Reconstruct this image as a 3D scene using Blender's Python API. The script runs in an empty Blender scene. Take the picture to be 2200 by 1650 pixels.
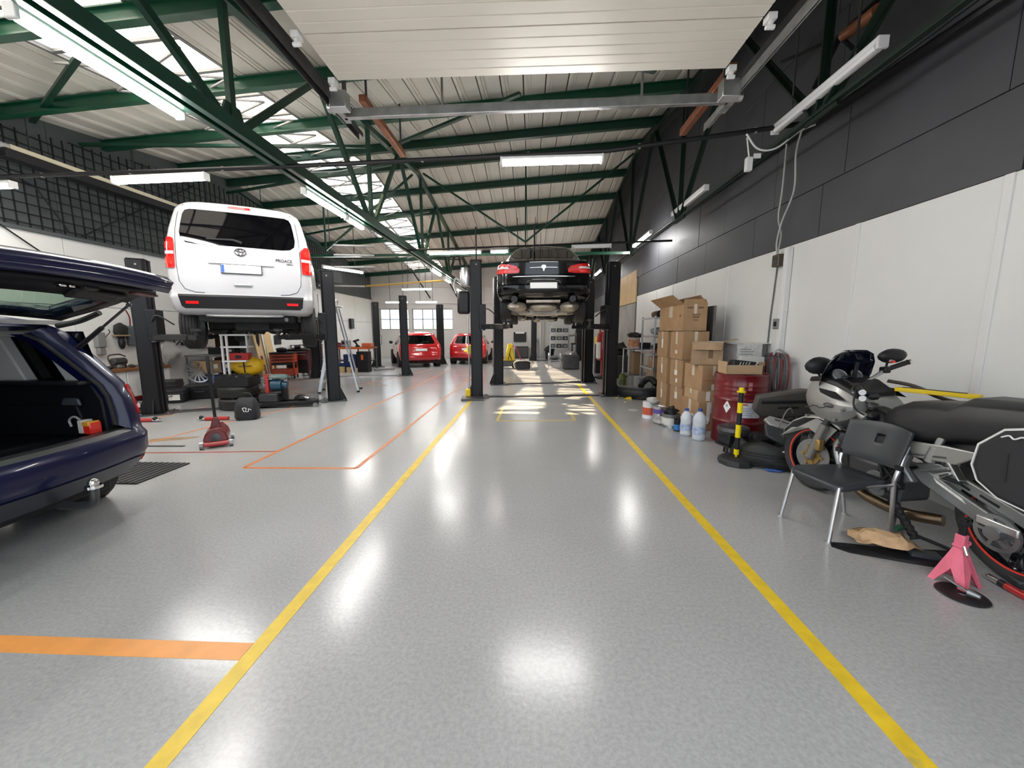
import bpy, math, random
from math import sin, cos, pi, radians as R
from mathutils import Vector as V, Matrix as MX, Euler, noise as MN
SC = bpy.context.scene
COL = SC.collection
rnd = random.Random(7)

# ---------------------------------------------------------------- camera, sky, exposure
cd = bpy.data.cameras.new('camera'); cam = bpy.data.objects.new('camera', cd); COL.objects.link(cam)
cam.location = (0, 0, 1.42)
cam.rotation_euler = (R(90 - 7.894), 0, R(2.714))
cd.sensor_fit = 'HORIZONTAL'; cd.sensor_width = 36; cd.lens = 36 * 815 / 2200
cd.clip_start = .05; cd.clip_end = 200
SC.camera = cam
SC.view_settings.view_transform = 'Standard'; SC.view_settings.look = 'None'
SC.view_settings.gamma = 1; SC.view_settings.use_curve_mapping = False
SC.view_settings.exposure = 0.22
SC.cycles.use_denoising = True
SC.cycles.max_bounces = 8; SC.cycles.diffuse_bounces = 5; SC.cycles.glossy_bounces = 4
SC.cycles.transparent_max_bounces = 12; SC.cycles.sample_clamp_indirect = 6
SC.cycles.caustics_reflective = False; SC.cycles.caustics_refractive = False
w = bpy.data.worlds.new('overcast_sky'); SC.world = w; w.use_nodes = True
nt = w.node_tree; bg = nt.nodes['Background']
tc = nt.nodes.new('ShaderNodeTexCoord'); sx = nt.nodes.new('ShaderNodeSeparateXYZ'); cr = nt.nodes.new('ShaderNodeValToRGB')
nt.links.new(tc.outputs['Generated'], sx.inputs[0]); nt.links.new(sx.outputs['Z'], cr.inputs[0]); nt.links.new(cr.outputs[0], bg.inputs[0])
cr.color_ramp.elements[0].position = 0; cr.color_ramp.elements[0].color = (.80, .90, 1, 1)
cr.color_ramp.elements[1].position = .5; cr.color_ramp.elements[1].color = (.92, .96, 1, 1)
bg.inputs[1].default_value = 2.2
LAMP = 95.0     # strength of the tube lamps that are on
sl = bpy.data.lights.new('sun', 'SUN'); sl.energy = 20; sl.angle = R(.6); sl.color = (1, .80, .55)
so = bpy.data.objects.new('sun', sl); COL.objects.link(so)
so.rotation_euler = V((1.03, -.22, -1)).to_track_quat('-Z', 'Y').to_euler()

# ---------------------------------------------------------------- materials
MATS = {}
def mat(name, col, rough=.5, metal=0, var=0, vs=6, bump=0, bs=40, emit=0, coat=0, spec=.5, alpha=1, trans=0, dirt=None):
    """var: brightness mottling of the surface itself; bump: fine relief"""
    if name in MATS: return MATS[name]
    m = bpy.data.materials.new(name); m.use_nodes = True; n = m.node_tree.nodes; L = m.node_tree.links
    b = n['Principled BSDF']
    c = (*col, 1)
    b.inputs['Base Color'].default_value = c; b.inputs['Roughness'].default_value = rough; b.inputs['Metallic'].default_value = metal
    b.inputs['Specular IOR Level'].default_value = spec
    if coat: b.inputs['Coat Weight'].default_value = coat; b.inputs['Coat Roughness'].default_value = .04
    if emit: b.inputs['Emission Color'].default_value = c; b.inputs['Emission Strength'].default_value = emit
    if trans: b.inputs['Transmission Weight'].default_value = trans
    if alpha < 1: b.inputs['Alpha'].default_value = alpha
    t = None
    if var or bump or dirt: t = n.new('ShaderNodeTexCoord')
    if var:
        nz = n.new('ShaderNodeTexNoise'); nz.inputs['Scale'].default_value = vs; nz.inputs['Detail'].default_value = 5
        L.new(t.outputs['Object'], nz.inputs['Vector'])
        mr = n.new('ShaderNodeMapRange'); mr.inputs[1].default_value = .3; mr.inputs[2].default_value = .7
        mr.inputs[3].default_value = 1 - var; mr.inputs[4].default_value = 1 + var
        L.new(nz.outputs[0], mr.inputs[0])
        mx = n.new('ShaderNodeVectorMath'); mx.operation = 'SCALE'; mx.inputs[0].default_value = col
        L.new(mr.outputs[0], mx.inputs['Scale'])
        src = mx.outputs[0]
        if dirt:
            n2 = n.new('ShaderNodeTexNoise'); n2.inputs['Scale'].default_value = dirt[1]; n2.inputs['Detail'].default_value = 6
            L.new(t.outputs['Object'], n2.inputs['Vector'])
            r2 = n.new('ShaderNodeMapRange'); r2.inputs[1].default_value = dirt[2]; r2.inputs[2].default_value = dirt[2] + .12
            L.new(n2.outputs[0], r2.inputs[0])
            mc = n.new('ShaderNodeMix'); mc.data_type = 'RGBA'; L.new(r2.outputs[0], mc.inputs[0]); L.new(src, mc.inputs[6]); mc.inputs[7].default_value = (*dirt[0], 1)
            src = mc.outputs[2]
        L.new(src, b.inputs['Base Color'])
    if bump:
        nb = n.new('ShaderNodeTexNoise'); nb.inputs['Scale'].default_value = bs; nb.inputs['Detail'].default_value = 3
        L.new(t.outputs['Object'], nb.inputs['Vector'])
        bp = n.new('ShaderNodeBump'); bp.inputs['Strength'].default_value = bump; bp.inputs['Distance'].default_value = .01
        L.new(nb.outputs[0], bp.inputs['Height']); L.new(bp.outputs[0], b.inputs['Normal'])
    MATS[name] = m
    return m

WHITE = mat('white_wall_panel', (.74, .74, .725), .45, var=.025, vs=1.5)
WHITE2 = mat('white_plaster', (.54, .54, .52), .6, var=.03, vs=2)
DARKW = mat('anthracite_wall_board', (.055, .056, .065), .55, var=.12, vs=1.2, bump=.05, bs=60)
DARKL = mat('dark_slate_wall', (.075, .088, .090), .6, var=.12, vs=1.5)
BLACKP = mat('black_paint', (.009, .009, .011), .42, spec=.35)
BLACKM = mat('black_steel', (.010, .010, .012), .42, spec=.3)
RUBBER = mat('black_rubber', (.016, .016, .016), .6, var=.2, vs=30)
TYRE = mat('tyre_rubber', (.020, .020, .020), .62, var=.15, vs=20)
PLASTIC = mat('black_plastic', (.013, .013, .015), .45, spec=.35)
PLAST_G = mat('charcoal_plastic', (.032, .034, .038), .45, bump=.06, bs=200)
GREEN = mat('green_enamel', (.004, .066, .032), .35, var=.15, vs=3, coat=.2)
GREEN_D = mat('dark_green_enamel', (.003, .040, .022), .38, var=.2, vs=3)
ROOFW = mat('white_roof_sheet', (.70, .68, .62), .45, var=.04, vs=1.2)
DOORW = mat('white_door_leaf', (.74, .71, .65), .4, var=.025, vs=2)
GALV = mat('galvanised_steel', (.55, .56, .57), .32, .9, var=.15, vs=9)
CHROME = mat('chrome', (.80, .80, .80), .1, 1)
ALU = mat('aluminium', (.66, .67, .68), .3, .95, var=.06, vs=10)
SILVER = mat('silver_paint', (.40, .40, .38), .38, .5, coat=.25)
STEEL = mat('grey_steel', (.30, .31, .32), .4, .8, var=.15, vs=8)
STEEL_D = mat('dark_steel', (.09, .09, .095), .4, .7, var=.2, vs=8)
RUST = mat('copper_pipe', (.32, .12, .06), .45, .3, var=.25, vs=9)
RED = mat('red_enamel', (.42, .018, .016), .3, coat=.5)
REDD = mat('dark_red_enamel', (.15, .008, .012), .32, var=.12, vs=5, coat=.3)
YEL = mat('yellow_paint', (.80, .56, .01), .4, var=.05)
ORANGE = mat('orange_paint', (.66, .13, .03), .4)
PAPER = mat('white_paper', (.80, .80, .80), .6)
TUBE_ON = mat('lit_lamp_diffuser', (1, .98, .94), .4, emit=LAMP)
TUBE_DIM = mat('dim_lamp_diffuser', (1, .98, .94), .4, emit=28)
TUBE_OFF = mat('white_lamp_diffuser', (.86, .86, .88), .35)
LAMPW = mat('white_lamp_housing', (.78, .78, .78), .4)
CARD = mat('brown_cardboard', (.38, .235, .125), .7, var=.10, vs=5, bump=.05, bs=30)
CARD2 = mat('pale_cardboard', (.46, .31, .18), .7, var=.08, vs=5)
CARD_IN = mat('cardboard_edge', (.30, .19, .10), .75)
WOOD = mat('pale_plywood', (.60, .42, .22), .55, var=.10, vs=3)
WOOD_D = mat('brown_wood', (.20, .085, .035), .5, var=.2, vs=6)
BLUEP = mat('blue_plastic', (.02, .07, .28), .4)
GLASS_D = mat('dark_glass', (.002, .002, .0025), .04, spec=.18)
GREYP = mat('grey_plastic', (.22, .22, .22), .5)
LTGREY = mat('light_grey_plastic', (.42, .42, .41), .5)

# ---------------------------------------------------------------- mesh builder and objects
def ident(): return MX.Identity(4)
def TR(x=0, y=0, z=0, rx=0, ry=0, rz=0): return MX.Translation((x, y, z)) @ Euler((rx, ry, rz)).to_matrix().to_4x4()
class B:
    def __init__(s): s.v = []; s.f = []; s.m = []
    def add(s, vs, fs, mi=0, M=None):
        o = len(s.v)
        if M is not None: vs = [M @ V(p) for p in vs]
        s.v.extend(tuple(p) for p in vs)
        s.f.extend(tuple(i + o for i in f) for f in fs); s.m.extend([mi] * len(fs))
        return s
    def box(s, x0, x1, y0, y1, z0, z1, mi=0, M=None):
        vs = [(x, y, z) for z in (z0, z1) for y in (y0, y1) for x in (x0, x1)]
        return s.add(vs, [(0, 2, 3, 1), (4, 5, 7, 6), (0, 1, 5, 4), (2, 6, 7, 3), (0, 4, 6, 2), (1, 3, 7, 5)], mi, M)
    def cb(s, c, sz, mi=0, M=None):
        return s.box(c[0] - sz[0] / 2, c[0] + sz[0] / 2, c[1] - sz[1] / 2, c[1] + sz[1] / 2, c[2] - sz[2] / 2, c[2] + sz[2] / 2, mi, M)
    def hexa(s, lo, hi, mi=0, M=None):
        """eight corners: four below, four above, both counter-clockwise from above"""
        return s.add(list(lo) + list(hi), [(3, 2, 1, 0), (4, 5, 6, 7), (0, 1, 5, 4), (1, 2, 6, 5), (2, 3, 7, 6), (3, 0, 4, 7)], mi, M)
    def bar(s, p0, p1, a, b=None, mi=0, up=(0, 0, 1), M=None):
        """rectangular bar between two points, a wide and b deep"""
        p0 = V(p0); p1 = V(p1); b = b or a
        d = (p1 - p0).normalized(); u = V(up)
        if abs(d.dot(u)) > .98: u = V((0, 1, 0))
        x = d.cross(u).normalized() * a / 2; y = x.cross(d).normalized() * b / 2
        r = [p - x - y for p in (p0, p1)], [p + x - y for p in (p0, p1)], [p + x + y for p in (p0, p1)], [p - x + y for p in (p0, p1)]
        vs = [q[0] for q in r] + [q[1] for q in r]
        return s.add(vs, [(3, 2, 1, 0), (4, 5, 6, 7), (0, 1, 5, 4), (1, 2, 6, 5), (2, 3, 7, 6), (3, 0, 4, 7)], mi, M)
    def loft(s, rings, mi=0, closed=True, caps=True, M=None):
        n = len(rings[0]); vs = [p for r in rings for p in r]; fs = []
        for i in range(len(rings) - 1):
            for j in range(n if closed else n - 1):
                k = (j + 1) % n
                fs.append((i * n + j, i * n + k, (i + 1) * n + k, (i + 1) * n + j))
        if caps and closed: fs.append(tuple(range(n - 1, -1, -1))); fs.append(tuple((len(rings) - 1) * n + j for j in range(n)))
        return s.add(vs, fs, mi, M)
    def tube(s, pts, r, n=8, mi=0, closed=False, caps=True, M=None, sq=None):
        """round tube along points; r a number or one per point; sq flattens it"""
        pts = [V(p) for p in pts]; m = len(pts); rs = r if isinstance(r, (list, tuple)) else [r] * m
        rings = []; u = None
        for i, p in enumerate(pts):
            a = pts[(i - 1) % m] if (closed or i > 0) else p
            c = pts[(i + 1) % m] if (closed or i < m - 1) else p
            d = (c - a).normalized()
            if u is None:
                u = V((0, 0, 1)) if abs(d.z) < .9 else V((0, 1, 0))
            u = (u - d * u.dot(d)).normalized(); w_ = d.cross(u)
            k = sq or 1
            rings.append([p + (u * cos(t) * k + w_ * sin(t)) * rs[i] for t in [2 * pi * j / n for j in range(n)]])
        if closed: rings.append(rings[0])
        return s.loft(rings, mi, True, caps and not closed, M)
    def cyl(s, p0, p1, r, n=14, mi=0, r2=None, M=None): return s.tube([p0, p1], [r, r if r2 is None else r2], n, mi, M=M)
    def lathe(s, prof, n=24, mi=0, M=None, closed=False, a0=0, a1=2 * pi):
        """profile of (r, z) turned about z; from inside bottom to outside to top for outward faces"""
        full = abs(a1 - a0 - 2 * pi) < 1e-6; k = n if full else n + 1
        rings = [[(r * cos(a0 + (a1 - a0) * j / n), r * sin(a0 + (a1 - a0) * j / n), z) for j in range(k)] for r, z in prof]
        if closed: rings.append(rings[0])
        return s.loft(rings, mi, full, full and not closed, M)
    def prism(s, poly, h0, h1, mi=0, M=None):
        """polygon in xy pushed along z"""
        n = len(poly)
        vs = [(x, y, h0) for x, y in poly] + [(x, y, h1) for x, y in poly]
        fs = [tuple(range(n - 1, -1, -1)), tuple(range(n, 2 * n))] + [(i, (i + 1) % n, n + (i + 1) % n, n + i) for i in range(n)]
        return s.add(vs, fs, mi, M)
    def grid(s, rows, mi=0, M=None):
        n = len(rows[0]); vs = [p for r in rows for p in r]
        return s.add(vs, [(i * n + j, i * n + j + 1, (i + 1) * n + j + 1, (i + 1) * n + j) for i in range(len(rows) - 1) for j in range(n - 1)], mi, M)
    def ball(s, c, r, n=12, mi=0, M=None, k=(1, 1, 1)):
        pr = [(max(.001, sin(pi * i / (n // 2)) * r), -cos(pi * i / (n // 2)) * r) for i in range(n // 2 + 1)]
        mm = MX.Translation(c) @ MX.Diagonal((*k, 1))
        return s.lathe(pr, n, mi, (M @ mm) if M is not None else mm)
    def blob(s, c, sz, seed=0, amp=.3, n=10, mi=0, M=None, fq=2.0):
        """a lumpy rounded heap"""
        rows = []
        for i in range(n // 2 + 1):
            th = pi * i / (n // 2); row = []
            for j in range(n):
                a = 2 * pi * j / n
                d = V((sin(th) * cos(a), sin(th) * sin(a), -cos(th)))
                q = 1 + amp * MN.noise(d * fq + V((seed * 3.1, seed * 1.7, seed)))
                row.append((c[0] + d.x * sz[0] * q, c[1] + d.y * sz[1] * q, c[2] + d.z * sz[2] * q))
            rows.append(row)
        return s.loft(rows, mi, True, True, M)
    def obj(s, name, mats, parent=None, bev=0, seg=2, sm=35, loc=None, solid=0, sub=0):
        me = bpy.data.meshes.new(name); me.from_pydata(s.v, [], s.f)
        if not isinstance(mats, (list, tuple)): mats = [mats]
        for q in mats: me.materials.append(q)
        if len(mats) > 1: me.polygons.foreach_set('material_index', s.m)
        me.validate(); me.update()
        if sm:
            me.polygons.foreach_set('use_smooth', [True] * len(me.polygons))
            me.set_sharp_from_angle(angle=R(sm))
        o = bpy.data.objects.new(name, me); COL.objects.link(o)
        if parent is not None: o.parent = parent
        if loc: o.location = loc
        if solid:
            d = o.modifiers.new('solid', 'SOLIDIFY'); d.thickness = solid; d.offset = -1
        if bev:
            d = o.modifiers.new('bevel', 'BEVEL'); d.width = bev; d.segments = seg; d.limit_method = 'ANGLE'; d.angle_limit = R(40)
        if sub:
            d = o.modifiers.new('sub', 'SUBSURF'); d.levels = sub; d.render_levels = sub
        return o
def tag(o, label, cat, group=None, kind=None):
    o['label'] = label; o['category'] = cat
    if group: o['group'] = group
    if kind: o['kind'] = kind
    return o
def thing(name, label, cat, loc=(0, 0, 0), rot=(0, 0, 0), group=None):
    o = bpy.data.objects.new(name, None); COL.objects.link(o); o.empty_display_size = .1
    o.location = loc; o.rotation_euler = rot if isinstance(rot, (tuple, list)) else (0, 0, rot)
    return tag(o, label, cat, group)
def struct(o): o['kind'] = 'structure'; return o
def stuff(o, label=None, cat=None):
    o['kind'] = 'stuff'
    if label: o['label'] = label
    if cat: o['category'] = cat
    return o
def dup(root, loc, rz=None, label=None, group=None):
    def cp(o, par):
        c = o.copy(); COL.objects.link(c)
        if par is not None: c.parent = par
        for k in o.children: cp(k, c)
        return c
    c = cp(root, None); c.location = loc
    if rz is not None: c.rotation_euler = (0, 0, rz)
    if label: c['label'] = label
    if group: c['group'] = group
    return c
def lerp(a, b, t): return a + (b - a) * t
def ip(tab, x):
    """piecewise linear table of (x, value)"""
    if x <= tab[0][0]: return tab[0][1]
    for (a, p), (b, q) in zip(tab, tab[1:]):
        if x <= b: return p + (q - p) * (x - a) / (b - a)
    return tab[-1][1]
def smooth_path(pts, k=6):
    """Catmull-Rom through points"""
    P = [V(p) for p in pts]; P = [P[0] * 2 - P[1]] + P + [P[-1] * 2 - P[-2]]; out = []
    for i in range(1, len(P) - 2):
        for j in range(k):
            t = j / k; a, b, c, d = P[i - 1:i + 3]
            out.append(.5 * ((2 * b) + (c - a) * t + (2 * a - 5 * b + 4 * c - d) * t * t + (3 * b - a - 3 * c + d) * t ** 3))
    out.append(P[-2]); return out
# ---------------------------------------------------------------- room shell
XL, XR, YB, YF = -8.7, 3.4, 20.8, -.35
def roofz(x, y): return 6.55 - .145 * abs(y - 11.3) + .069 * (x - 2.9)

def floor_material():
    m = bpy.data.materials.new('grey_resin_floor'); m.use_nodes = True; n = m.node_tree.nodes; L = m.node_tree.links; b = n['Principled BSDF']
    t = n.new('ShaderNodeTexCoord')
    a = n.new('ShaderNodeTexNoise'); a.inputs['Scale'].default_value = 55; a.inputs['Detail'].default_value = 4; a.inputs['Roughness'].default_value = .75
    c = n.new('ShaderNodeTexNoise'); c.inputs['Scale'].default_value = .8; c.inputs['Detail'].default_value = 4
    for q in (a, c): L.new(t.outputs['Object'], q.inputs['Vector'])
    r = n.new('ShaderNodeValToRGB'); r.color_ramp.elements[0].position = .36; r.color_ramp.elements[0].color = (.33, .332, .336, 1)
    r.color_ramp.elements[1].position = .62; r.color_ramp.elements[1].color = (.41, .412, .416, 1)
    L.new(a.outputs[0], r.inputs[0])
    mr = n.new('ShaderNodeMapRange'); mr.inputs[1].default_value = .3; mr.inputs[2].default_value = .7; mr.inputs[3].default_value = .93; mr.inputs[4].default_value = 1.06
    L.new(c.outputs[0], mr.inputs[0])
    s = n.new('ShaderNodeVectorMath'); s.operation = 'SCALE'; L.new(r.outputs[0], s.inputs[0]); L.new(mr.outputs[0], s.inputs['Scale'])
    L.new(s.outputs[0], b.inputs['Base Color'])
    rr = n.new('ShaderNodeMapRange'); rr.inputs[1].default_value = .3; rr.inputs[2].default_value = .7; rr.inputs[3].default_value = .22; rr.inputs[4].default_value = .30
    L.new(c.outputs[0], rr.inputs[0]); b.inputs['Roughness'].default_value = .20
    v = n.new('ShaderNodeTexNoise'); v.inputs['Scale'].default_value = 38; v.inputs['Detail'].default_value = 2
    L.new(t.outputs['Object'], v.inputs['Vector'])
    bp = n.new('ShaderNodeBump'); bp.inputs['Strength'].default_value = .05; bp.inputs['Distance'].default_value = .01
    L.new(v.outputs[0], bp.inputs['Height']); L.new(bp.outputs[0], b.inputs['Normal'])
    return m
FLOORM = floor_material()
struct(B().box(-13.5, XR + .1, -7, YB + .3, -.2, 0).obj('floor', FLOORM, sm=0))
struct(B().box(-60, 60, YB + .3, 90, -.35, -.05).obj('lawn', mat('lawn_green', (.06, .12, .03), .9, var=.2, vs=.8), sm=0))
hill = B(); hill.grid([[(x, 60 + 6 * j, (.3 + 1.0 * j + .8 * sin(x * .09 + j)) if j else 0) for x in range(-60, 61, 6)] for j in range(3)])
struct(hill.obj('hills', mat('far_green', (.16, .27, .20), .9, var=.25, vs=.1), sm=60))

# right wall: white boards below, anthracite boards above, each board its own piece
wr = struct(B().box(XR + .03, XR + .25, YF, YB, 0, 7.6).obj('wall_right', mat('dark_wall_core', (.02, .02, .022), .7), sm=0))
js = [-.35, 1.55, 3.03, 4.29, 5.34, 6.91, 8.2, 9.46, 10.63, 12.55]
for a, b in zip(js, js[1:]):
    B().box(XR, XR + .03, a + .006, b - .006, .0, 2.53).obj('white_panel', WHITE, wr, bev=.003)
for y in js[1:-1]:
    if y not in (5.34,): B().box(XR - .012, XR + .01, y - .03, y + .03, .0, 2.53).obj('joint_strip', WHITE, wr, bev=.004)
rows = [(2.53, 3.12), (3.12, 3.92), (3.92, 4.9), (4.9, 5.9), (5.9, 7.5)]
for i, (z0, z1) in enumerate(rows):
    y = YF; k = 0
    while y < YB - .3:
        wd = [1.42, 1.25, 1.5, 1.18][(k + i) % 4] * (1.25 if i == 0 else .95) * rnd.uniform(.9, 1.1)
        e = min(YB, y + wd)
        if YB - e < .5: e = YB
        if not (i == 0 and e > 12.75):
            B().box(XR - .006 * rnd.random(), XR + .03, y + .004, e - .004, z0 + .004, z1 - .004).obj('dark_panel', DARKW, wr, bev=.003)
        y = e; k += 1
# boarded opening and grey infill further along
for a, b in ((12.7, 13.9), (13.92, 15.2)):
    B().box(XR - .01, XR + .03, a, b, 2.36, 3.38).obj('plywood_board', WOOD, wr, bev=.003)
    B().box(XR - .005, XR + .03, a, b, 0, 2.34).obj('grey_board', mat('grey_weathered_board', (.30, .29, .27), .6, var=.18, vs=2), wr, bev=.003)
B().box(XR - .02, XR + .03, 15.2, 15.32, 0, 3.4).obj('post', DARKW, wr)
for a, b in ((15.34, 17.1), (17.1, 18.9), (18.9, 20.8)):
    B().box(XR, XR + .03, a + .006, b - .006, 0, 2.4).obj('white_panel', WHITE, wr, bev=.003)
    B().box(XR - .004, XR + .03, a + .004, b - .004, 2.41, 3.11).obj('dark_panel', mat('mid_grey_board', (.13, .135, .15), .55), wr, bev=.003)

# left wall
wl = struct(B().box(XL - .25, XL - .03, -1, 10.15, 0, 5.9).box(XL - .25, XL - .03, 11.35, YB, 0, 5.9).box(XL - .25, XL - .03, 10.15, 11.35, 2.3, 5.9).obj('wall_left', DARKL, sm=0))
jl = [-1, 1.6, 3.4, 5.2, 6.95, 8.45, 10.15, 11.35, 12.9, 14.3, 15.7, 17.2, 18.8, 20.8]
for a, b in zip(jl, jl[1:]):
    z0 = 0 if a != 10.15 else 2.3
    if z0 == 0: B().box(XL - .03, XL, a + .006, b - .006, 0, 1.9).obj('white_panel', WHITE, wl, bev=.003)
    B().box(XL - .03, XL, a + .006, b - .006, max(1.91, z0), 3.16).obj('white_panel', WHITE, wl, bev=.003)
B().box(XL - .02, XL + .05, -1, YB, 3.14, 3.2).obj('ledge', DARKL, wl)
for a, b in zip(jl, jl[1:]):
    for z0, z1 in ((3.2, 4.2), (4.2, 5.75)):
        B().box(XL - .03, XL - .004 * rnd.random(), a + .004, b - .004, z0 + .004, z1 - .004).obj('dark_panel', DARKL, wl)
# dark store behind the doorway
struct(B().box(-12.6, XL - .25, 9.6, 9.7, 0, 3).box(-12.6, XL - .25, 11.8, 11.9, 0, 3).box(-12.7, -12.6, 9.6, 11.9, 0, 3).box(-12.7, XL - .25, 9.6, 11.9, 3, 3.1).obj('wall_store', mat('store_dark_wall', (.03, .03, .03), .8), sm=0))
# wire netting in front of the dark upper wall
nb = B()
for k in range(12):
    z = 3.26 + k * .165; dy = max(0, (z + .25 - roofz(XL, 11.3)) / .145 + 11.3); ya = max(.2, 11.3 - (roofz(XL, 11.3) - .25 - z) / .145); yb = min(17, 22.6 - ya)
    nb.bar((XL + .06, ya, z), (XL + .06, yb, z), .017)
for k in range(100):
    y = .2 + k * .165
    nb.bar((XL + .06, y, 3.2), (XL + .06, y, min(5.4, roofz(XL, y) - .25)), .017)
stuff(nb.obj('wire_netting', BLACKP, sm=0), 'black square wire netting stretched over the dark upper wall', 'netting')
# long dark rods crossing the netting
rb = B()
for a, b in (((0, 4.9, 4.45), (0, 6.6, 3.9)), ((0, 6.6, 3.9), (0, 7.0, 3.25)), ((0, 7.2, 3.22), (0, 8.6, 4.2)), ((0, 8.6, 4.2), (0, 9.9, 5.1)), ((0, 5.4, 3.6), (0, 6.6, 2.75))):
    rb.cyl((XL + .1, a[1], a[2]), (XL + .1, b[1], b[2]), .014, 6)
tag(rb.obj('wall_cable', BLACKP), 'black cable zigzagging over the netting above the blue car', 'cable')

# back wall with two windows
wb = B()
Z0, Z1 = 1.52, 2.64
xs = [XL - .25, -8.28, -6.66, -6.47, -4.22, XR + .25]
wb.box(xs[0], xs[5], YB, YB + .25, 0, Z0).box(xs[0], xs[5], YB, YB + .25, Z1, 5.9)
for a, b in ((0, 1), (2, 3), (4, 5)): wb.box(xs[a], xs[b], YB, YB + .25, Z0, Z1)
wbo = struct(wb.obj('wall_back', WHITE2, sm=0))
for a, b in ((-8.7, -5.6), (-5.6, -2.5), (-2.5, .5), (.5, 3.4)):
    B().box(a + .01, b - .01, YB - .03, YB, 3.0, 3.75).obj('white_panel', WHITE2, wbo, bev=.004)
    B().box(a + .01, b - .01, YB - .03, YB, 3.77, 4.9).obj('grey_panel', mat('grey_gable_sheet', (.48, .47, .44), .5), wbo, bev=.004)
B().box(-8.7, 3.4, YB - .09, YB - .03, 2.92, 3.0).obj('rail', mat('pale_grey_rail', (.55, .55, .53), .5), wbo)
PANE = bpy.data.materials.new('window_glass'); PANE.use_nodes = True
pn = PANE.node_tree.nodes; pn.remove(pn['Principled BSDF'])
g1 = pn.new('ShaderNodeBsdfTransparent'); g2 = pn.new('ShaderNodeBsdfGlossy'); g2.inputs['Roughness'].default_value = .03; gm = pn.new('ShaderNodeMixShader'); gm.inputs[0].default_value = .08
for a, b in ((g1.outputs[0], gm.inputs[1]), (g2.outputs[0], gm.inputs[2]), (gm.outputs[0], pn['Material Output'].inputs[0])): PANE.node_tree.links.new(a, b)
FR = mat('grey_window_frame', (.22, .23, .25), .4)
def window(name, x0, x1, z0, z1, nx, y):
    w_ = B(); t = .035
    w_.box(x0, x1, y, y + .1, z0, z0 + t).box(x0, x1, y, y + .1, z1 - t, z1).box(x0, x0 + t, y, y + .1, z0, z1).box(x1 - t, x1, y, y + .1, z0, z1)
    o = struct(w_.obj(name, FR, sm=0))
    wd = (x1 - x0) / nx; zm = (z0 + z1) / 2
    B().box(x0, x1, y + .02, y + .08, zm - .02, zm + .02).obj('mullion', FR, o)
    for i in range(1, nx): B().box(x0 + i * wd - .02, x0 + i * wd + .02, y + .02, y + .08, z0, z1).obj('mullion', FR, o)
    for i in range(nx):
        for a, b in ((z0, zm), (zm, z1)): B().box(x0 + i * wd + .02, x0 + i * wd + wd - .02, y + .045, y + .052, a + .02, b - .02).obj('pane', PANE, o, sm=0)
    B().box(x0 - .08, x1 + .08, y - .07, y + .02, z0 - .06, z0).obj('sill', WHITE2, o, bev=.006)
window('window_1', -8.28, -6.66, Z0, Z1, 3, YB + .08)
window('window_2', -6.47, -4.22, Z0, Z1, 4, YB + .08)

# front wall with the two big gateways (behind the camera)
fw_ = B(); fw_.box(XL - .25, -7.6, YF - .25, YF, 0, 6).box(-3.3, -2.3, YF - .25, YF, 0, 6).box(2.3, XR + .25, YF - .25, YF, 0, 6.6).box(-7.6, -3.3, YF - .25, YF, 3.9, 6).box(-2.3, 2.3, YF - .25, YF, 3.95, 6.4)
struct(fw_.obj('wall_front', WHITE2, sm=0))

# ---------------------------------------------------------------- roof: ribbed sheets either side of the ridge, skylight strip, purlins
ce = struct(B().box(XL - .3, XR + .4, 11.25, 11.35, 6.9, 6.95).obj('ceiling', ROOFW, sm=0))
SK0, SK1 = -6.3, -4.55
def sheet(x0, x1, ya, yb, mi=ROOFW):
    pr = [(x0 + .011, 0), (x0 + .05, 0), (x0 + .06, -.022), (x0 + .075, -.022), (x0 + .085, 0), (x0 + .105, 0), (x0 + .115, -.022), (x0 + .13, -.022), (x0 + .14, 0), (x1 - .011, 0), (x1 - .011, .05), (x0 + .011, .05)]
    B().loft([[(x, y, roofz(x, y) + .02 + z) for x, z in pr] for y in (ya, yb)]).obj('roof_sheet', mi, ce, sm=0)
for ya, yb in ((YF - .3, 11.3), (11.3, YB + .3)):
    x = XL - .2
    while x < XR - .45:
        e = x + .4
        if x < SK0 - .1 and e > SK0 - .1: e = SK0
        if x >= SK0 - .01 and x < SK1 - .05: x = SK1; continue
        if x > 2.9: break
        sheet(x, min(e, 3.0), ya, yb); x = e
    B().hexa([(2.98, ya, roofz(2.98, ya) + .02), (XR + .3, ya, roofz(XR, ya) + .02), (XR + .3, yb, roofz(XR, yb) + .02), (2.98, yb, roofz(2.98, yb) + .02)],
             [(2.98, ya, roofz(2.98, ya) + .07), (XR + .3, ya, roofz(XR, ya) + .07), (XR + .3, yb, roofz(XR, yb) + .07), (2.98, yb, roofz(2.98, yb) + .07)]).obj('dark_edge_board', DARKW, ce, sm=0)
for x0, x1 in ((XL - .3, SK0), (SK1, XR + .4)):
    for ya, yb in ((YF - .3, 11.3), (11.3, YB + .3)):
        B().hexa([(p, q, roofz(p, q) + .085) for p, q in ((x0, ya), (x1, ya), (x1, yb), (x0, yb))], [(p, q, roofz(p, q) + .12) for p, q in ((x0, ya), (x1, ya), (x1, yb), (x0, yb))]).obj('roof_deck', mat('dark_roof_underlay', (.06, .06, .055), .8), ce, sm=0)
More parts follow.
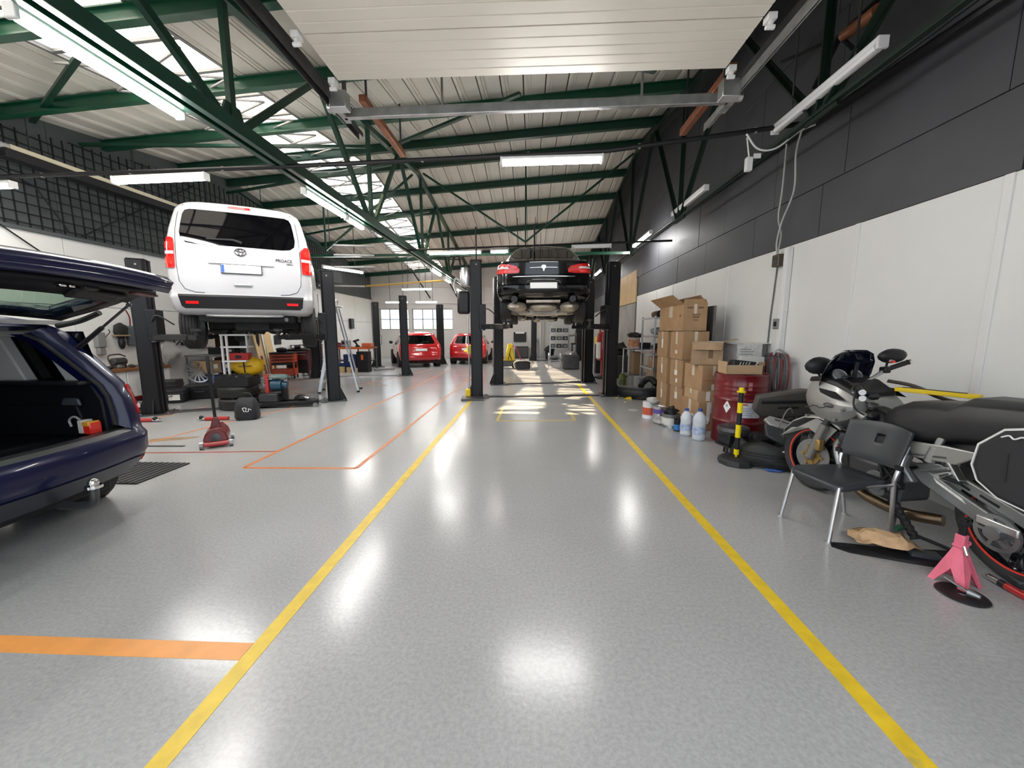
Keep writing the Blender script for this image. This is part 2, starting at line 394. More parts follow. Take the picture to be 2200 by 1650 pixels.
# skylight: translucent panes between bars, with a diagonal lattice below
SKY = bpy.data.materials.new('skylight_pane'); SKY.use_nodes = True; sn = SKY.node_tree.nodes; sn.remove(sn['Principled BSDF'])
a1 = sn.new('ShaderNodeBsdfTransparent'); a2 = sn.new('ShaderNodeBsdfTranslucent'); a3 = sn.new('ShaderNodeMixShader'); a3.inputs[0].default_value = .12
MILK = bpy.data.materials.new('sun_limiting_milky_pane'); MILK.use_nodes = True; mn_ = MILK.node_tree.nodes; mn_.remove(mn_['Principled BSDF'])  # added: near panes scatter the sun so its floor strip starts further in
m1 = mn_.new('ShaderNodeBsdfTranslucent'); m1.inputs[0].default_value = (.9, .92, .95, 1); MILK.node_tree.links.new(m1.outputs[0], mn_['Material Output'].inputs[0])
for a, b in ((a1.outputs[0], a3.inputs[1]), (a2.outputs[0], a3.inputs[2]), (a3.outputs[0], sn['Material Output'].inputs[0])): SKY.node_tree.links.new(a, b)
y = YF
while y < YB:
    e = min(y + .8, YB)
    if y < 11.3 < e: e = 11.3
    for x0, x1 in ((SK0, (SK0 + SK1) / 2), ((SK0 + SK1) / 2, SK1)):
        B().hexa([(p, q, roofz(p, q) + .05) for p, q in ((x0 + .01, y + .01), (x1 - .01, y + .01), (x1 - .01, e - .01), (x0 + .01, e - .01))],
                 [(p, q, roofz(p, q) + .06) for p, q in ((x0 + .01, y + .01), (x1 - .01, y + .01), (x1 - .01, e - .01), (x0 + .01, e - .01))]).obj('skylight_pane', SKY if y > 7.0 else MILK, ce, sm=0)
    B().bar((SK0, y, roofz(SK0, y) + .03), (SK1, y, roofz(SK1, y) + .03), .05, .04).obj('glazing_bar', GREYP, ce)
    if 5 < y:
        for s_ in (0, 1):
            p, q = (SK0, SK1) if s_ else (SK1, SK0)
            B().bar((p, y, roofz(p, y) - .1), (q, e, roofz(q, e) - .1), .025, .025).obj('lattice_bar', GREYP, ce)
    y = e
for x in (SK0, (SK0 + SK1) / 2, SK1):
    for ya, yb in ((YF, 11.3), (11.3, YB)):
        B().bar((x, ya, roofz(x, ya) + .03), (x, yb, roofz(x, yb) + .03), .05, .05).obj('glazing_bar', GREYP, ce)
# purlins: green I sections right across the roof
def purlin(y, x0=XL, x1=3.0, h=.19):
    z0, z1 = roofz(x0, y) - .01, roofz(x1, y) - .01
    b = B()
    for dz, wd, hh in ((-.012, .11, .018), (-h / 2, .03, h - .02), (-h + .01, .11, .018)):
        b.bar((x0, y, z0 + dz), (x1, y, z1 + dz), wd, hh)
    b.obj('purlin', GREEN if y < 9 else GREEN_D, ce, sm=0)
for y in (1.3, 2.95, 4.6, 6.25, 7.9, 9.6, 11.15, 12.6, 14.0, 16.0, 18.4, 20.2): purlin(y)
# ---------------------------------------------------------------- trusses, overhead door, lamps, conduits
def truss(x, label, m, ch=.15, zb=3.5):
    t = thing('roof_truss', label, 'truss', (x, 0, 0))
    B().box(-.03 - ch / 2, -.03, .2, 20.7, zb, 3.64).box(.03, .03 + ch / 2, .2, 20.7, zb, 3.64).box(-.03, .03, .2, 20.7, 3.6, 3.64).obj('bottom_chord', m, t, bev=.004, seg=1)
    for ya, yb in ((.2, 11.3), (11.3, 20.7)):
        B().bar((0, ya, roofz(x, ya) - .26), (0, yb, roofz(x, yb) - .26), .11, .10).obj('top_chord', m, t)
    nodes = [.6, 4.28, 7.9, 11.6, 15.3, 19]
    for y in nodes:
        B().prism([(y - .22, 3.55), (y + .22, 3.55), (y + .1, 3.82), (y - .1, 3.82)], -.012, .012, M=MX(((0, 0, 1, 0), (1, 0, 0, 0), (0, 1, 0, 0), (0, 0, 0, 1)))).obj('gusset_plate', m, t, sm=0)
        for dy in (-1.75, 0, 1.75):
            if not .3 < y + dy < 20.6: continue
            b = B(); tp = (0, y + dy, roofz(x, y + dy) - .28); bt = (0, y + dy * .06, 3.62)
            k = .085 if dy else .075
            b.bar((-.02, bt[1], bt[2]), (-.02, tp[1], tp[2]), .02, k, up=(1, 0, 0)); b.bar((.01, bt[1], bt[2]), (.01, tp[1], tp[2]), k, .02, up=(1, 0, 0))
            b.obj('web_member', m, t, sm=0)
    return t
truss(-3.2, 'green steel roof truss whose lower chord carries the lit tube lamps past the white van', GREEN_D)
truss(2.9, 'green roof truss coloured shade-dark, running along the anthracite wall', mat('shaded_green_enamel', (.004, .015, .010), .45), .012, 3.595)  # near-black colour carries the shade this truss stands in
for x0, x1, xv, zv, nm in ((-3.05, 2.8, -.15, 3.95, 'between the white van and the black car'), (-8.55, -3.35, -6.0, 3.78, 'behind the white van')):
    t = thing('cross_brace', 'thin green V-shaped brace under the ridge ' + nm, 'brace', (0, 11.3, 0))
    B().bar((x0, 0, roofz(x0, 11.3) - .3), (xv, 0, zv), .05, .05).obj('diagonal_rod', GREEN_D, t)
    B().bar((x1, 0, roofz(x1, 11.3) - .3), (xv, 0, zv), .05, .05).obj('diagonal_rod', GREEN_D, t)
    B().bar((xv, 0, roofz(xv, 11.3) - .2), (xv, 0, zv - .1), .04, .04).obj('drop_rod', GREEN_D, t)
    B().bar((x0, 0, 3.62), (x1, 0, 3.62), .07, .07).obj('tie_bar', GREEN, t)
for a, b in (((-8.6, 6.7, 5.0), (-5.9, 5.2, 4.95)), ((-8.6, 7.4, 4.95), (-3.3, 8.3, 5.2)), ((-8.6, 3.2, 4.7), (-3.3, 4.2, 4.9)), ((-5.0, 2.2, 4.8), (-3.3, 4.2, 4.95)), ((-8.6, 11.0, 5.3), (-3.3, 9.6, 5.4)), ((-3.2, 4.4, 5.0), (2.0, 6.9, 5.6)), ((-3.2, 9.0, 5.5), (-.2, 7.2, 5.5)), ((-8.6, 14.5, 5.0), (-3.3, 12.9, 5.3)), ((-8.6, 16.9, 4.6), (-3.3, 18.5, 4.8))):
    B().bar(a, b, .07, .05).obj('roof_brace', GREEN_D, ce, sm=0)
for x, yy in ((-5.4, 19.4), (-3.9, 19.4)):
    B().bar((x - .35, 18.6, 4.4), (x, 20.7, 3.2), .05, .05).obj('roof_strut', BLACKP, ce, sm=0)

# overhead sectional door, open under the roof
d = thing('sectional_door', 'white ribbed sectional gate parked open under the roof on grey tracks', 'gate', (0, 0, 3.9))
y = .5
while y < 4.0:
    b = B(); e = y + .595
    pr = [(y, .045), (y, 0)]
    for k in range(5):
        a = y + .595 * k / 5; c = y + .595 * (k + 1) / 5
        pr += [(a + .004, 0), (c - .012, 0), (c - .008, .008), (c - .003, .008)]
    pr += [(e - .003, .045)]
    b.loft([[(x, q, z) for q, z in pr] for x in (1.84, -1.93)]).obj('door_panel', DOORW, d, sm=0)
    for x in (-1.99, 1.90):
        B().box(x - .035, x + .035, e - .035, e + .045, -.03, .02).box(x - .012, x + .012, e - .02, e + .02, -.07, -.03).cyl((x - .035, e, -.07), (x + .035, e, -.07), .018, 10).obj('hinge_roller', LAMPW, d, bev=.003)
    y = e + .004
for s_ in (-1, 1):
    x = 2.12 * s_ if s_ > 0 else -2.16
    B().box(x - .03, x + .03, -.2, 5.1, .0, .012).box(x - .03, x - .022, -.2, 5.1, -.07, .0).box(x + .022, x + .03, -.2, 5.1, -.04, .0).obj('track', GALV if s_ > 0 else STEEL_D, d)
    B().box(x + s_ * .06 - .03, x + s_ * .06 + .03, -.2, 4.6, .05, .16).obj('carrier_rail', STEEL_D, d)
    b = B(); b.box(x - .1 * s_ - .09, x - .1 * s_ + .09, 4.3, 4.42, -.12, .05).box(x - .05, x + .05, 4.42, 4.75, -.06, .0).cyl((x - .14 * s_, 4.5, -.02), (x + .1 * s_, 4.5, -.02), .05, 12)
    b.obj('end_bracket', ALU, d, bev=.006)
    B().bar((x, 4.7, .0), (x, 4.7, 1.1), .04, .03).obj('hanger', STEEL_D, d)
    B().bar((x, 1.6, .1), (x, 1.6, 1.0), .04, .03).obj('hanger', STEEL_D, d)
B().box(-.05, .05, 3.02, 3.1, -.02, 0).box(-.065, -.04, 3.0, 3.12, -.035, 0).box(.04, .065, 3.0, 3.12, -.035, 0).obj('lock_plate', ALU, d, bev=.003)
b = B(); b.hexa([(-2.15, 4.62, -.06), (2.1, 4.52, -.06), (2.1, 4.58, -.06), (-2.15, 4.68, -.06)], [(-2.15, 4.62, .04), (2.1, 4.52, .04), (2.1, 4.58, .04), (-2.15, 4.68, .04)])
b.obj('cross_bar', GALV, d, bev=.006)
for x, zz in ((-1.0, 1.45), (1.2, 1.55)): B().bar((x, 4.6, 0), (x, 4.6, zz), .025, .012).obj('hanger', GALV, d)
for x, ya, yb, nm in ((-2.33, 5.6, 7.3, 'beside the middle truss'), (2.44, 5.2, 6.75, 'near the anthracite wall')):
    t = thing('brown_rail', 'rust-brown square rail slung under the roof purlins ' + nm, 'rail', (x, ya, 4.6))
    B().box(-.05, .05, 0, yb - ya, -.05, .05).obj('rail_tube', RUST, t, bev=.01)
    for yy in (.15, yb - ya - .1): B().bar((0, yy, .04), (0, yy, roofz(x, ya + yy) - 4.6 - .2), .03, .012).obj('hanger', STEEL_D, t)

# ---- tube lamps
def lamp(p0, p1, on, label, group=None, drop=None):
    p0 = V(p0); p1 = V(p1); L_ = (p1 - p0).length; c = (p0 + p1) / 2
    t = thing('tube_lamp', label, 'lamp', c, math.atan2((p1 - p0).y, (p1 - p0).x), group)
    h = L_ / 2
    B().box(-h, h, -.045, .045, .0, .04).obj('housing', LAMPW, t, bev=.01)
    pr = [(.038, .0), (.042, -.02), (.03, -.045), (0, -.052), (-.03, -.045), (-.042, -.02), (-.038, .0)]
    B().loft([[(x, q, z) for q, z in pr] for x in (h - .03, -h + .03)]).obj('diffuser', [TUBE_OFF, TUBE_ON, TUBE_DIM][on], t)
    for s_ in (-1, 1): B().box(s_ * h - .015, s_ * h + .015, -.046, .046, -.055, .042).obj('end_cap', LAMPW, t, bev=.008)
    if drop:
        drop = roofz(c.x, c.y) - c.z - .01
        for s_ in (-.6, .6): B().bar((s_ * h, 0, .03), (s_ * h, 0, drop), .02, .01).obj('hanger', STEEL_D, t)
    return t
lamp((-3.36, 2.6, 3.5), (-3.36, 3.8, 3.46), 1, 'lit tube lamp over the blue car, largest along the green truss chord')
lamp((-3.33, 5.75, 3.47), (-3.33, 6.95, 3.47), 1, 'lit tube lamp on the truss chord above the white van roof corner')
lamp((-3.33, 7.05, 3.46), (-3.33, 7.7, 3.46), 1, 'short lit tube lamp end to end with the one by the van roof')
lamp((-3.33, 13.0, 3.5), (-3.33, 14.3, 3.48), 1, 'lit tube lamp far along the truss chord, above the parked red cars')
lamp((-3.33, 15.0, 3.46), (-3.33, 16.0, 3.44), 1, 'lit tube lamp on the truss chord just before the silver lift motor')
lamp((-3.33, 17.4, 3.35), (-3.33, 18.6, 3.3), 1, 'lit tube lamp furthest along the truss chord, by the back wall')
lamp((2.85, 3.58, 3.76), (2.85, 4.95, 3.76), 0, 'large unlit white tube lamp hanging by the dark wall over the motorcycle', drop=1.4)
lamp((2.9, 6.82, 3.78), (2.9, 8.27, 3.8), 0, 'unlit white tube lamp on the dark wall above the cardboard boxes')
lamp((2.9, 9.75, 3.8), (2.9, 11.25, 3.82), 1, 'lit tube lamp on the dark wall above the shelf rack')
lamp((2.9, 16.2, 3.92), (2.9, 17.65, 3.95), 1, 'lit tube lamp on the dark wall beyond the black lift column')
lamp((-.36, 4.96, 3.47), (.85, 4.93, 3.49), 1, 'lit tube lamp crossing above the black car on the first conduit')
lamp((-5.55, 5.13, 3.42), (-4.22, 5.06, 3.42), 1, 'lit tube lamp on the first conduit in front of the netting')
lamp((-8.4, 5.26, 3.42), (-7.1, 5.2, 3.42), 1, 'lit tube lamp on the first conduit above the open blue hatch')
lamp((-2.6, 10.0, 3.42), (-1.25, 9.9, 3.42), 1, 'lit tube lamp on the second conduit beside the black car roof')
lamp((-1.0, 9.89, 3.42), (-.56, 9.85, 3.42), 1, 'very short lit tube lamp touching the black car roof in view')
lamp((1.0, 9.58, 3.44), (1.9, 9.48, 3.44), 0, 'unlit tube lamp behind the black car towards the dark wall')
lamp((-5.75, 17.2, 3.3), (-4.4, 17.1, 3.3), 2, 'lit tube lamp hung over the red cars below the yellow pipe', drop=1.3)
lamp((-7.1, 18.7, 2.85), (-6.0, 18.7, 2.85), 2, 'lit tube lamp over the back window with three panes across', drop=1.4)
lamp((-5.6, 18.7, 2.85), (-4.55, 18.7, 2.85), 2, 'lit tube lamp over the back window with four panes across', drop=1.4)
lamp((-.75, 15.3, 3.2), (.4, 15.25, 3.2), 1, 'lit tube lamp seen below the lifted black car bumper corner', drop=1.8)
lamp((-.8, 17.9, 2.95), (.4, 17.9, 2.95), 2, 'lower lit tube lamp seen past the black car, before the back wall', drop=1.6)
lamp((-6.3, 11.6, 3.4), (-5.6, 12.8, 3.36), 1, 'lit tube lamp beyond the white van tail lamp, near the ladder', drop=1.6)

# ---- conduits and cables
def run(name, label, cat, pts, r, m, n=8, clips=0, group=None):
    t = tag(B().tube(pts, r, n).obj(name, m), label, cat, group)
    for k in range(clips):
        q = (k + .5) / clips; x_ = lerp(pts[0][0], pts[-1][0], q); p = V((x_, ip([(a[0], a[1]) for a in pts], x_), ip([(a[0], a[2]) for a in pts], x_)))
        B().cb(p, (.03, .03, .05)).obj('clip', LAMPW, t)
    return t
run('conduit_pipe', 'black conduit crossing the hall above the white van and the black car', 'conduit', [(-8.6, 5.27, 3.53), (-3.2, 5.03, 3.5), (.9, 4.95, 3.57), (2.2, 4.88, 3.68), (3.26, 4.95, 3.83)], .028, BLACKP, clips=9)
run('conduit_pipe', 'black conduit crossing the hall further on, level with the black car roof', 'conduit', [(-3.2, 10.06, 3.5), (3.3, 9.4, 3.52)], .025, BLACKP)
run('conduit_pipe', 'long black conduit along the dark wall above the motorcycle and boxes', 'conduit', [(3.33, .5, 3.64), (3.33, 3.2, 3.76), (3.33, 5.6, 3.89), (3.33, 16, 4.12)], .042, BLACKP)
run('power_cable', 'grey cable dropping down the dark wall to the old metal socket box', 'cable', smooth_path([(3.33, 5.5, 3.85), (3.34, 5.52, 3.3), (3.34, 5.55, 2.95), (3.34, 5.46, 2.7), (3.34, 5.5, 2.45)]), .011, LTGREY)
run('power_cable', 'grey cable swinging away from the pipe before joining its twin', 'cable', smooth_path([(3.28, 5.15, 3.84), (3.27, 5.2, 3.6), (3.34, 5.28, 3.2), (3.31, 5.42, 2.85), (3.30, 5.47, 2.6), (3.31, 5.46, 2.46)]), .011, LTGREY)
t = thing('socket_box', 'old brown metal socket box at the end of the two wall cables', 'box', (3.36, 5.49, 2.38))
B().box(-.05, .035, -.07, .07, -.09, .07).obj('body', mat('brown_metal', (.12, .10, .075), .5, .4), t, bev=.01)
B().box(-.06, -.05, -.04, .04, -.06, .03).obj('cover', STEEL_D, t, bev=.004)
t = thing('switch_box', 'small grey switch box with a short pipe on the white wall', 'switch', (3.36, 5.36, 1.52))
B().box(-.05, .035, -.06, .06, -.07, .07).obj('body', GREYP, t, bev=.01)
B().tube(smooth_path([(-.02, 0, .07), (-.02, -.02, .13), (0, -.07, .17), (.01, -.13, .17)]), .012).obj('cable', LAMPW, t)
B().box(-.056, -.05, -.025, .025, -.03, .03).obj('rocker', PLASTIC, t)
t = thing('wall_duct', 'white vertical cable duct on the white wall between the boxes and the motorcycle', 'duct', (3.36, 5.3, 0))
B().box(-.03, .035, -.04, .04, .05, 2.5).obj('body', WHITE, t, bev=.006)
B().box(-.036, -.03, -.035, .035, .05, 2.5).obj('cover', LAMPW, t, bev=.004)
run('power_lead', 'thin dark cord hanging straight down the white wall from the socket box', 'cord', [(3.385, 5.55, 2.3), (3.385, 5.6, 1.6), (3.385, 5.62, .5)], .008, STEEL_D, 6)
t = thing('hanging_plug', 'white plug box dangling on a looped cable under the first conduit', 'plug', (2.5, 4.80, 3.34))
B().box(-.035, .035, -.03, .03, -.09, .06).obj('body', LAMPW, t, bev=.008)
B().tube(smooth_path([(0, 0, .06), (-.02, 0, .16), (-.03, .02, .28)]), .008).obj('cord', LAMPW, t)
B().box(.05, .13, -.005, .005, .05, .10).obj('tag_sheet', PAPER, t)
run('looped_cable', 'white cable slung in loops along the first conduit towards the dark wall', 'cable', smooth_path([(2.46, 4.82, 3.66), (2.6, 4.82, 3.50), (2.8, 4.82, 3.50), (3.05, 4.84, 3.68), (3.24, 4.86, 3.76)]), .01, LAMPW)
t = thing('alarm_bell', 'round rusty red alarm lamp in a wire cage high on the dark wall', 'alarm', (2.9, 3.0, 4.28))
B().lathe([(0, -.06), (.06, -.055), (.08, 0), (.07, .05), (0, .06)], 16).obj('dome', REDD, t)
for k in range(4): B().tube([(.1 * cos(a) * cos(k * pi / 4), .1 * cos(a) * sin(k * pi / 4), .1 * sin(a)) for a in [2 * pi * j / 16 for j in range(16)]], .004, 5, closed=True).obj('cage_wire', STEEL, t)
B().tube(smooth_path([(0, 0, .06), (.03, .05, .2), (-.06, .1, .3), (.0, .1, 1.0)]), .02).obj('stem', STEEL_D, t)
t = thing('pipe_hanger', 'black angled bracket holding a stub of brown pipe by the dark wall', 'bracket', (3.05, 4.35, 4.32))
for p in ((-.1, .75, .25), (.1, -.5, .1), (0, .3, -.3), (.05, -.25, -.35)): B().bar((0, 0, 0), p, .05, .02).obj('arm', BLACKP, t)
B().cyl((0, -.05, -.03), (0, -.42, -.08), .05, 12).obj('pipe_stub', RUST, t)
# heater strip on the left
t = thing('heater_strip', 'long cream and black heater strip hung in front of the netting', 'heater', (-8.2, 6.0, 4.22))
B().box(-.08, .08, 0, 6.5, .02, .10).obj('cream_cover', mat('cream_paint', (.66, .60, .45), .4), t, bev=.01)
B().box(-.10, .12, -.1, 6.5, -.12, .015).obj('black_reflector', BLACKP, t, bev=.01)
B().tube(smooth_path([(0, 0, .05), (0, -.5, .07), (.02, -1.1, .2), (0, -1.9, .3)]), .06, 10).obj('flue_pipe', LTGREY, t)
for yy in (.3, 2.0, 3.8, 5.8): B().bar((0, yy, .08), (0, yy, roofz(-8.2, 6 + yy) - 4.22), .015, .015).obj('hanger', STEEL_D, t)
run('yellow_pipe', 'thin yellow pipe hung across the hall over the red cars', 'pipe', [(-7.3, 17.0, 3.42), (-3.5, 16.6, 3.6)], .04, mat('ochre_yellow_pipe', (.55, .36, .08), .4))
run('grey_pipe', 'pale grey pipe continuing the yellow one towards the left wall', 'pipe', [(-8.6, 15.4, 3.27), (-7.35, 16.95, 3.4)], .035, LTGREY)
# ---------------------------------------------------------------- vehicles
NAVY = mat('navy_car_paint', (.0028, .0055, .042), .28, .1, coat=.35, spec=.3)
CARW = mat('white_car_paint', (.47, .47, .49), .3, coat=.4)
CARB = mat('black_car_paint', (.003, .003, .0035), .12, coat=.5, spec=.3)
CARR = mat('red_car_paint', (.46, .010, .014), .2, .1, coat=1)
LENS = mat('red_lens', (.60, .012, .010), .12, coat=1)
LENS_L = mat('bright_red_lens', (.85, .03, .02), .15, coat=1)
LENS_C = mat('clear_lens', (.72, .66, .66), .1, coat=1)
PLATE = mat('plate_white', (.86, .86, .86), .4)
UNDER = mat('underbody_black', (.012, .012, .012), .7, var=.3, vs=6)
HEAT = mat('grimy_alloy', (.34, .30, .25), .45, .6, var=.25, vs=7)
INT_D = mat('black_trim', (.006, .006, .009), .55, spec=.25)
INT_G = mat('light_grey_trim', (.46, .46, .45), .5)
TINT = bpy.data.materials.new('green_tinted_glass'); TINT.use_nodes = True
tn_ = TINT.node_tree.nodes; tn_.remove(tn_['Principled BSDF'])
t1 = tn_.new('ShaderNodeBsdfTransparent'); t1.inputs[0].default_value = (.34, .46, .38, 1); t2 = tn_.new('ShaderNodeBsdfGlossy'); t2.inputs['Roughness'].default_value = .02; t3 = tn_.new('ShaderNodeMixShader'); t3.inputs[0].default_value = .10
for a, b in ((t1.outputs[0], t3.inputs[1]), (t2.outputs[0], t3.inputs[2]), (t3.outputs[0], tn_['Material Output'].inputs[0])): TINT.node_tree.links.new(a, b)

class Shell:
    """car skin from tables over height z: half width, rear y, rear bulge, corner radius, front y"""
    def __init__(s, W, YR, BU, RC, YFr, FC=.35, tp=.06): s.W, s.YR, s.BU, s.RC, s.YF, s.FC, s.tp = W, YR, BU, RC, YFr, FC, tp
    def half(s, z):
        W, yr, bu, rc, yf = (ip(t, z) for t in (s.W, s.YR, s.BU, s.RC, s.YF)); out = []
        rc = min(rc, W * .6)
        for k in range(6):
            x = (W - rc) * k / 5; out.append((x, yr + bu * (x / W) ** 2))
        y0 = out[-1][1]
        for k in range(1, 6):
            a = pi / 2 * k / 5; out.append((W - rc + rc * sin(a), y0 + rc * (1 - cos(a))))
        ya = y0 + rc; fc = min(s.FC, W * .6, (yf - ya) * .3)
        yb = yf - fc
        for k in range(1, 9):
            y = lerp(ya, yb, k / 8); t = max(0, (k / 8 - .55) / .45)
            out.append((W * (1 - s.tp * t * t), y))
        xe = out[-1][0]
        for k in range(1, 5):
            a = pi / 2 * k / 4; out.append((xe - fc + fc * cos(a), yb + fc * sin(a)))
        out.append((0, yf + .06))
        return out
    def at(s, z, u):
        """point at arc length |u| from the rear centre, on the side of u's sign, and its outward normal"""
        h = s.half(z); d = abs(u); sg = 1 if u >= 0 else -1
        for (x0, y0), (x1, y1) in zip(h, h[1:]):
            l = math.hypot(x1 - x0, y1 - y0)
            if d <= l or l > 1.2:
                t = d / l; n = V((y1 - y0, -(x1 - x0), 0)).normalized()
                return V((sg * lerp(x0, x1, t), lerp(y0, y1, t), z)), V((sg * n.x, n.y, 0))
            d -= l
        return V((0, h[-1][1], z)), V((0, 1, 0))
    def body(s, zs, hole=None):
        b = B(); rings = []
        for z in zs:
            h = s.half(z); rings.append([(x, y, z) for x, y in h] + [(-x, y, z) for x, y in reversed(h[1:-1])])
        if not hole: return b.loft(rings)
        n = len(rings[0]); b.v = [p for r in rings for p in r]
        for i in range(len(rings) - 1):
            for j in range(n):
                k = (j + 1) % n; f = (i * n + j, i * n + k, (i + 1) * n + k, (i + 1) * n + j)
                c = sum((V(b.v[q]) for q in f), V()) / 4
                if hole(c, j if j < n / 2 else n - 1 - j): continue
                b.f.append(f); b.m.append(0)
        b.f.append(tuple(range(n - 1, -1, -1))); b.m.append(0); b.f.append(tuple((len(rings) - 1) * n + j for j in range(n))); b.m.append(0)
        return b
    def patch(s, rows, nu=10, off=.006, deep=.02, b=None, mi=0):
        """raised panel: rows of (z, u0, u1)"""
        b = b or B(); g = []
        def row(r, o):
            return [(lambda pn: pn[0] + pn[1] * o)(s.at(r[0], lerp(r[1], r[2], k / nu))) for k in range(nu + 1)]
        core = [row(r, off) for r in rows]
        g = [[p for p in row(rows[0], -deep)]] + core + [row(rows[-1], -deep)]
        full = []
        for i, r in enumerate(g):
            rr = rows[min(max(i - 1, 0), len(rows) - 1)]
            a, c = s.at(rr[0], rr[1]), s.at(rr[0], rr[2])
            full.append([a[0] - a[1] * deep] + r + [c[0] - c[1] * deep])
        return b.grid(full, mi)
    def line(s, pts, r, off=.004, n=6):
        return B().tube([(lambda pn: pn[0] + pn[1] * off)(s.at(z, u)) for z, u in pts], r, n)
def wheel(par, x, y, z, r, wd, rim_m, spokes=5, side=1):
    """tyre with grooves and a spoked rim; axle along x"""
    M_ = TR(x, y, z, 0, pi / 2 * side, 0); h = wd / 2
    g = .35 * h; pr = [(r * .62, -h * .9), (r * .80, -h), (r * .93, -h * .98), (r, -h * .72)]
    for k in range(4):
        c = -h * .55 + k * h * .37; pr += [(r, c - .012), (r - .009, c - .008), (r - .009, c + .008), (r, c + .012)]
    pr += [(r, h * .72), (r * .93, h * .98), (r * .80, h), (r * .62, h * .9), (r * .6, 0)]
    t = B().lathe(pr, 40, M=M_, closed=True).obj('tyre', TYRE, par)
    b = B().lathe([(r * .60, -h * .85), (r * .64, -h * .85), (r * .64, h * .9), (r * .60, h * .88)], 32, M=M_, closed=True)
    b.lathe([(.0, h * .5), (r * .16, h * .5), (r * .16, h * .62), (.0, h * .62)], 16, M=M_)
    for k in range(spokes):
        a = 2 * pi * k / spokes
        b.bar((r * .1 * cos(a), r * .1 * sin(a), h * .55), (r * .62 * cos(a), r * .62 * sin(a), h * .68), r * .17, .03, M=M_)
    b.obj('rim', rim_m, t)
    B().lathe([(0, -h * .3), (r * .45, -h * .3), (r * .45, h * .1), (0, h * .1)], 20, M=M_).obj('brake_disc', STEEL_D, t)
    return t
def text(s, body, size, M_, m, par, name='lettering', ext=.001, align='CENTER'):
    c = bpy.data.curves.new(name, 'FONT'); c.body = body; c.size = size; c.extrude = ext; c.align_x = align; c.align_y = 'CENTER'; c.resolution_u = 3
    tmp = bpy.data.objects.new(name, c); me = bpy.data.meshes.new_from_object(tmp); bpy.data.objects.remove(tmp)
    me.materials.clear(); me.materials.append(m)
    o = bpy.data.objects.new(name, me); COL.objects.link(o)
    if par is not None: o.parent = par
    o.matrix_local = M_
    return o
def txt(body, size, M_, m, par, **k): return text(None, body, size, M_, m, par, **k)
def face_out(p, n, up=(0, 0, 1)):
    """matrix whose z looks along n and y along up"""
    z = V(n).normalized(); x = V(up).cross(z).normalized(); y = z.cross(x)
    return MX(((x.x, y.x, z.x, p[0]), (x.y, y.y, z.y, p[1]), (x.z, y.z, z.z, p[2]), (0, 0, 0, 1)))
def plate(par, S, z, w_=.26, h=.056, blue=True, off=.03):
    p, n = S.at(z, 0)
    M_ = face_out((0, p.y - off, z), (0, -1, .0))
    pl_ = B().box(-w_, w_, -h, h, -.012, 0, M=M_).obj('number_plate', PLATE, par, bev=.004)
    B().box(-w_ - .008, w_ + .008, -h - .008, h + .008, -.03, -.008, M=M_).obj('plate_holder', PLASTIC, pl_)
    if blue: B().box(-w_ + .003, -w_ + .04, -h + .004, h - .004, 0, .001, M=M_).obj('plate_strip', mat('plate_blue', (.03, .12, .5), .4), pl_, sm=0)
    return pl_

# ---- white van, lifted
vx, vy, vh, vs_ = -4.78, 6.26, R(28), 1.06
van = thing('delivery_van', 'white delivery van raised on the black two-column lift with a dark tinted rear window', 'van', (vx, vy, 1.27), vh)
van.scale = (vs_, vs_, 1.18)
S = Shell(W=[(.36, .86), (.42, .93), (.60, .965), (.8, .96), (1.0, .955), (1.3, .945), (1.55, .90), (1.78, .83), (1.86, .78), (1.92, .66), (1.945, .45)],
          YR=[(.36, .12), (.42, .02), (.60, -.02), (.64, .03), (.9, .03), (1.25, .05), (1.5, .10), (1.8, .18), (1.88, .22), (1.92, .32), (1.945, .6)],
          BU=[(.36, .08), (.7, .05), (1.8, .06), (1.95, .1)], RC=[(.36, .14), (.6, .16), (1.0, .12), (1.8, .13), (1.95, .25)],
          YFr=[(.36, 4.9), (.6, 5.0), (1.0, 4.9), (1.1, 4.6), (1.85, 3.6), (1.95, 3.2)])
S.body([.36, .39, .42, .5, .58, .61, .64, .75, .9, 1.05, 1.2, 1.35, 1.5, 1.65, 1.78, 1.84, 1.88, 1.91, 1.93, 1.945]).obj('body', CARW, van, sm=50)
S.patch([(1.30, -.56, .56), (1.315, -.68, .68), (1.36, -.74, .74), (1.45, -.755, .755), (1.58, -.735, .735), (1.70, -.71, .71), (1.755, -.68, .68), (1.775, -.62, .62)], 16, .004).obj('rear_window', GLASS_D, van)
S.patch([(1.835, -.14, .16), (1.865, -.13, .15)], 6, .012).obj('high_brake_light', LENS, van)
S.line([(.655, .50), (.66, .62), (.70, .74), (.80, .80), (1.0, .815), (1.25, .81), (1.5, .80), (1.7, .77), (1.83, .70)], .004, .001).obj('tailgate_seam', INT_D, van)
S.line([(.655, -.50), (.66, -.62), (.70, -.74), (.80, -.80), (1.0, -.815), (1.25, -.81), (1.5, -.80), (1.7, -.77), (1.83, -.70)], .004, .001).obj('tailgate_seam', INT_D, van)
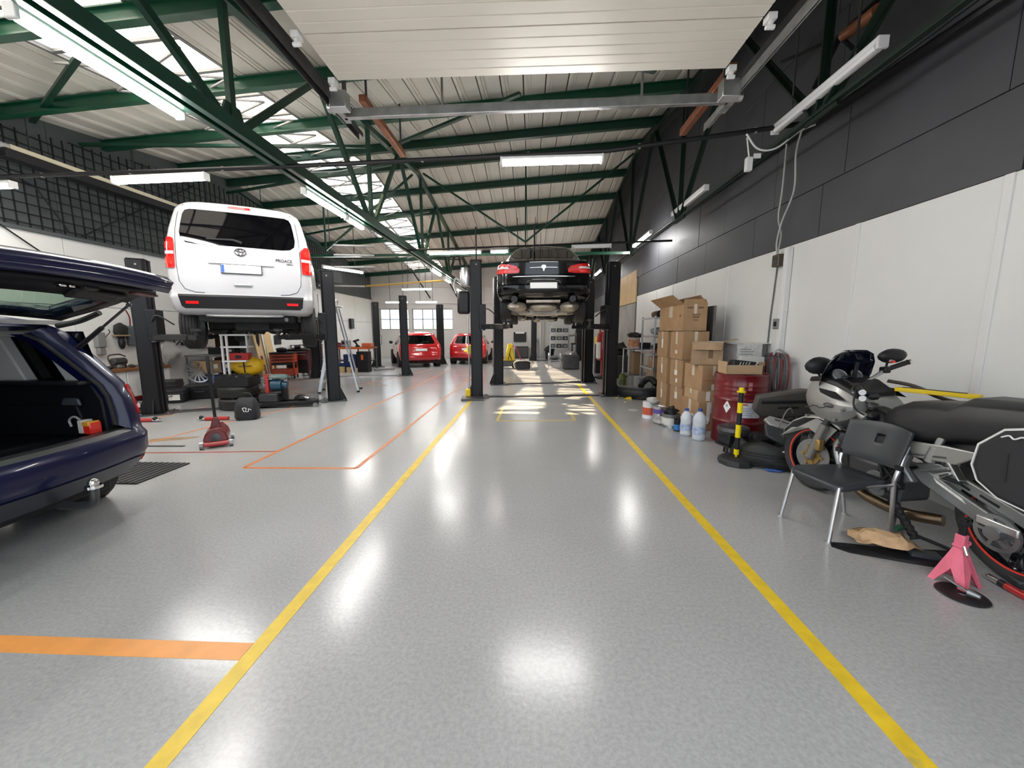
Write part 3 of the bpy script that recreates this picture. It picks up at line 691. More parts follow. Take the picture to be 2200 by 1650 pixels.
for s_ in (-1, 1):
    q = lambda a, b: (s_ * a, s_ * b) if s_ > 0 else (-b, -a)
    tl = S.patch([(.97, *q(.835, 1.05)), (.985, *q(.83, 1.07)), (1.30, *q(.82, 1.10)), (1.36, *q(.83, 1.06)), (1.375, *q(.86, 1.0))], 8, .016).obj('tail_light', LENS, van)
    S.patch([(1.15, *q(.83, 1.06)), (1.19, *q(.83, 1.06))], 8, .020).obj('clear_band', LENS_C, tl)
    S.patch([(1.02, *q(.87, .98)), (1.11, *q(.87, .98))], 8, .020).obj('stop_lens', LENS_L, tl)
    S.patch([(1.23, *q(.87, .98)), (1.31, *q(.87, .98))], 8, .020).obj('stop_lens', LENS_L, tl)
    S.patch([(.50, *q(.58, .74)), (.535, *q(.58, .74))], 5, .022).obj('reflector', mat('vivid_red_reflector', (.9, .01, .01), .3), van)  # reflector in its own vivid red
    B().blob((s_ * .62, .9, 1.96), (.05, .10, .02), 1, 0).obj('roof_cap', CARW, van)
    wheel(van, s_ * .845, .70, .20, .335, .23, STEEL, side=s_); wheel(van, s_ * .80, 4.1, .24, .335, .23, STEEL, side=s_)
    B().box(s_ * 1.0 - .06, s_ * 1.0 + .06, 3.5, 3.7, 1.2, 1.45).obj('door_mirror', PLASTIC, van, bev=.03)
S.patch([(.44, -.76, .76), (.47, -.80, .80), (.60, -.82, .82), (.63, -.83, .83)], 16, .012).obj('bumper_step', PLASTIC, van)
S.patch([(1.055, -.42, .42), (1.07, -.43, .43), (1.085, -.42, .42)], 12, .022).obj('plate_garnish', CARW, van)
plate(van, S, .99)
S.patch([(.74, -.10, .10), (.75, -.125, .125), (.785, -.13, .13)], 8, .004).obj('tailgate_handle', mat('recess_grey', (.33, .33, .34), .4), van)
B().tube([S.at(.775, k)[0] + V((0, -.02, 0)) for k in (-.11, -.05, .05, .11)], .008).obj('handle_lip', CARW, van)
wp = [S.at(z, u)[0] + V((0, -.025, 0)) for z, u in ((1.35, .03), (1.385, -.08), (1.375, -.42))]
B().tube(wp, [.022, .016, .008], 8).obj('rear_wiper', PLASTIC, van)
p, n = S.at(1.225, 0); M_ = face_out((0, p.y - .012, 1.225), (0, -1, .12))
eb = B()
for a, b, dx, dy in ((.074, .05, 0, 0), (.030, .048, 0, .0), (.062, .020, 0, .026)):
    eb.tube([M_ @ V((dx + a * cos(t), dy + b * sin(t), 0)) for t in [2 * pi * k / 28 for k in range(28)]], .0055, 6, closed=True)
eb.obj('oval_emblem', mat('dark_chrome', (.10, .10, .11), .2, 1), van)
p, n = S.at(1.145, .58); txt('PROACE', .062, face_out(p + n * .006, n), BLACKM, van)
p, n = S.at(1.10, .66); txt('VERSO', .032, face_out(p + n * .006, n), BLACKM, van)
b = B().box(-.66, .66, .25, 4.6, .26, .40).box(-.25, .25, .5, 1.0, .14, .3).box(-.7, .7, .88, 1.08, .16, .28).box(-.35, .2, 1.4, 4.2, .12, .25).box(.25, .6, 1.4, 2.3, .10, .25)
b.obj('underbody', UNDER, van, bev=.02)
for k in range(7): B().blob((-.6 + .2 * k, 1.2 + .4 * (k % 3), .17), (.13, .3, .09), k, .5).obj('underbody_lump', UNDER, van)
B().tube(smooth_path([(-.5, .12, .36), (-.46, .02, .345), (0, -.02, .34), (.46, .02, .345), (.5, .12, .36)]), .017).obj('tow_bar', STEEL, van)
B().cyl((.55, .35, .30), (.55, .05, .30), .03, 12).obj('exhaust_pipe', STEEL_D, van)
B().box(-.7, .7, 4.85, 4.99, .75, .95).obj('headlight_band', LENS_C, van, bev=.02)

# ---- black saloon, lifted
bc = thing('black_saloon', 'glossy black saloon raised on the two-column lift with its grimy exhaust showing', 'car', (.25, 7.42, 1.74), R(-.9))
S = Shell(W=[(.20, .80), (.28, .88), (.45, .92), (.7, .925), (.92, .90), (1.02, .84), (1.10, .76), (1.3, .70), (1.47, .62), (1.57, .50), (1.59, .3)],
          YR=[(.20, .60), (.28, .40), (.34, .12), (.40, .03), (.45, .0), (.56, .0), (.58, .05), (.8, .07), (.98, .04), (1.03, .09), (1.06, .22), (1.12, .42), (1.47, 1.1), (1.57, 1.4), (1.59, 1.7)],
          BU=[(.2, .16), (.6, .13), (1.0, .13), (1.1, .12), (1.5, .15)], RC=[(.2, .22), (.6, .24), (1.0, .2), (1.5, .2)],
          YFr=[(.2, 4.6), (.5, 4.75), (.8, 4.6), (.95, 3.6), (1.44, 2.75), (1.59, 2.4)])
S.body([.20, .24, .28, .34, .37, .40, .45, .555, .585, .66, .75, .85, .92, .98, 1.01, 1.03, 1.06, 1.12, 1.22, 1.32, 1.40, 1.47, 1.51, 1.55, 1.575, 1.59]).obj('body', CARB, bc, sm=45)
S.patch([(1.13, -.58, .58), (1.16, -.60, .60), (1.3, -.55, .55), (1.40, -.50, .50), (1.42, -.45, .45)], 14, .006).obj('rear_window', GLASS_D, bc)
for s_ in (-1, 1):
    q = lambda a, b: (s_ * a, s_ * b) if s_ > 0 else (-b, -a)
    tl = S.patch([(.79, *q(.58, 1.08)), (.80, *q(.47, 1.10)), (.86, *q(.46, 1.12)), (.92, *q(.52, 1.12)), (.955, *q(.66, 1.08)), (.97, *q(.78, 1.0))], 12, .012).obj('tail_light', LENS, bc)
    S.patch([(.875, *q(.66, 1.04)), (.91, *q(.70, 1.04))], 8, .018).obj('clear_band', LENS_C, tl)
    S.patch([(.80, *q(.70, .98)), (.85, *q(.70, .98))], 8, .018).obj('stop_lens', LENS_L, tl)
    wheel(bc, s_ * .78, .92, .20, .33, .225, ALU, side=s_); wheel(bc, s_ * .78, 3.7, .20, .33, .225, ALU, side=s_)
    # silencer boxes, tail pipes and suspension arms
    B().blob((s_ * .52, .36, .17), (.20, .22, .10), 2 + s_, .12, 14).obj('silencer', HEAT, bc)
    B().cyl((s_ * .56, .30, .27), (s_ * .56, .03, .30), .062, 16).obj('tail_pipe', BLACKP, bc)
    B().bar((s_ * .72, 1.0, .08), (s_ * .2, 1.25, .02), .09, .05).bar((s_ * .70, .85, .1), (s_ * .25, .8, .06), .06, .05).obj('suspension_arm', HEAT, bc, bev=.012)
    B().cyl((s_ * .60, .92, .05), (s_ * .58, .98, .4), .055, 12).obj('damper', STEEL_D, bc)
    B().box(s_ * .98 - .08, s_ * .98 + .08, 3.0, 3.12, .95, 1.08).obj('door_mirror', CARB, bc, bev=.03)
    S.line([(.40, s_ * .98), (.46, s_ * .50), (.50, s_ * .38), (.64, s_ * .30), (.66, 0)], .008, .002).obj('bumper_crease', CARB, bc)
S.line([(.985, -.27), (.99, 0), (.985, .27)], .008, .008).obj('boot_strip', CHROME, bc)
S.line([(.725, -.60), (.73, 0), (.725, .60)], .010, .008).obj('bumper_strip', CHROME, bc)
S.line([(.665, -.22), (.667, 0), (.665, .22)], .007, .008).obj('handle_strip', STEEL, bc)
S.line([(.885, -.26), (.888, -.05)], .010, .010).obj('emblem_bar', CHROME, bc); S.line([(.888, .05), (.885, .26)], .010, .010).obj('emblem_bar', CHROME, bc)
p, n = S.at(.885, 0); M_ = face_out((0, p.y - .012, .885), (0, -1, 0))
B().prism([(-.045, .04), (0, .055), (.045, .04), (.05, -.005), (.018, -.03), (.012, -.07), (-.012, -.07), (-.018, -.03), (-.05, -.005)], 0, .012, M=M_).obj('animal_emblem', CHROME, bc, bev=.004)
plate(bc, S, .545, .255, .055, False, .016)
b = B().box(-.74, .74, .5, 4.3, .14, .28).box(-.1, .12, 1.5, 3.8, .02, .16)
b.obj('underbody', UNDER, bc, bev=.02)
B().loft([[(x, .62 + .02 * sin(x * 7), .02 + dz + .05 * abs(x)) for dz in (0, .1)] + [(x, .86, .12 + .05 * abs(x)), (x, .86, .0 + .05 * abs(x))] for x in [-.5 + .1 * k for k in range(11)]]).obj('cross_member', HEAT, bc)
B().box(-.34, .34, .20, .60, .24, .30).blob((0, .42, .17), (.32, .18, .08), 3, .25).obj('heat_shield', HEAT, bc, bev=.015)
B().tube(smooth_path([(-.4, .5, .12), (-.2, .75, .06), (.0, 1.3, .05), (.05, 2.6, .05)]), .03, 10).obj('exhaust_pipe', HEAT, bc)
B().tube(smooth_path([(.4, .5, .12), (.25, .75, .05), (.1, 1.0, .04), (.02, 1.4, .04)]), .03, 10).obj('exhaust_pipe', HEAT, bc)
for k in range(9): B().blob((-.45 + .11 * k, 1.2 + .35 * (k % 4), -.02 + .02 * (k % 3)), (.10, .2, .07), k + 20, .5).obj('underbody_lump', HEAT if k % 3 == 0 else UNDER, bc)
B().cyl((-.05, 1.5, 1.57), (-.05, 1.4, 1.86), .006, 6).cyl((-.05, 1.5, 1.55), (-.05, 1.5, 1.61), .025, 8).obj('aerial', PLASTIC, bc)
B().box(-.6, .6, 4.5, 4.66, .55, .68).obj('headlight_band', LENS_C, bc, bev=.02)

# ---- red cars on the floor at the back
def red_car(label, loc, rz, hatch, s_c):
    t = thing('red_hatchback', label, 'car', (*loc, 0), rz); t.scale = (s_c,) * 3
    k = 0 if hatch else .04
    S = Shell(W=[(.22, .76), (.30, .83), (.5, .87), (.8, .865), (.95, .84), (1.2, .74), (1.40, .64), (1.46, .52), (1.48, .3)],
              YR=[(.22, .18), (.30, .04), (.48, .0), (.55, .04), (.9, .09), (.97, .14), (1.35, .42 - k), (1.43, .5), (1.48, 1.1)],
              BU=[(.2, .12), (1.4, .12)], RC=[(.2, .2), (.6, .2), (1.4, .2)], YFr=[(.22, 3.75), (.6, 3.85), (.85, 3.6), (.95, 3.0), (1.4, 2.2), (1.48, 1.9)])
    S.body([.22, .26, .30, .4, .5, .56, .7, .82, .92, .97, 1.05, 1.2, 1.32, 1.38, 1.42, 1.45, 1.48]).obj('body', CARR, t, sm=50)
    S.patch([(.98, -.52, .52), (1.01, -.60, .60), (1.15, -.56, .56), (1.30, -.50, .50), (1.33, -.44, .44)], 12, .006).obj('rear_window', GLASS_D, t)
    S.patch([(.24, -.80, .80), (.30, -.84, .84)], 12, .012).obj('bumper_skirt', PLASTIC, t)
    for s_ in (-1, 1):
        q = lambda a, b: (s_ * a, s_ * b) if s_ > 0 else (-b, -a)
        S.patch([(.70, *q(.70, .98)), (.73, *q(.66, 1.0)), (.93, *q(.70, 1.0)), (.96, *q(.76, .96))], 8, .012).obj('tail_light', LENS, t)
        S.patch([(1.0, *q(1.15, 1.72)), (1.03, *q(1.08, 1.74)), (1.3, *q(1.12, 1.70)), (1.34, *q(1.2, 1.66))], 8, .004).obj('side_window', GLASS_D, t)
        S.patch([(1.0, *q(1.80, 2.75)), (1.03, *q(1.80, 2.72)), (1.3, *q(1.78, 2.3)), (1.34, *q(1.8, 2.2))], 8, .004).obj('side_window', GLASS_D, t)
        for yy in (.75, 3.15):
            B().lathe([(0, -.11), (.36, -.11), (.36, .10), (0, .10)], 28, M=TR(s_ * .775, yy, .30, 0, pi / 2, 0)).obj('wheel_arch', UNDER, t)
            wheel(t, s_ * .80, yy, .29, .29, .19, ALU, 7, s_)
        B().blob((s_ * .94, 2.62, 1.0), (.09, .06, .07), 1, 0).obj('door_mirror', PLASTIC, t)
        S.line([(.45, s_ * 1.76), (.8, s_ * 1.77), (1.3, s_ * 1.74)], .004, .001).obj('door_seam', INT_D, t)
        S.line([(.45, s_ * 2.8), (.95, s_ * 2.78)], .004, .001).obj('door_seam', INT_D, t)
    plate(t, S, .74 if hatch else .72, .24, .05, False, .014)
    B().tube([S.at(z, u)[0] + V((0, -.02, 0)) for z, u in ((1.02, .0), (1.06, .1), (1.06, .35))], .010, 6).obj('rear_wiper', PLASTIC, t)
    B().box(-.7, .7, .25, 3.4, .16, .26).obj('underbody', UNDER, t, bev=.02)
    return t
red_car('red hatchback with rounded tail parked behind the slim black lift column', (-4.24, 14.72), R(26), True, .95)
red_car('red hatchback parked straight beside the lift column with the silver motor', (-2.72, 16.25), 0, False, .92)

# ---- navy estate with open hatch
wg = thing('navy_estate', 'dark blue estate car with its tailgate raised over an empty boot', 'car', (-3.04, 2.05, 0), R(90))
S = Shell(W=[(.24, .80), (.34, .90), (.6, .925), (.85, .92), (1.0, .90), (1.2, .84), (1.40, .77), (1.48, .70), (1.54, .58), (1.57, .35)],
          YR=[(.24, .22), (.30, .10), (.48, -.02), (.60, -.01), (.64, .03), (.9, .06), (1.0, .10), (1.40, .36), (1.46, .42), (1.52, .55), (1.57, .9)],
          BU=[(.2, .16), (.6, .14), (1.0, .14), (1.5, .14)], RC=[(.2, .18), (.6, .17), (1.4, .15)],
          YFr=[(.24, 4.5), (.6, 4.6), (.9, 4.4), (1.05, 3.5), (1.45, 2.6), (1.57, 2.2)])
def hole(c, j): return j < 5 and .64 < c.z < 1.45 and c.y < 1.2
bd = S.body([.24, .28, .32, .40, .48, .56, .60, .64, .72, .80, .9, 1.0, 1.1, 1.2, 1.3, 1.40, 1.45, 1.50, 1.54, 1.57], hole).obj('body', NAVY, wg, sm=50)
def edge(z):
    h = S.half(z); return h[5]
zs_ = [.64, .72, .8, .9, 1.0, 1.1, 1.2, 1.3, 1.40, 1.45]
for s_ in (-1, 1):
    # jamb: two steps with a rubber seal between
    o1 = [(s_ * edge(z)[0], edge(z)[1], z) for z in zs_]
    i1 = [(s_ * (edge(z)[0] - .03), edge(z)[1] + .06, lerp(.68, 1.42, (z - .64) / .81)) for z in zs_]
    i2 = [(s_ * (edge(z)[0] - .07), edge(z)[1] + .07, lerp(.70, 1.40, (z - .64) / .81)) for z in zs_]
    i3 = [(s_ * (edge(z)[0] - .08), edge(z)[1] + .16, lerp(.70, 1.40, (z - .64) / .81)) for z in zs_]
    B().grid([o1, i1, i2, i3]).obj('boot_jamb', NAVY, wg, sm=60)
    B().tube([(x, y - .01, z) for x, y, z in i2], .014, 8).obj('door_seal', RUBBER, wg)
    q = lambda a, b: (s_ * a, s_ * b) if s_ > 0 else (-b, -a)
    tl = S.patch([(.76, *q(.86, 1.16)), (.80, *q(.85, 1.20)), (.96, *q(.83, 1.22)), (1.0, *q(.84, 1.16))], 8, .014).obj('tail_light', LENS, wg)
    S.patch([(.80, *q(.88, 1.0)), (.83, *q(.88, 1.02))], 5, .020).obj('clear_band', LENS_C, tl)
    S.patch([(.37, *q(.84, .97)), (.40, *q(.84, .98))], 5, .014).obj('reflector', LENS_L, wg)
    S.patch([(1.04, *q(1.05, 1.65)), (1.08, *q(.98, 1.68)), (1.36, *q(1.10, 1.62)), (1.40, *q(1.2, 1.56))], 8, .004).obj('side_window', GLASS_D, wg)
    S.patch([(1.04, *q(1.72, 3.0)), (1.36, *q(1.70, 2.7))], 8, .004).obj('side_window', GLASS_D, wg)
    for yy in (.86, 3.6):
        B().lathe([(0, -.13), (.40, -.13), (.40, .09), (0, .09)], 28, M=TR(s_ * .82, yy, .33, 0, pi / 2, 0)).obj('wheel_arch', UNDER, wg)
        wheel(wg, s_ * .79, yy, .315, .315, .21, ALU, 5, s_)
    B().box(s_ * 1.0 - .08, s_ * 1.0 + .08, 2.9, 3.05, 1.0, 1.13).obj('door_mirror', NAVY, wg, bev=.03)
o1 = [(x, edge(1.45)[1] + .0 + .0 * x - .14 * (1 - (abs(x) / .62) ** 2) * .6, 1.455) for x in [-.60 + .12 * k for k in range(11)]]
B().grid([o1, [(x, y + .10, 1.43) for x, y, z in o1], [(x, y + .2, 1.42) for x, y, z in o1]]).obj('top_jamb', NAVY, wg)
o1 = [(x, S.at(.64, x)[0].y, .64) for x in [-.74 + .148 * k for k in range(11)]]
B().grid([o1, [(x, y + .03, .665) for x, y, z in o1], [(x, y + .14, .66) for x, y, z in o1], [(x, y + .18, .62) for x, y, z in o1]]).obj('sill_plate', mat('boot_sill_plastic', (.03, .03, .035), .4), wg)
S.patch([(.30, -.84, .84), (.36, -.92, .92), (.42, -.9, .9)], 16, .012).obj('bumper_skirt', mat('dark_bumper_plastic', (.03, .033, .045), .4), wg)
B().box(-.72, .72, .15, 1.62, .58, .62).obj('boot_floor', INT_D, wg)
B().box(-.74, .74, 1.55, 1.66, .5, 1.06).obj('seat_back', INT_D, wg, bev=.04)
for x in (-.45, .42):
    hr = B().box(x - .13, x + .13, 1.50, 1.62, 1.10, 1.30).obj('headrest', INT_D, wg, bev=.05)
    B().cyl((x - .06, 1.56, 1.0), (x - .06, 1.56, 1.12), .007, 8).cyl((x + .06, 1.56, 1.0), (x + .06, 1.56, 1.12), .007, 8).obj('headrest_post', CHROME, hr)
B().box(-.72, .72, .5, 2.6, 1.47, 1.5).obj('head_lining', INT_G, wg)
for s_ in (-1, 1):
    X_ = lambda v: s_ * v
    def slab(name, poly, x0, x1, m, par=wg, bev=.012):
        return B().prism([(a, c) for a, c in poly], x0, x1, M=MX(((0, 0, s_, 0), (1, 0, 0, 0), (0, 1, 0, 0), (0, 0, 0, 1)))).obj(name, m, par, bev=bev)
    slab('side_trim', [(.22, .60), (1.62, .60), (1.62, 1.04), (.32, 1.04), (.24, .9)], .66, .74, INT_D)
    slab('side_ledge', [(.3, 1.02), (1.0, 1.02), (1.0, 1.05), (.3, 1.05)], .58, .70, PLASTIC)
    slab('trim_pocket', [(.35, .62), (1.2, .62), (1.15, .86), (.42, .86)], .635, .67, INT_D)
    slab('quarter_glass', [(.3, 1.05), (1.3, 1.05), (1.3, 1.42), (.4, 1.42)], .735, .74, GLASS_D, bev=0)
    slab('rear_pillar_trim', [(.32, 1.04), (.50, 1.04), (.66, 1.33), (.80, 1.42), (.58, 1.42)], .655, .73, INT_G)
    slab('mid_pillar_trim', [(.80, 1.02), (1.04, 1.02), (1.18, 1.42), (1.0, 1.42)], .65, .73, INT_G)
    slab('roof_rail_trim', [(.56, 1.38), (1.9, 1.38), (1.9, 1.47), (.6, 1.46)], .64, .73, INT_G)
    slab('grab_handle', [(.36, .86), (.52, .86), (.50, .92), (.38, .92)], .615, .64, mat('dark_grey_trim', (.05, .055, .07), .4))
bt = B().box(.56, .635, .30, .34, .66, .76).box(.56, .64, .24, .30, .655, .74, 1)
bt.obj('lamp_cluster', [mat('white_socket', (.7, .68, .62), .4), LENS_L], wg, bev=.006)
B().box(.555, .635, .245, .30, .715, .75).obj('amber_lens', mat('amber_lens', (.85, .42, .03), .2, coat=1), wg, bev=.006)
B().tube(smooth_path([(.60, .34, .74), (.6, .4, .78), (.61, .46, .75), (.61, .45, .70)]), .008).obj('cable', LTGREY, wg)
# tow hook
tb = B().tube(smooth_path([(.22, .12, .26), (.22, -.02, .26), (.22, -.13, .29), (.22, -.15, .40)]), .026, 10)
tb.obj('tow_hook', STEEL_D, wg)
B().ball((.22, -.15, .425), .03).lathe([(0, 0), (.045, .0), (.045, .018), (0, .018)], 14, M=TR(.22, -.15, .39)).obj('tow_ball', CHROME, wg)
B().box(-.7, .7, .3, 4.2, .18, .3).obj('underbody', UNDER, wg, bev=.02)
# the raised tailgate: a shell bent like the closed rear, turned up about its hinge
prof = [(.46, 1.50, .60), (.42, 1.45, .63), (.33, 1.30, .68), (.24, 1.16, .72), (.16, 1.04, .735), (.10, .97, .755), (.05, .92, .76), (.02, .82, .755), (.0, .74, .74), (.03, .66, .70)]
NXH = 12
def hp(i, k, d=0):
    y, z, w_ = prof[i]; x = w_ * (2 * k / NXH - 1); q = abs(2 * k / NXH - 1)
    return V((x, y + .045 * q * q - .045 + d, z))
HM = MX.Translation((0, .40, 1.55)) @ Euler((R(-79), 0, 0)).to_matrix().to_4x4() @ MX.Diagonal((1, .83, .83, 1)) @ MX.Translation((0, -.40, -1.53))
g = B(); n1 = NXH + 1
g.v = [tuple(HM @ hp(i, k)) for i in range(len(prof)) for k in range(n1)]
for i in range(len(prof) - 1):
    for k in range(NXH):
        if 1 <= i <= 3 and 1 <= k <= NXH - 2: continue
        g.f.append((i * n1 + k, (i + 1) * n1 + k, (i + 1) * n1 + k + 1, i * n1 + k + 1)); g.m.append(0)
tg = g.obj('tailgate', [NAVY, INT_D], wg, sm=50)
md = tg.modifiers.new('solid', 'SOLIDIFY'); md.thickness = .075; md.offset = 1; md.material_offset = 1; md.material_offset_rim = 0
B().grid([[HM @ hp(i, k, .02) for k in range(1, NXH)] for i in range(1, 5)]).obj('tailgate_glass', TINT, tg, sm=60)
def hbox(y0, y1, x0, x1, i, d, th, m, name, par=tg):
    pts = []
    b = B(); rows = []
    for t in range(5):
        v = lerp(i[0], i[1], t / 4); a = int(min(v, len(prof) - 2)); f = v - a
        rows.append([HM @ (hp(a, lerp(x0, x1, u / 8) , d).lerp(hp(a + 1, lerp(x0, x1, u / 8), d), f)) for u in range(9)])
    return B().grid(rows).obj(name, m, par, solid=th)
hbox(0, 0, .6, NXH - .6, (4.6, 8.2), .085, .03, INT_D, 'inner_trim')
hbox(0, 0, 8.2, 10.6, (4.9, 6.4), .12, .02, mat('trim_recess', (.006, .006, .007), .6), 'pull_pocket')
hbox(0, 0, 7.9, 8.5, (7.2, 7.9), .125, .02, PLASTIC, 'latch_button')
hbox(0, 0, 7.0, 7.25, (6.9, 7.5), .12, .02, CHROME, 'latch_pin'); hbox(0, 0, 7.4, 7.6, (6.9, 7.5), .12, .02, CHROME, 'latch_pin')
hbox(0, 0, 10.4, 11.6, (6.9, 8.0), .10, .015, mat('lamp_back', (.10, .02, .02), .4), 'inner_lamp')
hbox(0, 0, -.0, NXH, (8.55, 9), .02, .05, NAVY, 'lower_lip')
for s_ in (-1, 1):
    a = V((s_ * .69, .42, 1.28)); c = HM @ V((s_ * .70, .10 + .12, 1.02))
    m_ = a.lerp(c, .5)
    st = B().cyl(a, m_, .016, 10).obj('gas_strut', PLASTIC, wg)
    B().cyl(m_, c, .009, 8).obj('strut_rod', STEEL_D, st)
    for q_ in (a, c): B().ball(q_, .018, 8).obj('ball_joint', STEEL_D, st)
    p0 = V((s_ * .66, .44, 1.47))
B().tube(smooth_path([(.66, .5, 1.46), (.70, .36, 1.50), (.72, .22, 1.56)]), .02, 8).obj('cable_boot', RUBBER, wg)
# ---------------------------------------------------------------- floor markings
YELF = mat('yellow_floor_paint', (.72, .50, .02), .4, var=.12, vs=12, dirt=((.45, .36, .10), 9, .64))
ORF = mat('orange_floor_paint', (.56, .18, .055), .4, var=.12, vs=12, dirt=((.50, .30, .18), 8, .62))
def mark(label, pts, wd, m, h=.0015):
    b = B()
    for p, q in zip(pts, pts[1:]): b.bar((*p, h / 2), (*q, h / 2), wd, h)
    return tag(b.obj('floor_line', m, sm=0), label, 'marking')
mark('yellow floor line beside the orange bay outline, ending at the lift column', [(-1.22, -.3), (-1.22, 7.75)], .075, YELF)
mark('yellow floor line running beneath the right-hand lift arm past the drum and bollard', [(1.31, -.3), (1.31, 10.3)], .075, YELF, .0016)
mark('broad orange stripe meeting the yellow line near the blue car', [(-1.26, 1.46), (-5.5, 1.42)], .092, mat('broad_orange_paint', (.80, .33, .08), .4, var=.08, vs=8), .0013)
mark('orange bay outline on the floor between the trolley jack and yellow line', [(-2.99, 14), (-3.0, 3.69), (-1.81, 3.73), (-1.83, 12.6)], .045, ORF)
mark('thin dark red line from the blue car to the orange bay outline', [(-5.6, 4.02), (-3.02, 4.24)], .03, mat('dark_red_floor_paint', (.32, .05, .03), .4))
mark('worn orange line under the red handle and tool bag by the tyres', [(-4.9, 4.5), (-4.75, 5.76), (-4.45, 6.7), (-4.6, 7.3)], .04, ORF, .0012)
mark('worn orange line behind the black lift column left of the tyres', [(-6.2, 5.7), (-6.16, 6.9)], .04, ORF, .0012)
mark('worn orange cross line beyond the transmission jack towards the tool chests', [(-7.2, 9.1), (-5.0, 8.95)], .045, ORF, .0011)
mark('worn orange cross line just before the red tool chests', [(-7.6, 10.6), (-5.6, 10.8)], .045, ORF, .0011)
mark('faint orange line past the slim lift column towards the red cars', [(-4.6, 9.6), (-4.0, 12.0), (-3.7, 14.2)], .04, ORF, .0014)
mark('small yellow outline on the floor before the black car lift', [(-.5, 6.85), (-.52, 5.92), (.73, 6.02), (.72, 6.6)], .05, mat('pale_yellow_floor_outline', (.66, .50, .18), .4, var=.15, vs=9), .0012)  # pale yellow lines on three sides, far side left open
for i, (x, y, a, l_) in enumerate(((-4.75, 4.68, .3, .55), (-4.2, 10.0, -.5, .8), (-5.4, 8.5, -.1, .6))):
    B_ = B().prism([(l_ * .5 * cos(t) * (1 + .2 * sin(3 * t + i)), .11 * sin(t) * (1 + .3 * cos(2 * t))) for t in [2 * pi * k / 18 for k in range(18)]], 0, .001)
    o = B_.obj('floor_stain', mat('brown_stain', (.26, .19, .12), .4, var=.2, vs=9), sm=0); o.location = (x, y, 0); o.rotation_euler = (0, 0, a)
    tag(o, ['brown stain on the floor left of the trolley jack', 'brown stain on the floor beside the slim lift column', 'brown stain on the floor behind the transmission jack'][i], 'stain')

# ---------------------------------------------------------------- two-column lifts
def lift(label, pL, pR, H, za, reach=.75, bridge=True, m=BLACKM):
    pL = V((*pL, 0)); pR = V((*pR, 0)); d = pR - pL; ang = math.atan2(d.y, d.x); c = (pL + pR) / 2; hw = d.length / 2
    t = thing('car_lift', label, 'car lift', c, ang)
    for s_ in (-1, 1):
        x = s_ * hw
        b = B()   # open C section, mouth towards the car
        o = .12; b.box(x + s_ * o - .012, x + s_ * o + .012, -.135, .135, .02, H).box(x - .11, x + .11, -.14, -.122, .02, H).box(x - .11, x + .11, .122, .14, .02, H)
        b.box(min(x - s_ * .11, x - s_ * .07), max(x - s_ * .11, x - s_ * .07), -.14, -.05, .02, H).box(min(x - s_ * .11, x - s_ * .07), max(x - s_ * .11, x - s_ * .07), .05, .14, .02, H)
        b.box(x - .115, x + .115, -.145, .145, H, H + .015)
        b.obj('column', m, t, bev=.005, seg=1)
        bp_ = B().box(x - .24, x + .24, -.22, .22, 0, .02).obj('base_plate', STEEL_D, t, bev=.004)
        for q in (-.18, .18):
            for r in (-.16, .16): B().cyl((x + q, r, .02), (x + q, r, .045), .018, 6).obj('anchor_bolt', STEEL, bp_)
        for q in (-1, 1):
            yy = q * .12
            B().prism([(x + s_ * .125, .02), (x + s_ * .24, .02), (x + s_ * .125, .30)][::s_], -.008, .008, M=MX(((1, 0, 0, 0), (0, 0, -1, yy), (0, 1, 0, 0), (0, 0, 0, 1)))).obj('gusset', m, t, sm=0)
            B().prism([(q * .14, .02), (q * .22, .02), (q * .14, .28)][::q], -.008, .008, M=MX(((0, 0, 1, x), (1, 0, 0, 0), (0, 1, 0, 0), (0, 0, 0, 1)))).obj('gusset', m, t, sm=0)
        B().box(x - .012, x + .012, -.147, -.141, H - .09, H - .065).obj('fixing_plate', STEEL, t)
        B().cyl((x, 0, .1), (x, 0, H), .022, 10).obj('lift_screw', STEEL_D, t)
        if za:
            xc = x - s_ * .12
            cg = B().box(xc - .07, xc + .07, -.19, .19, za - .22, za + .30).obj('carriage', m, t, bev=.012)
            for q in (-1, 1):
                p0 = V((xc, q * .14, za - .16)); p1 = p0 + V((-s_ * reach * .75, q * reach * .75, 0)); p2 = p0.lerp(p1, .5)
                ar = B().bar(p0, p1, .11, .10).obj('arm', m, t, bev=.01)
                B().bar(p2, p1 + (p1 - p0) * .25, .08, .075).obj('arm_extension', m, ar)
                e = p1 + (p1 - p0) * .2
                B().cyl(e, e + V((0, 0, .10)), .03, 12).cyl(e + V((0, 0, .10)), e + V((0, 0, .14)), .07, 16).obj('lift_pad', RUBBER, ar)
                B().cyl(p0 + V((0, 0, -.08)), p0 + V((0, 0, .1)), .05, 12).obj('pivot', STEEL_D, ar)
            B().tube(smooth_path([(xc, -.2, za + .1), (xc - s_ * .1, -.25, za + .2), (xc - s_ * .3, -.22, za + .05)]), .012).obj('hose', RUBBER, t)
    if bridge: B().hexa([(-hw + .2, -.09, 0), (hw - .2, -.09, 0), (hw - .2, .09, 0), (-hw + .2, .09, 0)], [(-hw + .2, -.06, .025), (hw - .2, -.06, .025), (hw - .2, .06, .025), (-hw + .2, .06, .025)]).obj('bridge_plate', STEEL_D, t, sm=0)
    return t, hw
lift('black two-column lift holding up the white van', (-6.47, 6.18), (-4.06, 7.58), 2.58, 1.48, .8)
t, hw = lift('black two-column lift holding up the black saloon, with silver motor and control box', (-1.13, 8.12), (1.76, 8.48), 2.86, 1.68, .6)
B().lathe([(0, 0), (.10, 0), (.115, .03), (.115, .30), (.09, .37), (0, .38)], 20, M=TR(-hw - .22, -.05, 2.35)).obj('motor', ALU, t)
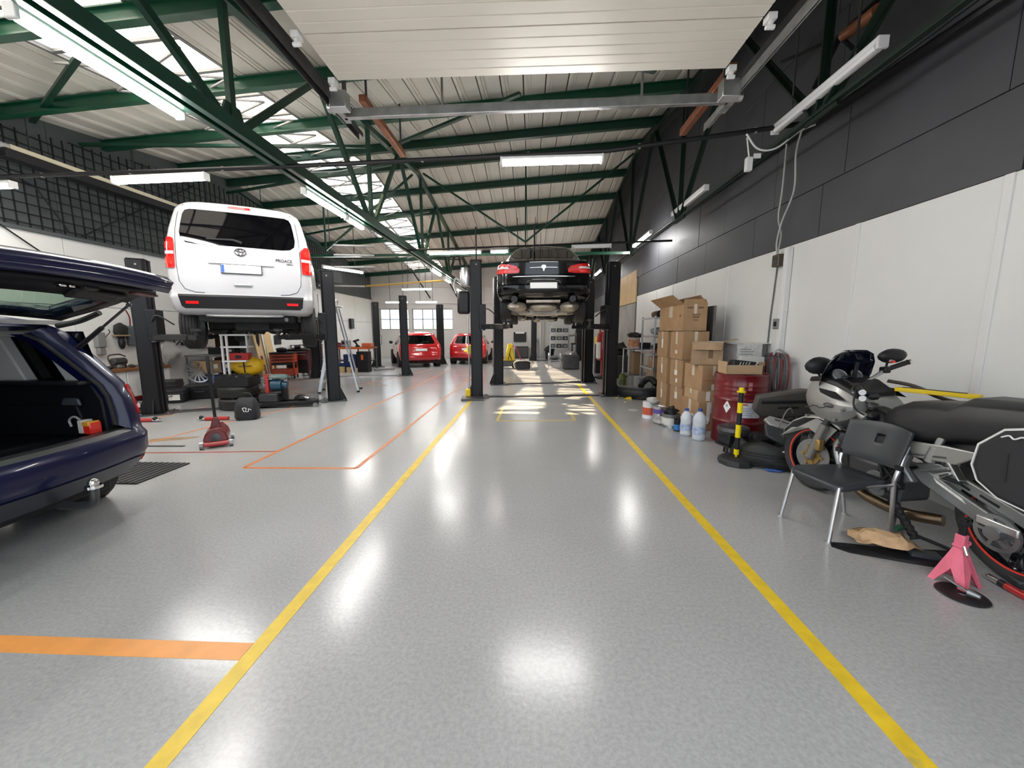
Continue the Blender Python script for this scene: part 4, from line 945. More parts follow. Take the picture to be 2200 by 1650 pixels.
B().box(-hw - .40, -hw - .14, -.16, .06, 1.78, 2.25).obj('control_box', BLACKP, t, bev=.05)
B().tube(smooth_path([(-hw - .3, -.05, 2.4), (-hw - .42, -.06, 2.5), (-hw - .46, -.08, 2.36), (-hw - .42, -.1, 2.2)]), .02).obj('hose', LTGREY, t)
B().cyl((-hw, 0, 2.86), (-hw, 0, 3.55), .016, 8).obj('mast', BLACKP, t); B().cyl((hw - 1.7, 0, 2.9), (hw - 1.7, 0, 3.6), .014, 8).obj('mast', BLACKP, t)
B().box(-hw - .22, -hw - .13, -.06, .06, .95, 1.12).cyl((-hw - .2, 0, 1.0), (-hw - .28, 0, 1.0), .02, 8).obj('switch_box', YEL, t, bev=.01)
B().tube(smooth_path([(-hw - .17, -.1, 1.78), (-hw - .19, -.1, 1.4), (-hw - .17, -.1, .5), (-hw - .2, -.1, .1)]), .014).obj('cable_pipe', GALV, t)
B().box(-hw - .26, -hw - .15, -.15, -.03, .02, .2).obj('yellow_guard', YEL, t, bev=.02)
B().box(-hw - .34, -hw + .12, -.48, -.15, .0, .05).obj('step_plate', STEEL_D, t, bev=.006)
lift('empty black two-column lift standing just behind the black saloon', (-.84, 10.15), (1.58, 10.65), 2.8, 0, .6)
lift('black two-column lift with one slim column before the red hatchback', (-6.52, 11.35), (-4.05, 12.1), 2.52, 0, .6)
lift('black two-column lift at the back on both sides of the red hatchback', (-6.15, 15.05), (-3.92, 16.5), 2.55, 0, .6, False)
lift('black two-column lift furthest back, seen under the black saloon', (.19, 18.5), (2.35, 18.7), 2.8, 0, .6)
# ---------------------------------------------------------------- things along the right wall
def open_flap(b, x0, x1, y0, y1, z, a): pass
def carton(label, x0, x1, y0, y1, z0, z1, m=CARD, rz=0, tape=True, flaps=None, marks=()):
    cx, cy = (x0 + x1) / 2, (y0 + y1) / 2; w_, d_, h = (x1 - x0) / 2, (y1 - y0) / 2, z1 - z0
    t = thing('cardboard_box', label, 'box', (cx, cy, z0), rz)
    if flaps:
        b = B(); k = .006
        b.box(-w_, w_, -d_, -d_ + k, 0, h).box(-w_, w_, d_ - k, d_, 0, h).box(-w_, -w_ + k, -d_ + k, d_ - k, 0, h).box(w_ - k, w_, -d_ + k, d_ - k, 0, h).box(-w_, w_, -d_, d_, 0, k)
        b.obj('carton', m, t, sm=0)
        for side, an, ln in flaps:
            c, s_ = cos(an), sin(an)
            if side == 'w': q = [(-w_, -d_, h), (-w_, d_, h), (-w_ - ln * c, d_, h + ln * s_), (-w_ - ln * c, -d_, h + ln * s_)]
            if side == 'e': q = [(w_, -d_, h), (w_, d_, h), (w_ + ln * c, d_, h + ln * s_), (w_ + ln * c, -d_, h + ln * s_)]
            if side == 's': q = [(-w_, -d_, h), (w_, -d_, h), (w_ * .9, -d_ - ln * c, h + ln * s_), (-w_ * .9, -d_ - ln * c, h + ln * s_)]
            if side == 'n': q = [(-w_, d_, h), (w_, d_, h), (w_ * .9, d_ + ln * c, h + ln * s_), (-w_ * .9, d_ + ln * c, h + ln * s_)]
            B().add(q, [(0, 1, 2, 3)]).obj('flap', m, t, solid=.006, sm=0)
    else:
        B().box(-w_, w_, -d_, d_, 0, h).obj('carton', m, t, bev=.004, seg=1)
        B().box(-w_ + .01, w_ - .01, -.003, .003, h, h + .001).obj('flap_seam', CARD_IN, t, sm=0)
    tp = mat('clear_tape', (.62, .54, .42), .15)
    if tape:
        B().box(-w_ * .12, w_ * .12, -d_ - .001, -d_, h * .62, h).obj('tape', tp, t, sm=0)
        B().box(-w_ - .001, -w_, -d_ * .14, d_ * .14, h * .55, h).obj('tape', tp, t, sm=0)
    for mk in marks:
        f, u0, u1, v0, v1, mm = mk     # face s (front) or w (side), fractions
        if f == 's': B().box(lerp(-w_, w_, u0), lerp(-w_, w_, u1), -d_ - .0015, -d_, h * v0, h * v1).obj('label_sheet', mm, t, sm=0)
        else: B().box(-w_ - .0015, -w_, lerp(-d_, d_, u0), lerp(-d_, d_, u1), h * v0, h * v1).obj('label_sheet', mm, t, sm=0)
    return t
INK = mat('brown_print', (.16, .09, .05), .7)
LBL = mat('white_label', (.78, .77, .74), .5, var=.12, vs=40)
G = 'cartons stacked against the white wall'
for (i, nm, lb) in ((0, 'bottom', [('w', .4, .6, .55, .8, LBL)]), (1, 'middle', [('w', .40, .62, .42, .60, LBL), ('w', .35, .5, .15, .3, LBL)]), (2, 'upper', [('s', .62, .86, .06, .22, LBL), ('w', .4, .55, .2, .32, LBL)])):
    z = [.0, .475, .95][i]
    carton(f'brown sealed carton, {nm} one of the nearer column under the big flapped box', 2.55 - .02 * i, 2.93, 6.40, 6.95, z, z + .47, marks=lb)['group'] = G
    carton(f'brown sealed carton, {nm} one of the column set back beside the shelf rack', 2.53 - .015 * i, 2.90, 7.08, 7.62, z, z + .47, marks=[('w', .42, .54, .35, .7, LBL)])['group'] = G
big = carton('big brown carton with half-open flaps on top of the tallest stack', 2.50, 2.88, 6.42, 7.55, 1.425, 1.86, flaps=[('w', R(38), .24), ('e', R(130), .19), ('s', R(112), .09)], marks=[('s', .38, .72, .60, .64, INK), ('s', .40, .68, .50, .55, INK), ('s', .44, .64, .40, .43, INK), ('s', .15, .40, .84, .90, INK), ('s', .62, .85, .84, .90, INK), ('w', .08, .14, .55, .62, INK)])
big['group'] = G
B().box(3.02, 3.06, 6.5, 7.3, 0, 1.84).obj('grey_board', mat('grey_sheet_metal', (.16, .165, .17), .45, .4), sm=0)
o = bpy.data.objects['grey_board.002'] if 'grey_board.002' in bpy.data.objects else bpy.data.objects['grey_board']
tag(o, 'tall grey sheet standing edge-on behind the stacked cartons', 'sheet')
carton('worn carton at floor level between the tall stack and the red drum', 2.40, 2.74, 5.45, 6.0, 0, .42, CARD, R(2), marks=[('s', .35, .5, .35, .98, LBL)])
carton('flat squashed carton second from the floor beside the red drum', 2.41, 2.72, 5.46, 6.0, .42, .58, CARD2, R(-3), marks=[('s', .38, .55, .1, .9, LBL)])
carton('carton with a faint red print line, third from the floor beside the drum', 2.42, 2.76, 5.46, 6.0, .58, .94, CARD, R(3), marks=[('s', .05, .95, .40, .43, mat('red_print', (.45, .10, .06), .6)), ('s', .42, .56, .02, .26, LBL), ('s', .5, .8, .62, .7, INK)])
carton('torn tilted carton with a big white label, topmost beside the drum', 2.40, 2.80, 5.5, 5.95, .945, 1.27, mat('worn_cardboard', (.33, .22, .13), .75, var=.2, vs=6), R(-24), tape=False, flaps=[('e', R(12), .18), ('s', R(-65), .12)], marks=[('w', .15, .85, .1, .75, LBL), ('s', .55, .7, .3, .9, INK)])
carton('plain carton low behind the red drum holding up the papers', 2.85, 3.25, 5.55, 6.05, 0, .90, CARD2)
pb = carton('white printed box with a brown lid flap behind the red drum', 2.90, 3.26, 5.52, 5.95, .905, 1.24, mat('newsprint_white', (.66, .66, .65), .7, var=.15, vs=25), R(4), tape=False, flaps=[('e', R(5), .14), ('w', R(10), .20)])
for k in range(7): B().box(-.15 + .002 * k, .02 + .02 * (k % 3), -.2265, -.225, .05 + .035 * k, .062 + .035 * k).obj('print_line', mat('grey_print', (.30, .30, .30), .7), pb, sm=0)
# red drum
t = thing('oil_drum', 'dark red steel drum with a white hazard label, cardboard tray on its lid', 'drum', (2.73, 5.0, 0))
pr = [(.0, .012), (.285, .012), (.285, 0), (.305, 0), (.308, .03), (.300, .045), (.300, .26), (.304, .27), (.314, .285), (.304, .30), (.300, .31)]
pr += [(.300, .54), (.304, .55), (.314, .565), (.304, .58), (.300, .59)]
for k in range(3): pr += [(.300, .63 + .05 * k), (.306, .645 + .05 * k), (.300, .66 + .05 * k)]
pr += [(.300, .85), (.308, .865), (.310, .885), (.300, .89), (.292, .885), (.290, .868), (0, .868)]
B().lathe(pr, 48).obj('barrel', REDD, t, sm=50)
def onbarrel(a0, a1, z0, z1, m, name, r=.303, par=None, shape=None):
    rows = []
    for j in range(7):
        v = j / 6; rows.append([])
        for i in range(11):
            u = i / 10; k = 1
            if shape == 'diamond': k = 1 - abs(2 * v - 1)
            a = lerp((a0 + a1) / 2, lerp(a0, a1, u), max(k, .02)); rows[-1].append((r * cos(a), r * sin(a), lerp(z0, z1, v)))
    return B().grid(rows).obj(name, m, par or t, sm=60)
A0 = math.atan2(-5.0, -2.73)          # towards the camera
LAB = mat('printed_label', (.72, .74, .80), .4, var=.12, vs=30, dirt=((.40, .45, .55), 22, .60))
l1 = onbarrel(A0 - .05, A0 + .82, .36, .57, LAB, 'hazard_label')
onbarrel(A0 + .1, A0 + .3, .515, .535, mat('red_print2', (.6, .12, .10), .5), 'print_block', .3045, l1)
for k in range(4): onbarrel(A0 + .02 + .1 * (k % 2), A0 + .5 + .07 * k, .39 + .028 * k, .398 + .028 * k, mat('blue_grey_print', (.34, .38, .5), .5), 'print_line', .3045, l1)
onbarrel(A0 - .60, A0 - .30, .40, .56, PAPER, 'diamond_sticker', .3035, shape='diamond')
onbarrel(A0 - .50, A0 - .40, .47, .52, mat('grey_flame', (.35, .33, .36), .5), 'flame_print', .3045, shape='diamond')
onbarrel(A0 + .28, A0 + .42, .70, .80, mat('pale_red_scuff', (.42, .16, .15), .5), 'scuff', .3035)
B().lathe([(0, .868), (.04, .868), (.04, .882), (0, .882)], 12, M=TR(.18, .0, 0)).obj('bung', STEEL_D, t)
# tray on the drum, dark pouch in it, papers behind
t = thing('cardboard_tray', 'shallow brown cardboard tray resting on the red drum', 'tray', (2.66, 4.93, .892), R(-4))
b = B(); w_, d_, h, k = .21, .13, .115, .006
b.box(-w_, w_, -d_, d_, 0, k).box(-w_, w_, -d_, -d_ + k, 0, h).box(-w_, w_, d_ - k, d_, 0, h).box(w_ - k, w_, -d_, d_, 0, h * .8)
b.box(-w_, -w_ + k, -d_, d_, 0, h * 1.35).obj('tray_body', CARD2, t, sm=0)
t = thing('black_pouch', 'black and white pouch lying in the cardboard tray on the drum', 'pouch', (2.69, 4.96, .90), R(-6))
B().hexa([(-.15, -.10, 0), (.19, -.10, 0), (.19, .10, 0), (-.15, .10, 0)], [(-.12, -.08, .17), (.17, -.09, .14), (.17, .08, .13), (-.12, .08, .16)]).obj('pouch_body', PLASTIC, t, bev=.02)
for k in range(4): B().bar((-.06 + .035 * k, -.097, .09 + .004 * k), (-.04 + .035 * k, -.092, .14), .012, .004).obj('white_print', LTGREY, t)
B().bar((.10, -.095, .05), (.15, -.092, .14), .05, .006).obj('grey_patch', LTGREY, t)
t = thing('paper_stack', 'pile of papers in a carton lid between drum and wall', 'papers', (3.05, 5.43, .956), R(-4))
B().box(-.16, .16, -.10, .10, 0, .05).obj('carton_lid', CARD2, t)
for k in range(5): B().box(-.15 + .004 * k, .15, -.09, .09, .05 + .014 * k, .062 + .014 * k).obj('paper', PAPER, t)
t = thing('support_stool', 'plain dark crate under the papers between drum and wall', 'crate', (3.05, 5.43, 0))
b = B().box(-.15, .13, -.10, .10, 0, .02).box(-.15, .13, -.10, .10, .93, .955)
for x in (-.14, .11):
    for y in (-.10, .08): b.box(x, x + .02, y, y + .02, 0, .95)
for z in (.2, .45, .7): b.box(-.15, .13, -.105, -.095, z, z + .14).box(-.152, -.142, -.10, .10, z, z + .14)
b.obj('crate_body', PLASTIC, t)
# hoses on a wall hook
t = thing('coiled_hose', 'bundle of grey and red air hoses hanging in long loops on the white wall', 'hose', (3.30, 5.18, 1.14))
B().tube(smooth_path([(.09, 0, -.02), (.0, 0, .04), (-.06, -.01, .03), (-.1, -.02, -.03)]), .012).obj('wall_hook', LTGREY, t)
HM_ = [mat('red_hose', (.20, .035, .035), .5), mat('grey_hose', (.085, .088, .092), .55), mat('grey_hose2', (.13, .135, .14), .5)]
for k in range(12):
    q = k / 11; wdt = .10 + .02 * (k % 4); dp = .5 + .09 * ((k * 5) % 4) + .05 * q; yo = lerp(-.20, .20, q)
    B().tube([(-.03 - .012 * (k % 3), yo * .9 + wdt * .75 * cos(a), -.03 * abs(q - .5) - dp / 2 + dp / 2 * sin(a)) for a in [2 * pi * j / 20 for j in range(20)]], .011, 6, closed=True).obj('hose_loop', HM_[(k * 2 + k // 3) % 3], t)
# bollard
t = thing('barrier_post', 'black and yellow banded barrier post on a heavy black base', 'bollard', (2.24, 4.08, 0))
B().lathe([(0, 0), (.175, 0), (.18, .01), (.172, .055), (.15, .07), (.05, .075), (0, .075)], 10).obj('base', mat('black_base_rubber', (.022, .022, .024), .5), t, bev=.004)
B().cyl((0, 0, .07), (0, 0, .11), .012, 8).obj('spigot', YEL, t)
zz = [.10, .19, .33, .45, .58, .70]
YB_ = mat('vivid_yellow_plastic', (.86, .66, .0), .35)
for k, (a, b_) in enumerate([(.10, .16), (.16, .29), (.29, .43), (.43, .56), (.56, .67), (.67, .78)]):
    B().cyl((0, 0, a), (0, 0, b_), .0245 if k % 2 else .026, 20).obj('yellow_band' if k % 2 == 0 else 'black_band', YB_ if k % 2 == 0 else PLASTIC, t)
for z in (.78,): B().lathe([(0, z), (.042, z), (.044, z + .012), (.024, z + .016), (.024, z + .05), (0, z + .052)], 20).obj('cap', YB_, t)
t.location.z = 0
# bottles
PET = bpy.data.materials.new('clear_bottle_plastic'); PET.use_nodes = True; pb_ = PET.node_tree.nodes['Principled BSDF']
pb_.inputs['Base Color'].default_value = (.78, .84, .92, 1); pb_.inputs['Roughness'].default_value = .12; pb_.inputs['Alpha'].default_value = .62
for x, y, lb, q in ((2.23, 4.98, 'full clear five-litre water bottle with blue cap, nearer the drum', 1), (2.15, 5.20, 'smaller clear water bottle with blue cap, nearer the paint cans', .9)):
    t = thing('water_bottle', lb, 'bottle', (x, y, 0)); t.scale = (q,) * 3
    pr = [(0, 0), (.068, 0), (.08, .012)]
    for k in range(6): pr += [(.082, .03 + .035 * k), (.079, .045 + .035 * k)]
    pr += [(.082, .25), (.08, .29), (.06, .34), (.03, .375), (.022, .38), (.022, .40), (0, .40)]
    B().lathe(pr, 24).obj('bottle_body', PET, t, sm=60)
    B().lathe([(.083, .09), (.083, .19)], 24, a0=pi * .9, a1=pi * 1.9).obj('label_band', mat('bluish_label', (.40, .48, .66), .4, var=.3, vs=30), t)
    B().cyl((0, 0, .385), (0, 0, .42), .028, 16).obj('cap', BLUEP, t)
    B().tube(smooth_path([(.07, 0, .31), (.10, 0, .30), (.105, 0, .24), (.08, 0, .21)]), .009).obj('handle', PET, t)
def can(label, x, y, r, h, m, lid=True, extra=None):
    t = thing('paint_can', label, 'can', (x, y, 0))
    B().lathe([(0, .006), (r * .95, .006), (r, 0), (r, .012), (r * .98, .018), (r * .98, h - .02), (r, h - .014), (r, h), (r * .9, h), (r * .88, h - .012), (0, h - .012)], 24).obj('can_body', m, t)
    if extra: extra(t)
    return t
def band(r, z0, z1, m): return lambda t: B().lathe([(r, z0), (r, z1)], 24).obj('label_band', m, t)
PURP = mat('purple_label', (.12, .08, .32), .4); ORL = mat('red_orange_label', (.55, .10, .05), .4)
can('tall silver can with purple band beside the cartons', 2.07, 6.05, .10, .24, ALU, extra=band(.101, .13, .20, PURP))
can('white can with red and blue pictures behind the purple-banded can', 1.98, 6.28, .105, .27, mat('white_can', (.72, .72, .74), .35), extra=band(.106, .06, .18, ORL))
can('wide open steel can with dark brushes in it, in the row of cans', 2.12, 5.68, .13, .20, STEEL, extra=lambda t: (B().lathe([(.129, .04), (.129, .15)], 24, a0=pi * .95, a1=pi * 1.8).obj('label_band', mat('pale_label', (.62, .62, .58), .4), t), B().tube([(-.125, 0, .18), (-.10, -.05, .1), (-.13, -.02, .03)], .008).obj('wire_handle', STEEL_D, t)))
can('small blue and black can between the wide can and the bottles', 2.13, 5.43, .055, .17, PLASTIC, extra=band(.056, .02, .10, mat('blue_can_label', (.03, .18, .5), .35)))
for i, (x, y, z, m, lb) in enumerate(((2.02, 6.22, .30, LTGREY, 'crumpled grey plastic bag on top of the white can'), (2.12, 5.70, .24, PLASTIC, 'heap of black rags stuffed in the wide can'), (2.02, 5.88, .05, LTGREY, 'crumpled pale bag between the cans'), (2.28, 5.45, .22, PAPER, 'white glove lying over the small blue can'))):
    o = B().blob((0, 0, 0), (.10, .09, .06), i + 4, .6, 14, fq=3).obj(['plastic_bag', 'rag_heap', 'plastic_bag', 'glove'][i], m, sm=60)
    o.location = (x, y, z - .01 if i else z - .01); tag(o, lb, ['bag', 'rags', 'bag', 'glove'][i])
o = B().blob((0, 0, .04), (.12, .09, .05), 9, .7, 14, fq=3).obj('crumpled_paper', mat('bluish_paper', (.60, .62, .72), .6), sm=30); o.location = (2.52, 7.72, 0); tag(o, 'crumpled white paper on the floor by the shelf rack', 'paper')
o = B().lathe([(0, 0), (.09, 0), (.092, .008), (.08, .012), (0, .008)], 20).obj('lid_disc', LTGREY); o.location = (1.88, 6.85, 0); tag(o, 'pale round lid lying alone on the open floor near the cans', 'lid')
for i, (x, y, c) in enumerate(((1.92, 7.6, LTGREY), (1.86, 8.1, YEL))):
    o = B().blob((0, 0, .012), (.035, .03, .012), i, .5, 8).obj('scrap', c); o.location = (x, y, 0); tag(o, ['small white scrap on the floor near the yellow line', 'small yellow scrap on the floor beside the lift column'][i], 'scrap')

# shelf rack
t = thing('shelf_rack', 'grey metal shelf rack holding dark parts between the plywood and the cartons', 'shelf', (2.76, 8.62, 0))
for x in (0, .5):
    for y in (0, .95): B().box(x - .02, x + .02, y - .003, y + .003, 0, 1.76).box(x - .003, x + .003, y - .02, y + .02, 0, 1.76).obj('upright', GALV, t, sm=0)
for z in (.30, .58, .93, 1.31, 1.72): B().box(-.02, .52, -.02, .97, z, z + .012).box(-.02, .52, -.02, -.012, z - .03, z).box(-.02, -.012, -.02, .97, z - .03, z).obj('shelf_board', GALV, t, sm=0)
def put(name, cat, label, shape, m, loc, rz=0, group=None, bev=0):
    o = shape.obj(name, m, bev=bev); o.location = loc; o.rotation_euler = (0, 0, rz); return tag(o, label, cat, group)
# on the shelves, top to bottom
zt = 1.734
put('dark_tray', 'tray', 'flat black tray at the shelf rack top corner', B().box(-.12, .12, -.14, .14, 0, .03).box(-.12, .12, -.14, -.13, .03, .05), PLASTIC, (2.9, 8.78, zt), bev=.006)
put('filter_roll', 'filter', 'round brown-faced filter on top of the shelf rack', B().cyl((0, -.1, .075), (0, .1, .075), .075, 18), mat('brown_filter', (.20, .12, .07), .6), (2.92, 9.12, zt))
put('black_mug', 'part', 'black round part beside the brown filter on the rack top', B().lathe([(0, 0), (.07, 0), (.08, .1), (.05, .16), (0, .16)], 18), PLASTIC, (2.98, 8.98, zt))
t = thing('spring_coil', 'black and white striped coil on top of the shelf rack', 'coil', (3.05, 8.8, zt))
for k in range(6): B().tube([(.0 + .035 * (k - 3), .07 * cos(a), .085 + .07 * sin(a)) for a in [2 * pi * j / 16 for j in range(16)]], .016, 8, closed=True).obj('coil_turn', PLASTIC if k % 2 else LTGREY, t)
put('headlamp_unit', 'headlamp', 'clear grey headlamp unit on the upper rack shelf', B().blob((0, 0, .10), (.18, .13, .09), 3, .2, 16), mat('cloudy_lens', (.30, .33, .38), .12, coat=1), (2.95, 8.98, 1.325))
put('black_bucket_part', 'part', 'black bowl-shaped part lying on the upper rack shelf', B().lathe([(0, 0), (.13, 0), (.14, .08), (.08, .2), (0, .22)], 20), PLASTIC, (3.08, 8.75, 1.323))
put('black_cover', 'part', 'long black lumpy cover on the middle rack shelf', B().blob((0, 0, .10), (.19, .36, .10), 5, .4, 16), PLASTIC, (3.03, 9.05, .944))
put('orange_tape', 'tape', 'small orange tape roll on the middle rack shelf', B().lathe([(.02, 0), (.045, 0), (.045, .05), (.02, .05)], 16, closed=True), ORANGE, (2.80, 8.72, .943))
carton('brown carton on the lower rack shelf', 2.80, 3.05, 8.75, 9.15, .593, .84, CARD)
put('red_canister', 'canister', 'dark red canister beside the carton on the rack', B().lathe([(0, 0), (.07, 0), (.07, .2), (.03, .24), (0, .24)], 16), REDD, (3.16, 8.95, .593))
carton('brown carton standing on the floor inside the rack', 2.84, 3.12, 8.78, 9.3, .313, .56, CARD2)
for i, (y, a) in enumerate(((8.28, .18), (8.36, .25), (8.20, .12))):
    put('metal_rod', 'rod', ['thin dark rod leaning by the rack, nearest the cartons', 'thin dark rod leaning by the rack, middle of three', 'thin dark rod leaning by the rack, closest to the rack leg'][i], B().cyl((0, 0, .01), (.30, .0, .95 - .1 * i), .012, 8), STEEL_D, (2.62 + .05 * i, y - .1 + i * .08, 0))
# trolley left of the rack
t = thing('work_trolley', 'low grey trolley stacked with cans beside the plywood boards', 'trolley', (2.62, 10.2, 0))
for x in (0, .55):
    for y in (0, .6): B().cyl((x, y, 0), (x, y, .95), .018, 8).obj('leg', GALV, t)
for z in (.25, .94): B().box(-.03, .58, -.03, .63, z, z + .02).obj('shelf_board', STEEL, t, sm=0)
t = can('white and red printed bucket standing on the low trolley', 2.74, 10.25, .16, .30, mat('printed_bucket', (.62, .50, .46), .45, var=.3, vs=9), extra=lambda t: B().lathe([(.158, .06), (.158, .24)], 24, a0=pi, a1=pi * 1.8).obj('label_band', mat('orange_print', (.60, .28, .14), .5, var=.4, vs=14), t)); t.location.z = .963
put('dark_heap', 'parts', 'heap of dark rags spilling over the printed bucket', B().blob((0, 0, .06), (.2, .18, .07), 8, .6, 14, fq=2.5), PLASTIC, (2.76, 10.28, 1.255))
put('black_case', 'case', 'black tool case on the trolley next to the bucket', B().box(-.14, .14, -.2, .2, 0, .16).tube([(-.06, -.2, .1), (-.06, -.24, .1), (.06, -.24, .1), (.06, -.2, .1)], .01), PLASTIC, (3.05, 10.45, .962), bev=.015)
put('brown_carton_tall', 'box', 'tall brown carton wedged under the trolley top', B().box(-.12, .12, -.2, .2, 0, .6), CARD_IN, (2.9, 10.5, .272), bev=.004)
put('green_canister', 'canister', 'dark canister with a yellow-green label by the trolley foot', B().lathe([(0, 0), (.09, 0), (.09, .28), (.05, .34), (0, .34)], 18), mat('green_black_can', (.10, .13, .02), .4, var=.6, vs=8), (2.4, 9.9, 0))
# black bumper lying on the floor with parts inside
t = thing('black_bumper', 'black car bumper lying on the floor at the foot of the lift column', 'bumper', (2.26, 8.12, 0), R(12))
t.scale = (.72, .72, .9)
pth = smooth_path([(-.42, .75, .12), (-.30, .1, .12), (-.05, -.28, .12), (.35, -.38, .12), (.75, -.2, .12), (.85, .2, .12)])
B().grid([[p + V((0, 0, -.11)) + (V((.35, .1, 0)) - V((p.x, p.y, 0))).normalized() * .02 for p in pth], [V(p) - (V((.35, .1, 0)) - V((p.x, p.y, 0))).normalized() * .03 for p in pth], [p + V((0, 0, .10)) for p in pth], [p + V((0, 0, .16)) + (V((.35, .1, 0)) - V((p.x, p.y, 0))).normalized() * .10 for p in pth]]).obj('bumper_skin', PLASTIC, t, solid=.008, sm=60)
B().tube([p + V((.0, .05, .02)) for p in pth[4:-4]], .02, 6).obj('stiffener', STEEL_D, t)
put('tyre_on_floor', 'tyre', 'worn tyre lying flat inside the black bumper', B().lathe([(.19, .03), (.24, .0), (.32, .02), (.335, .09), (.32, .16), (.24, .18), (.19, .15)], 32, closed=True), TYRE, (2.42, 8.20, .0))
put('black_duct', 'duct', 'black ribbed air duct heaped on the tyre by the rack', B().tube(smooth_path([(0, 0, .06), (.1, .1, .16), (.22, .05, .22), (.3, -.1, .12)]), [.06 + .008 * (k % 2) for k in range(19)], 12), PLASTIC, (2.38, 8.2, .185))
put('yellow_wedge', 'wedge', 'small yellow wedge on the bumper by the lift column', B().prism([(-.07, 0), (.07, 0), (.07, .06)], -.04, .04, M=TR(0, 0, 0, pi / 2)), YEL, (2.08, 8.05, .0))
# ---------------------------------------------------------------- motorcycle
mk = thing('motorcycle', 'silver and black motorcycle with stripped front panels and soft side bag, leaning by the wall', 'motorcycle', (2.76, 2.80, 0), (0, R(-3.5), R(3)))
GREYC = mat('grey_cast_alloy', (.26, .27, .28), .4, .75, var=.15, vs=8)
SEATM = mat('black_seat_vinyl', (.022, .022, .024), .45, bump=.05, bs=120)
GOLD = mat('gold_alloy', (.42, .28, .10), .4, .7)
REDS = mat('red_rim_stripe', (.80, .05, .03), .35)
BLKG = mat('gloss_black', (.006, .006, .009), .12, coat=1)
def bwheel(par, M_, r, hub):
    b = B(); w_ = .065
    b.lathe([(r * .74, -.045), (r * .80, -.058), (r * .92, -w_ * .95), (r * .985, -.04), (r, 0), (r * .985, .04), (r * .92, w_ * .95), (r * .80, .058), (r * .74, .045)], 48, M=M_, closed=True)
    ty = b.obj('tyre', TYRE, par)
    b = B()
    for s_ in (-1, 1): b.lathe([(r * .735, s_ * .0475), (r * .735, s_ * .054), (r * .765, s_ * .056), (r * .765, s_ * .05)], 48, M=M_, closed=True)
    b.obj('rim_stripe', REDS, ty)
    b = B().lathe([(r * .70, -.05), (r * .755, -.05), (r * .755, .05), (r * .70, .05), (r * .66, 0)], 40, M=M_, closed=True)
    b.cyl((0, 0, -.06), (0, 0, .06), .045, 18, M=M_)
    for k in range(5):
        for q in (-.16, .16):
            a = 2 * pi * k / 5; b.bar((.03 * cos(a), .03 * sin(a), 0), (r * .71 * cos(a + q), r * .71 * sin(a + q), 0), .028, .03, M=M_)
    b.obj('rim', BLKG, ty)
    return ty
# rear wheel, swinging arm, final drive
RA = V((0, -.68, .315))
rw = bwheel(mk, TR(*RA, 0, pi / 2, 0), .315, 1)
for s_ in (-1, 1):
    x = s_ * .14
    B().prism([(-.27, .55), (-.20, .50), (-.26, .44), (-.66, .29), (-.75, .29), (-.76, .34), (-.70, .38), (-.45, .47)], x - .018, x + .018, M=MX(((0, 0, 1, 0), (1, 0, 0, 0), (0, 1, 0, 0), (0, 0, 0, 1)))).obj('swing_arm', GREYC, mk, bev=.008)
    B().prism([(-.22, .56), (-.36, .60), (-.80, .46), (-.86, .40), (-.80, .38), (-.45, .50), (-.26, .49)], x - .014, x + .014, M=MX(((0, 0, 1, 0), (1, 0, 0, 0), (0, 1, 0, 0), (0, 0, 0, 1)))).obj('arm_brace', GREYC, mk, bev=.008)
B().prism([(-.36, .475), (-.34, .50), (-.50, .435), (-.52, .41)], -.161, -.158, M=MX(((0, 0, 1, 0), (1, 0, 0, 0), (0, 1, 0, 0), (0, 0, 0, 1)))).obj('warning_label', LBL, mk, sm=0)
for y in (-.44, -.58): B().bar((-.155, y, .53 + (y + .44) * .28), (-.155, y - .09, .50 + (y + .44) * .28), .006, .012).obj('slot', BLACKP, mk)
sp = B().lathe([(.082, -.008), (.105, -.008), (.105, .008), (.082, .008)], 32, M=TR(-.165, RA.y, RA.z, 0, pi / 2, 0), closed=True)
for k in range(5): sp.bar((-.165, RA.y + .03 * cos(1.256 * k), RA.z + .03 * sin(1.256 * k)), (-.165, RA.y + .10 * cos(1.256 * k), RA.z + .10 * sin(1.256 * k)), .018, .018, up=(1, 0, 0))
sp.cyl((-.20, RA.y, RA.z), (-.14, RA.y, RA.z), .04, 16)
sp.obj('belt_pulley', GREYC, mk)
B().box(-.185, -.165, RA.y - .10, RA.y + .09, RA.z + .02, RA.z + .07, M=TR(0, 0, 0)).obj('axle_plate', ALU, mk, bev=.008)
B().cyl((-.15, -.30, .60), (-.15, -.37, .80), .022, 12).cyl((-.15, -.30, .60), (-.15, -.335, .70), .032, 12).obj('shock_absorber', ALU, mk)
# side stand and rear foot pegs
B().tube([(-.15, -.14, .34), (-.24, -.18, .06), (-.25, -.22, .012)], .014, 8).obj('side_stand', STEEL_D, mk)
B().bar((-.14, -.26, .52), (-.16, -.44, .60), .05, .02).obj('peg_bracket', GREYC, mk, bev=.005); B().cyl((-.16, -.44, .57), (-.27, -.45, .56), .016, 10).obj('foot_peg', ALU, mk)
B().bar((-.14, -.36, .70), (-.17, -.50, .54), .045, .02).obj('passenger_bracket', ALU, mk, bev=.006); B().cyl((-.17, -.50, .53), (-.24, -.44, .56), .014, 10).obj('foot_peg', RUBBER, mk)
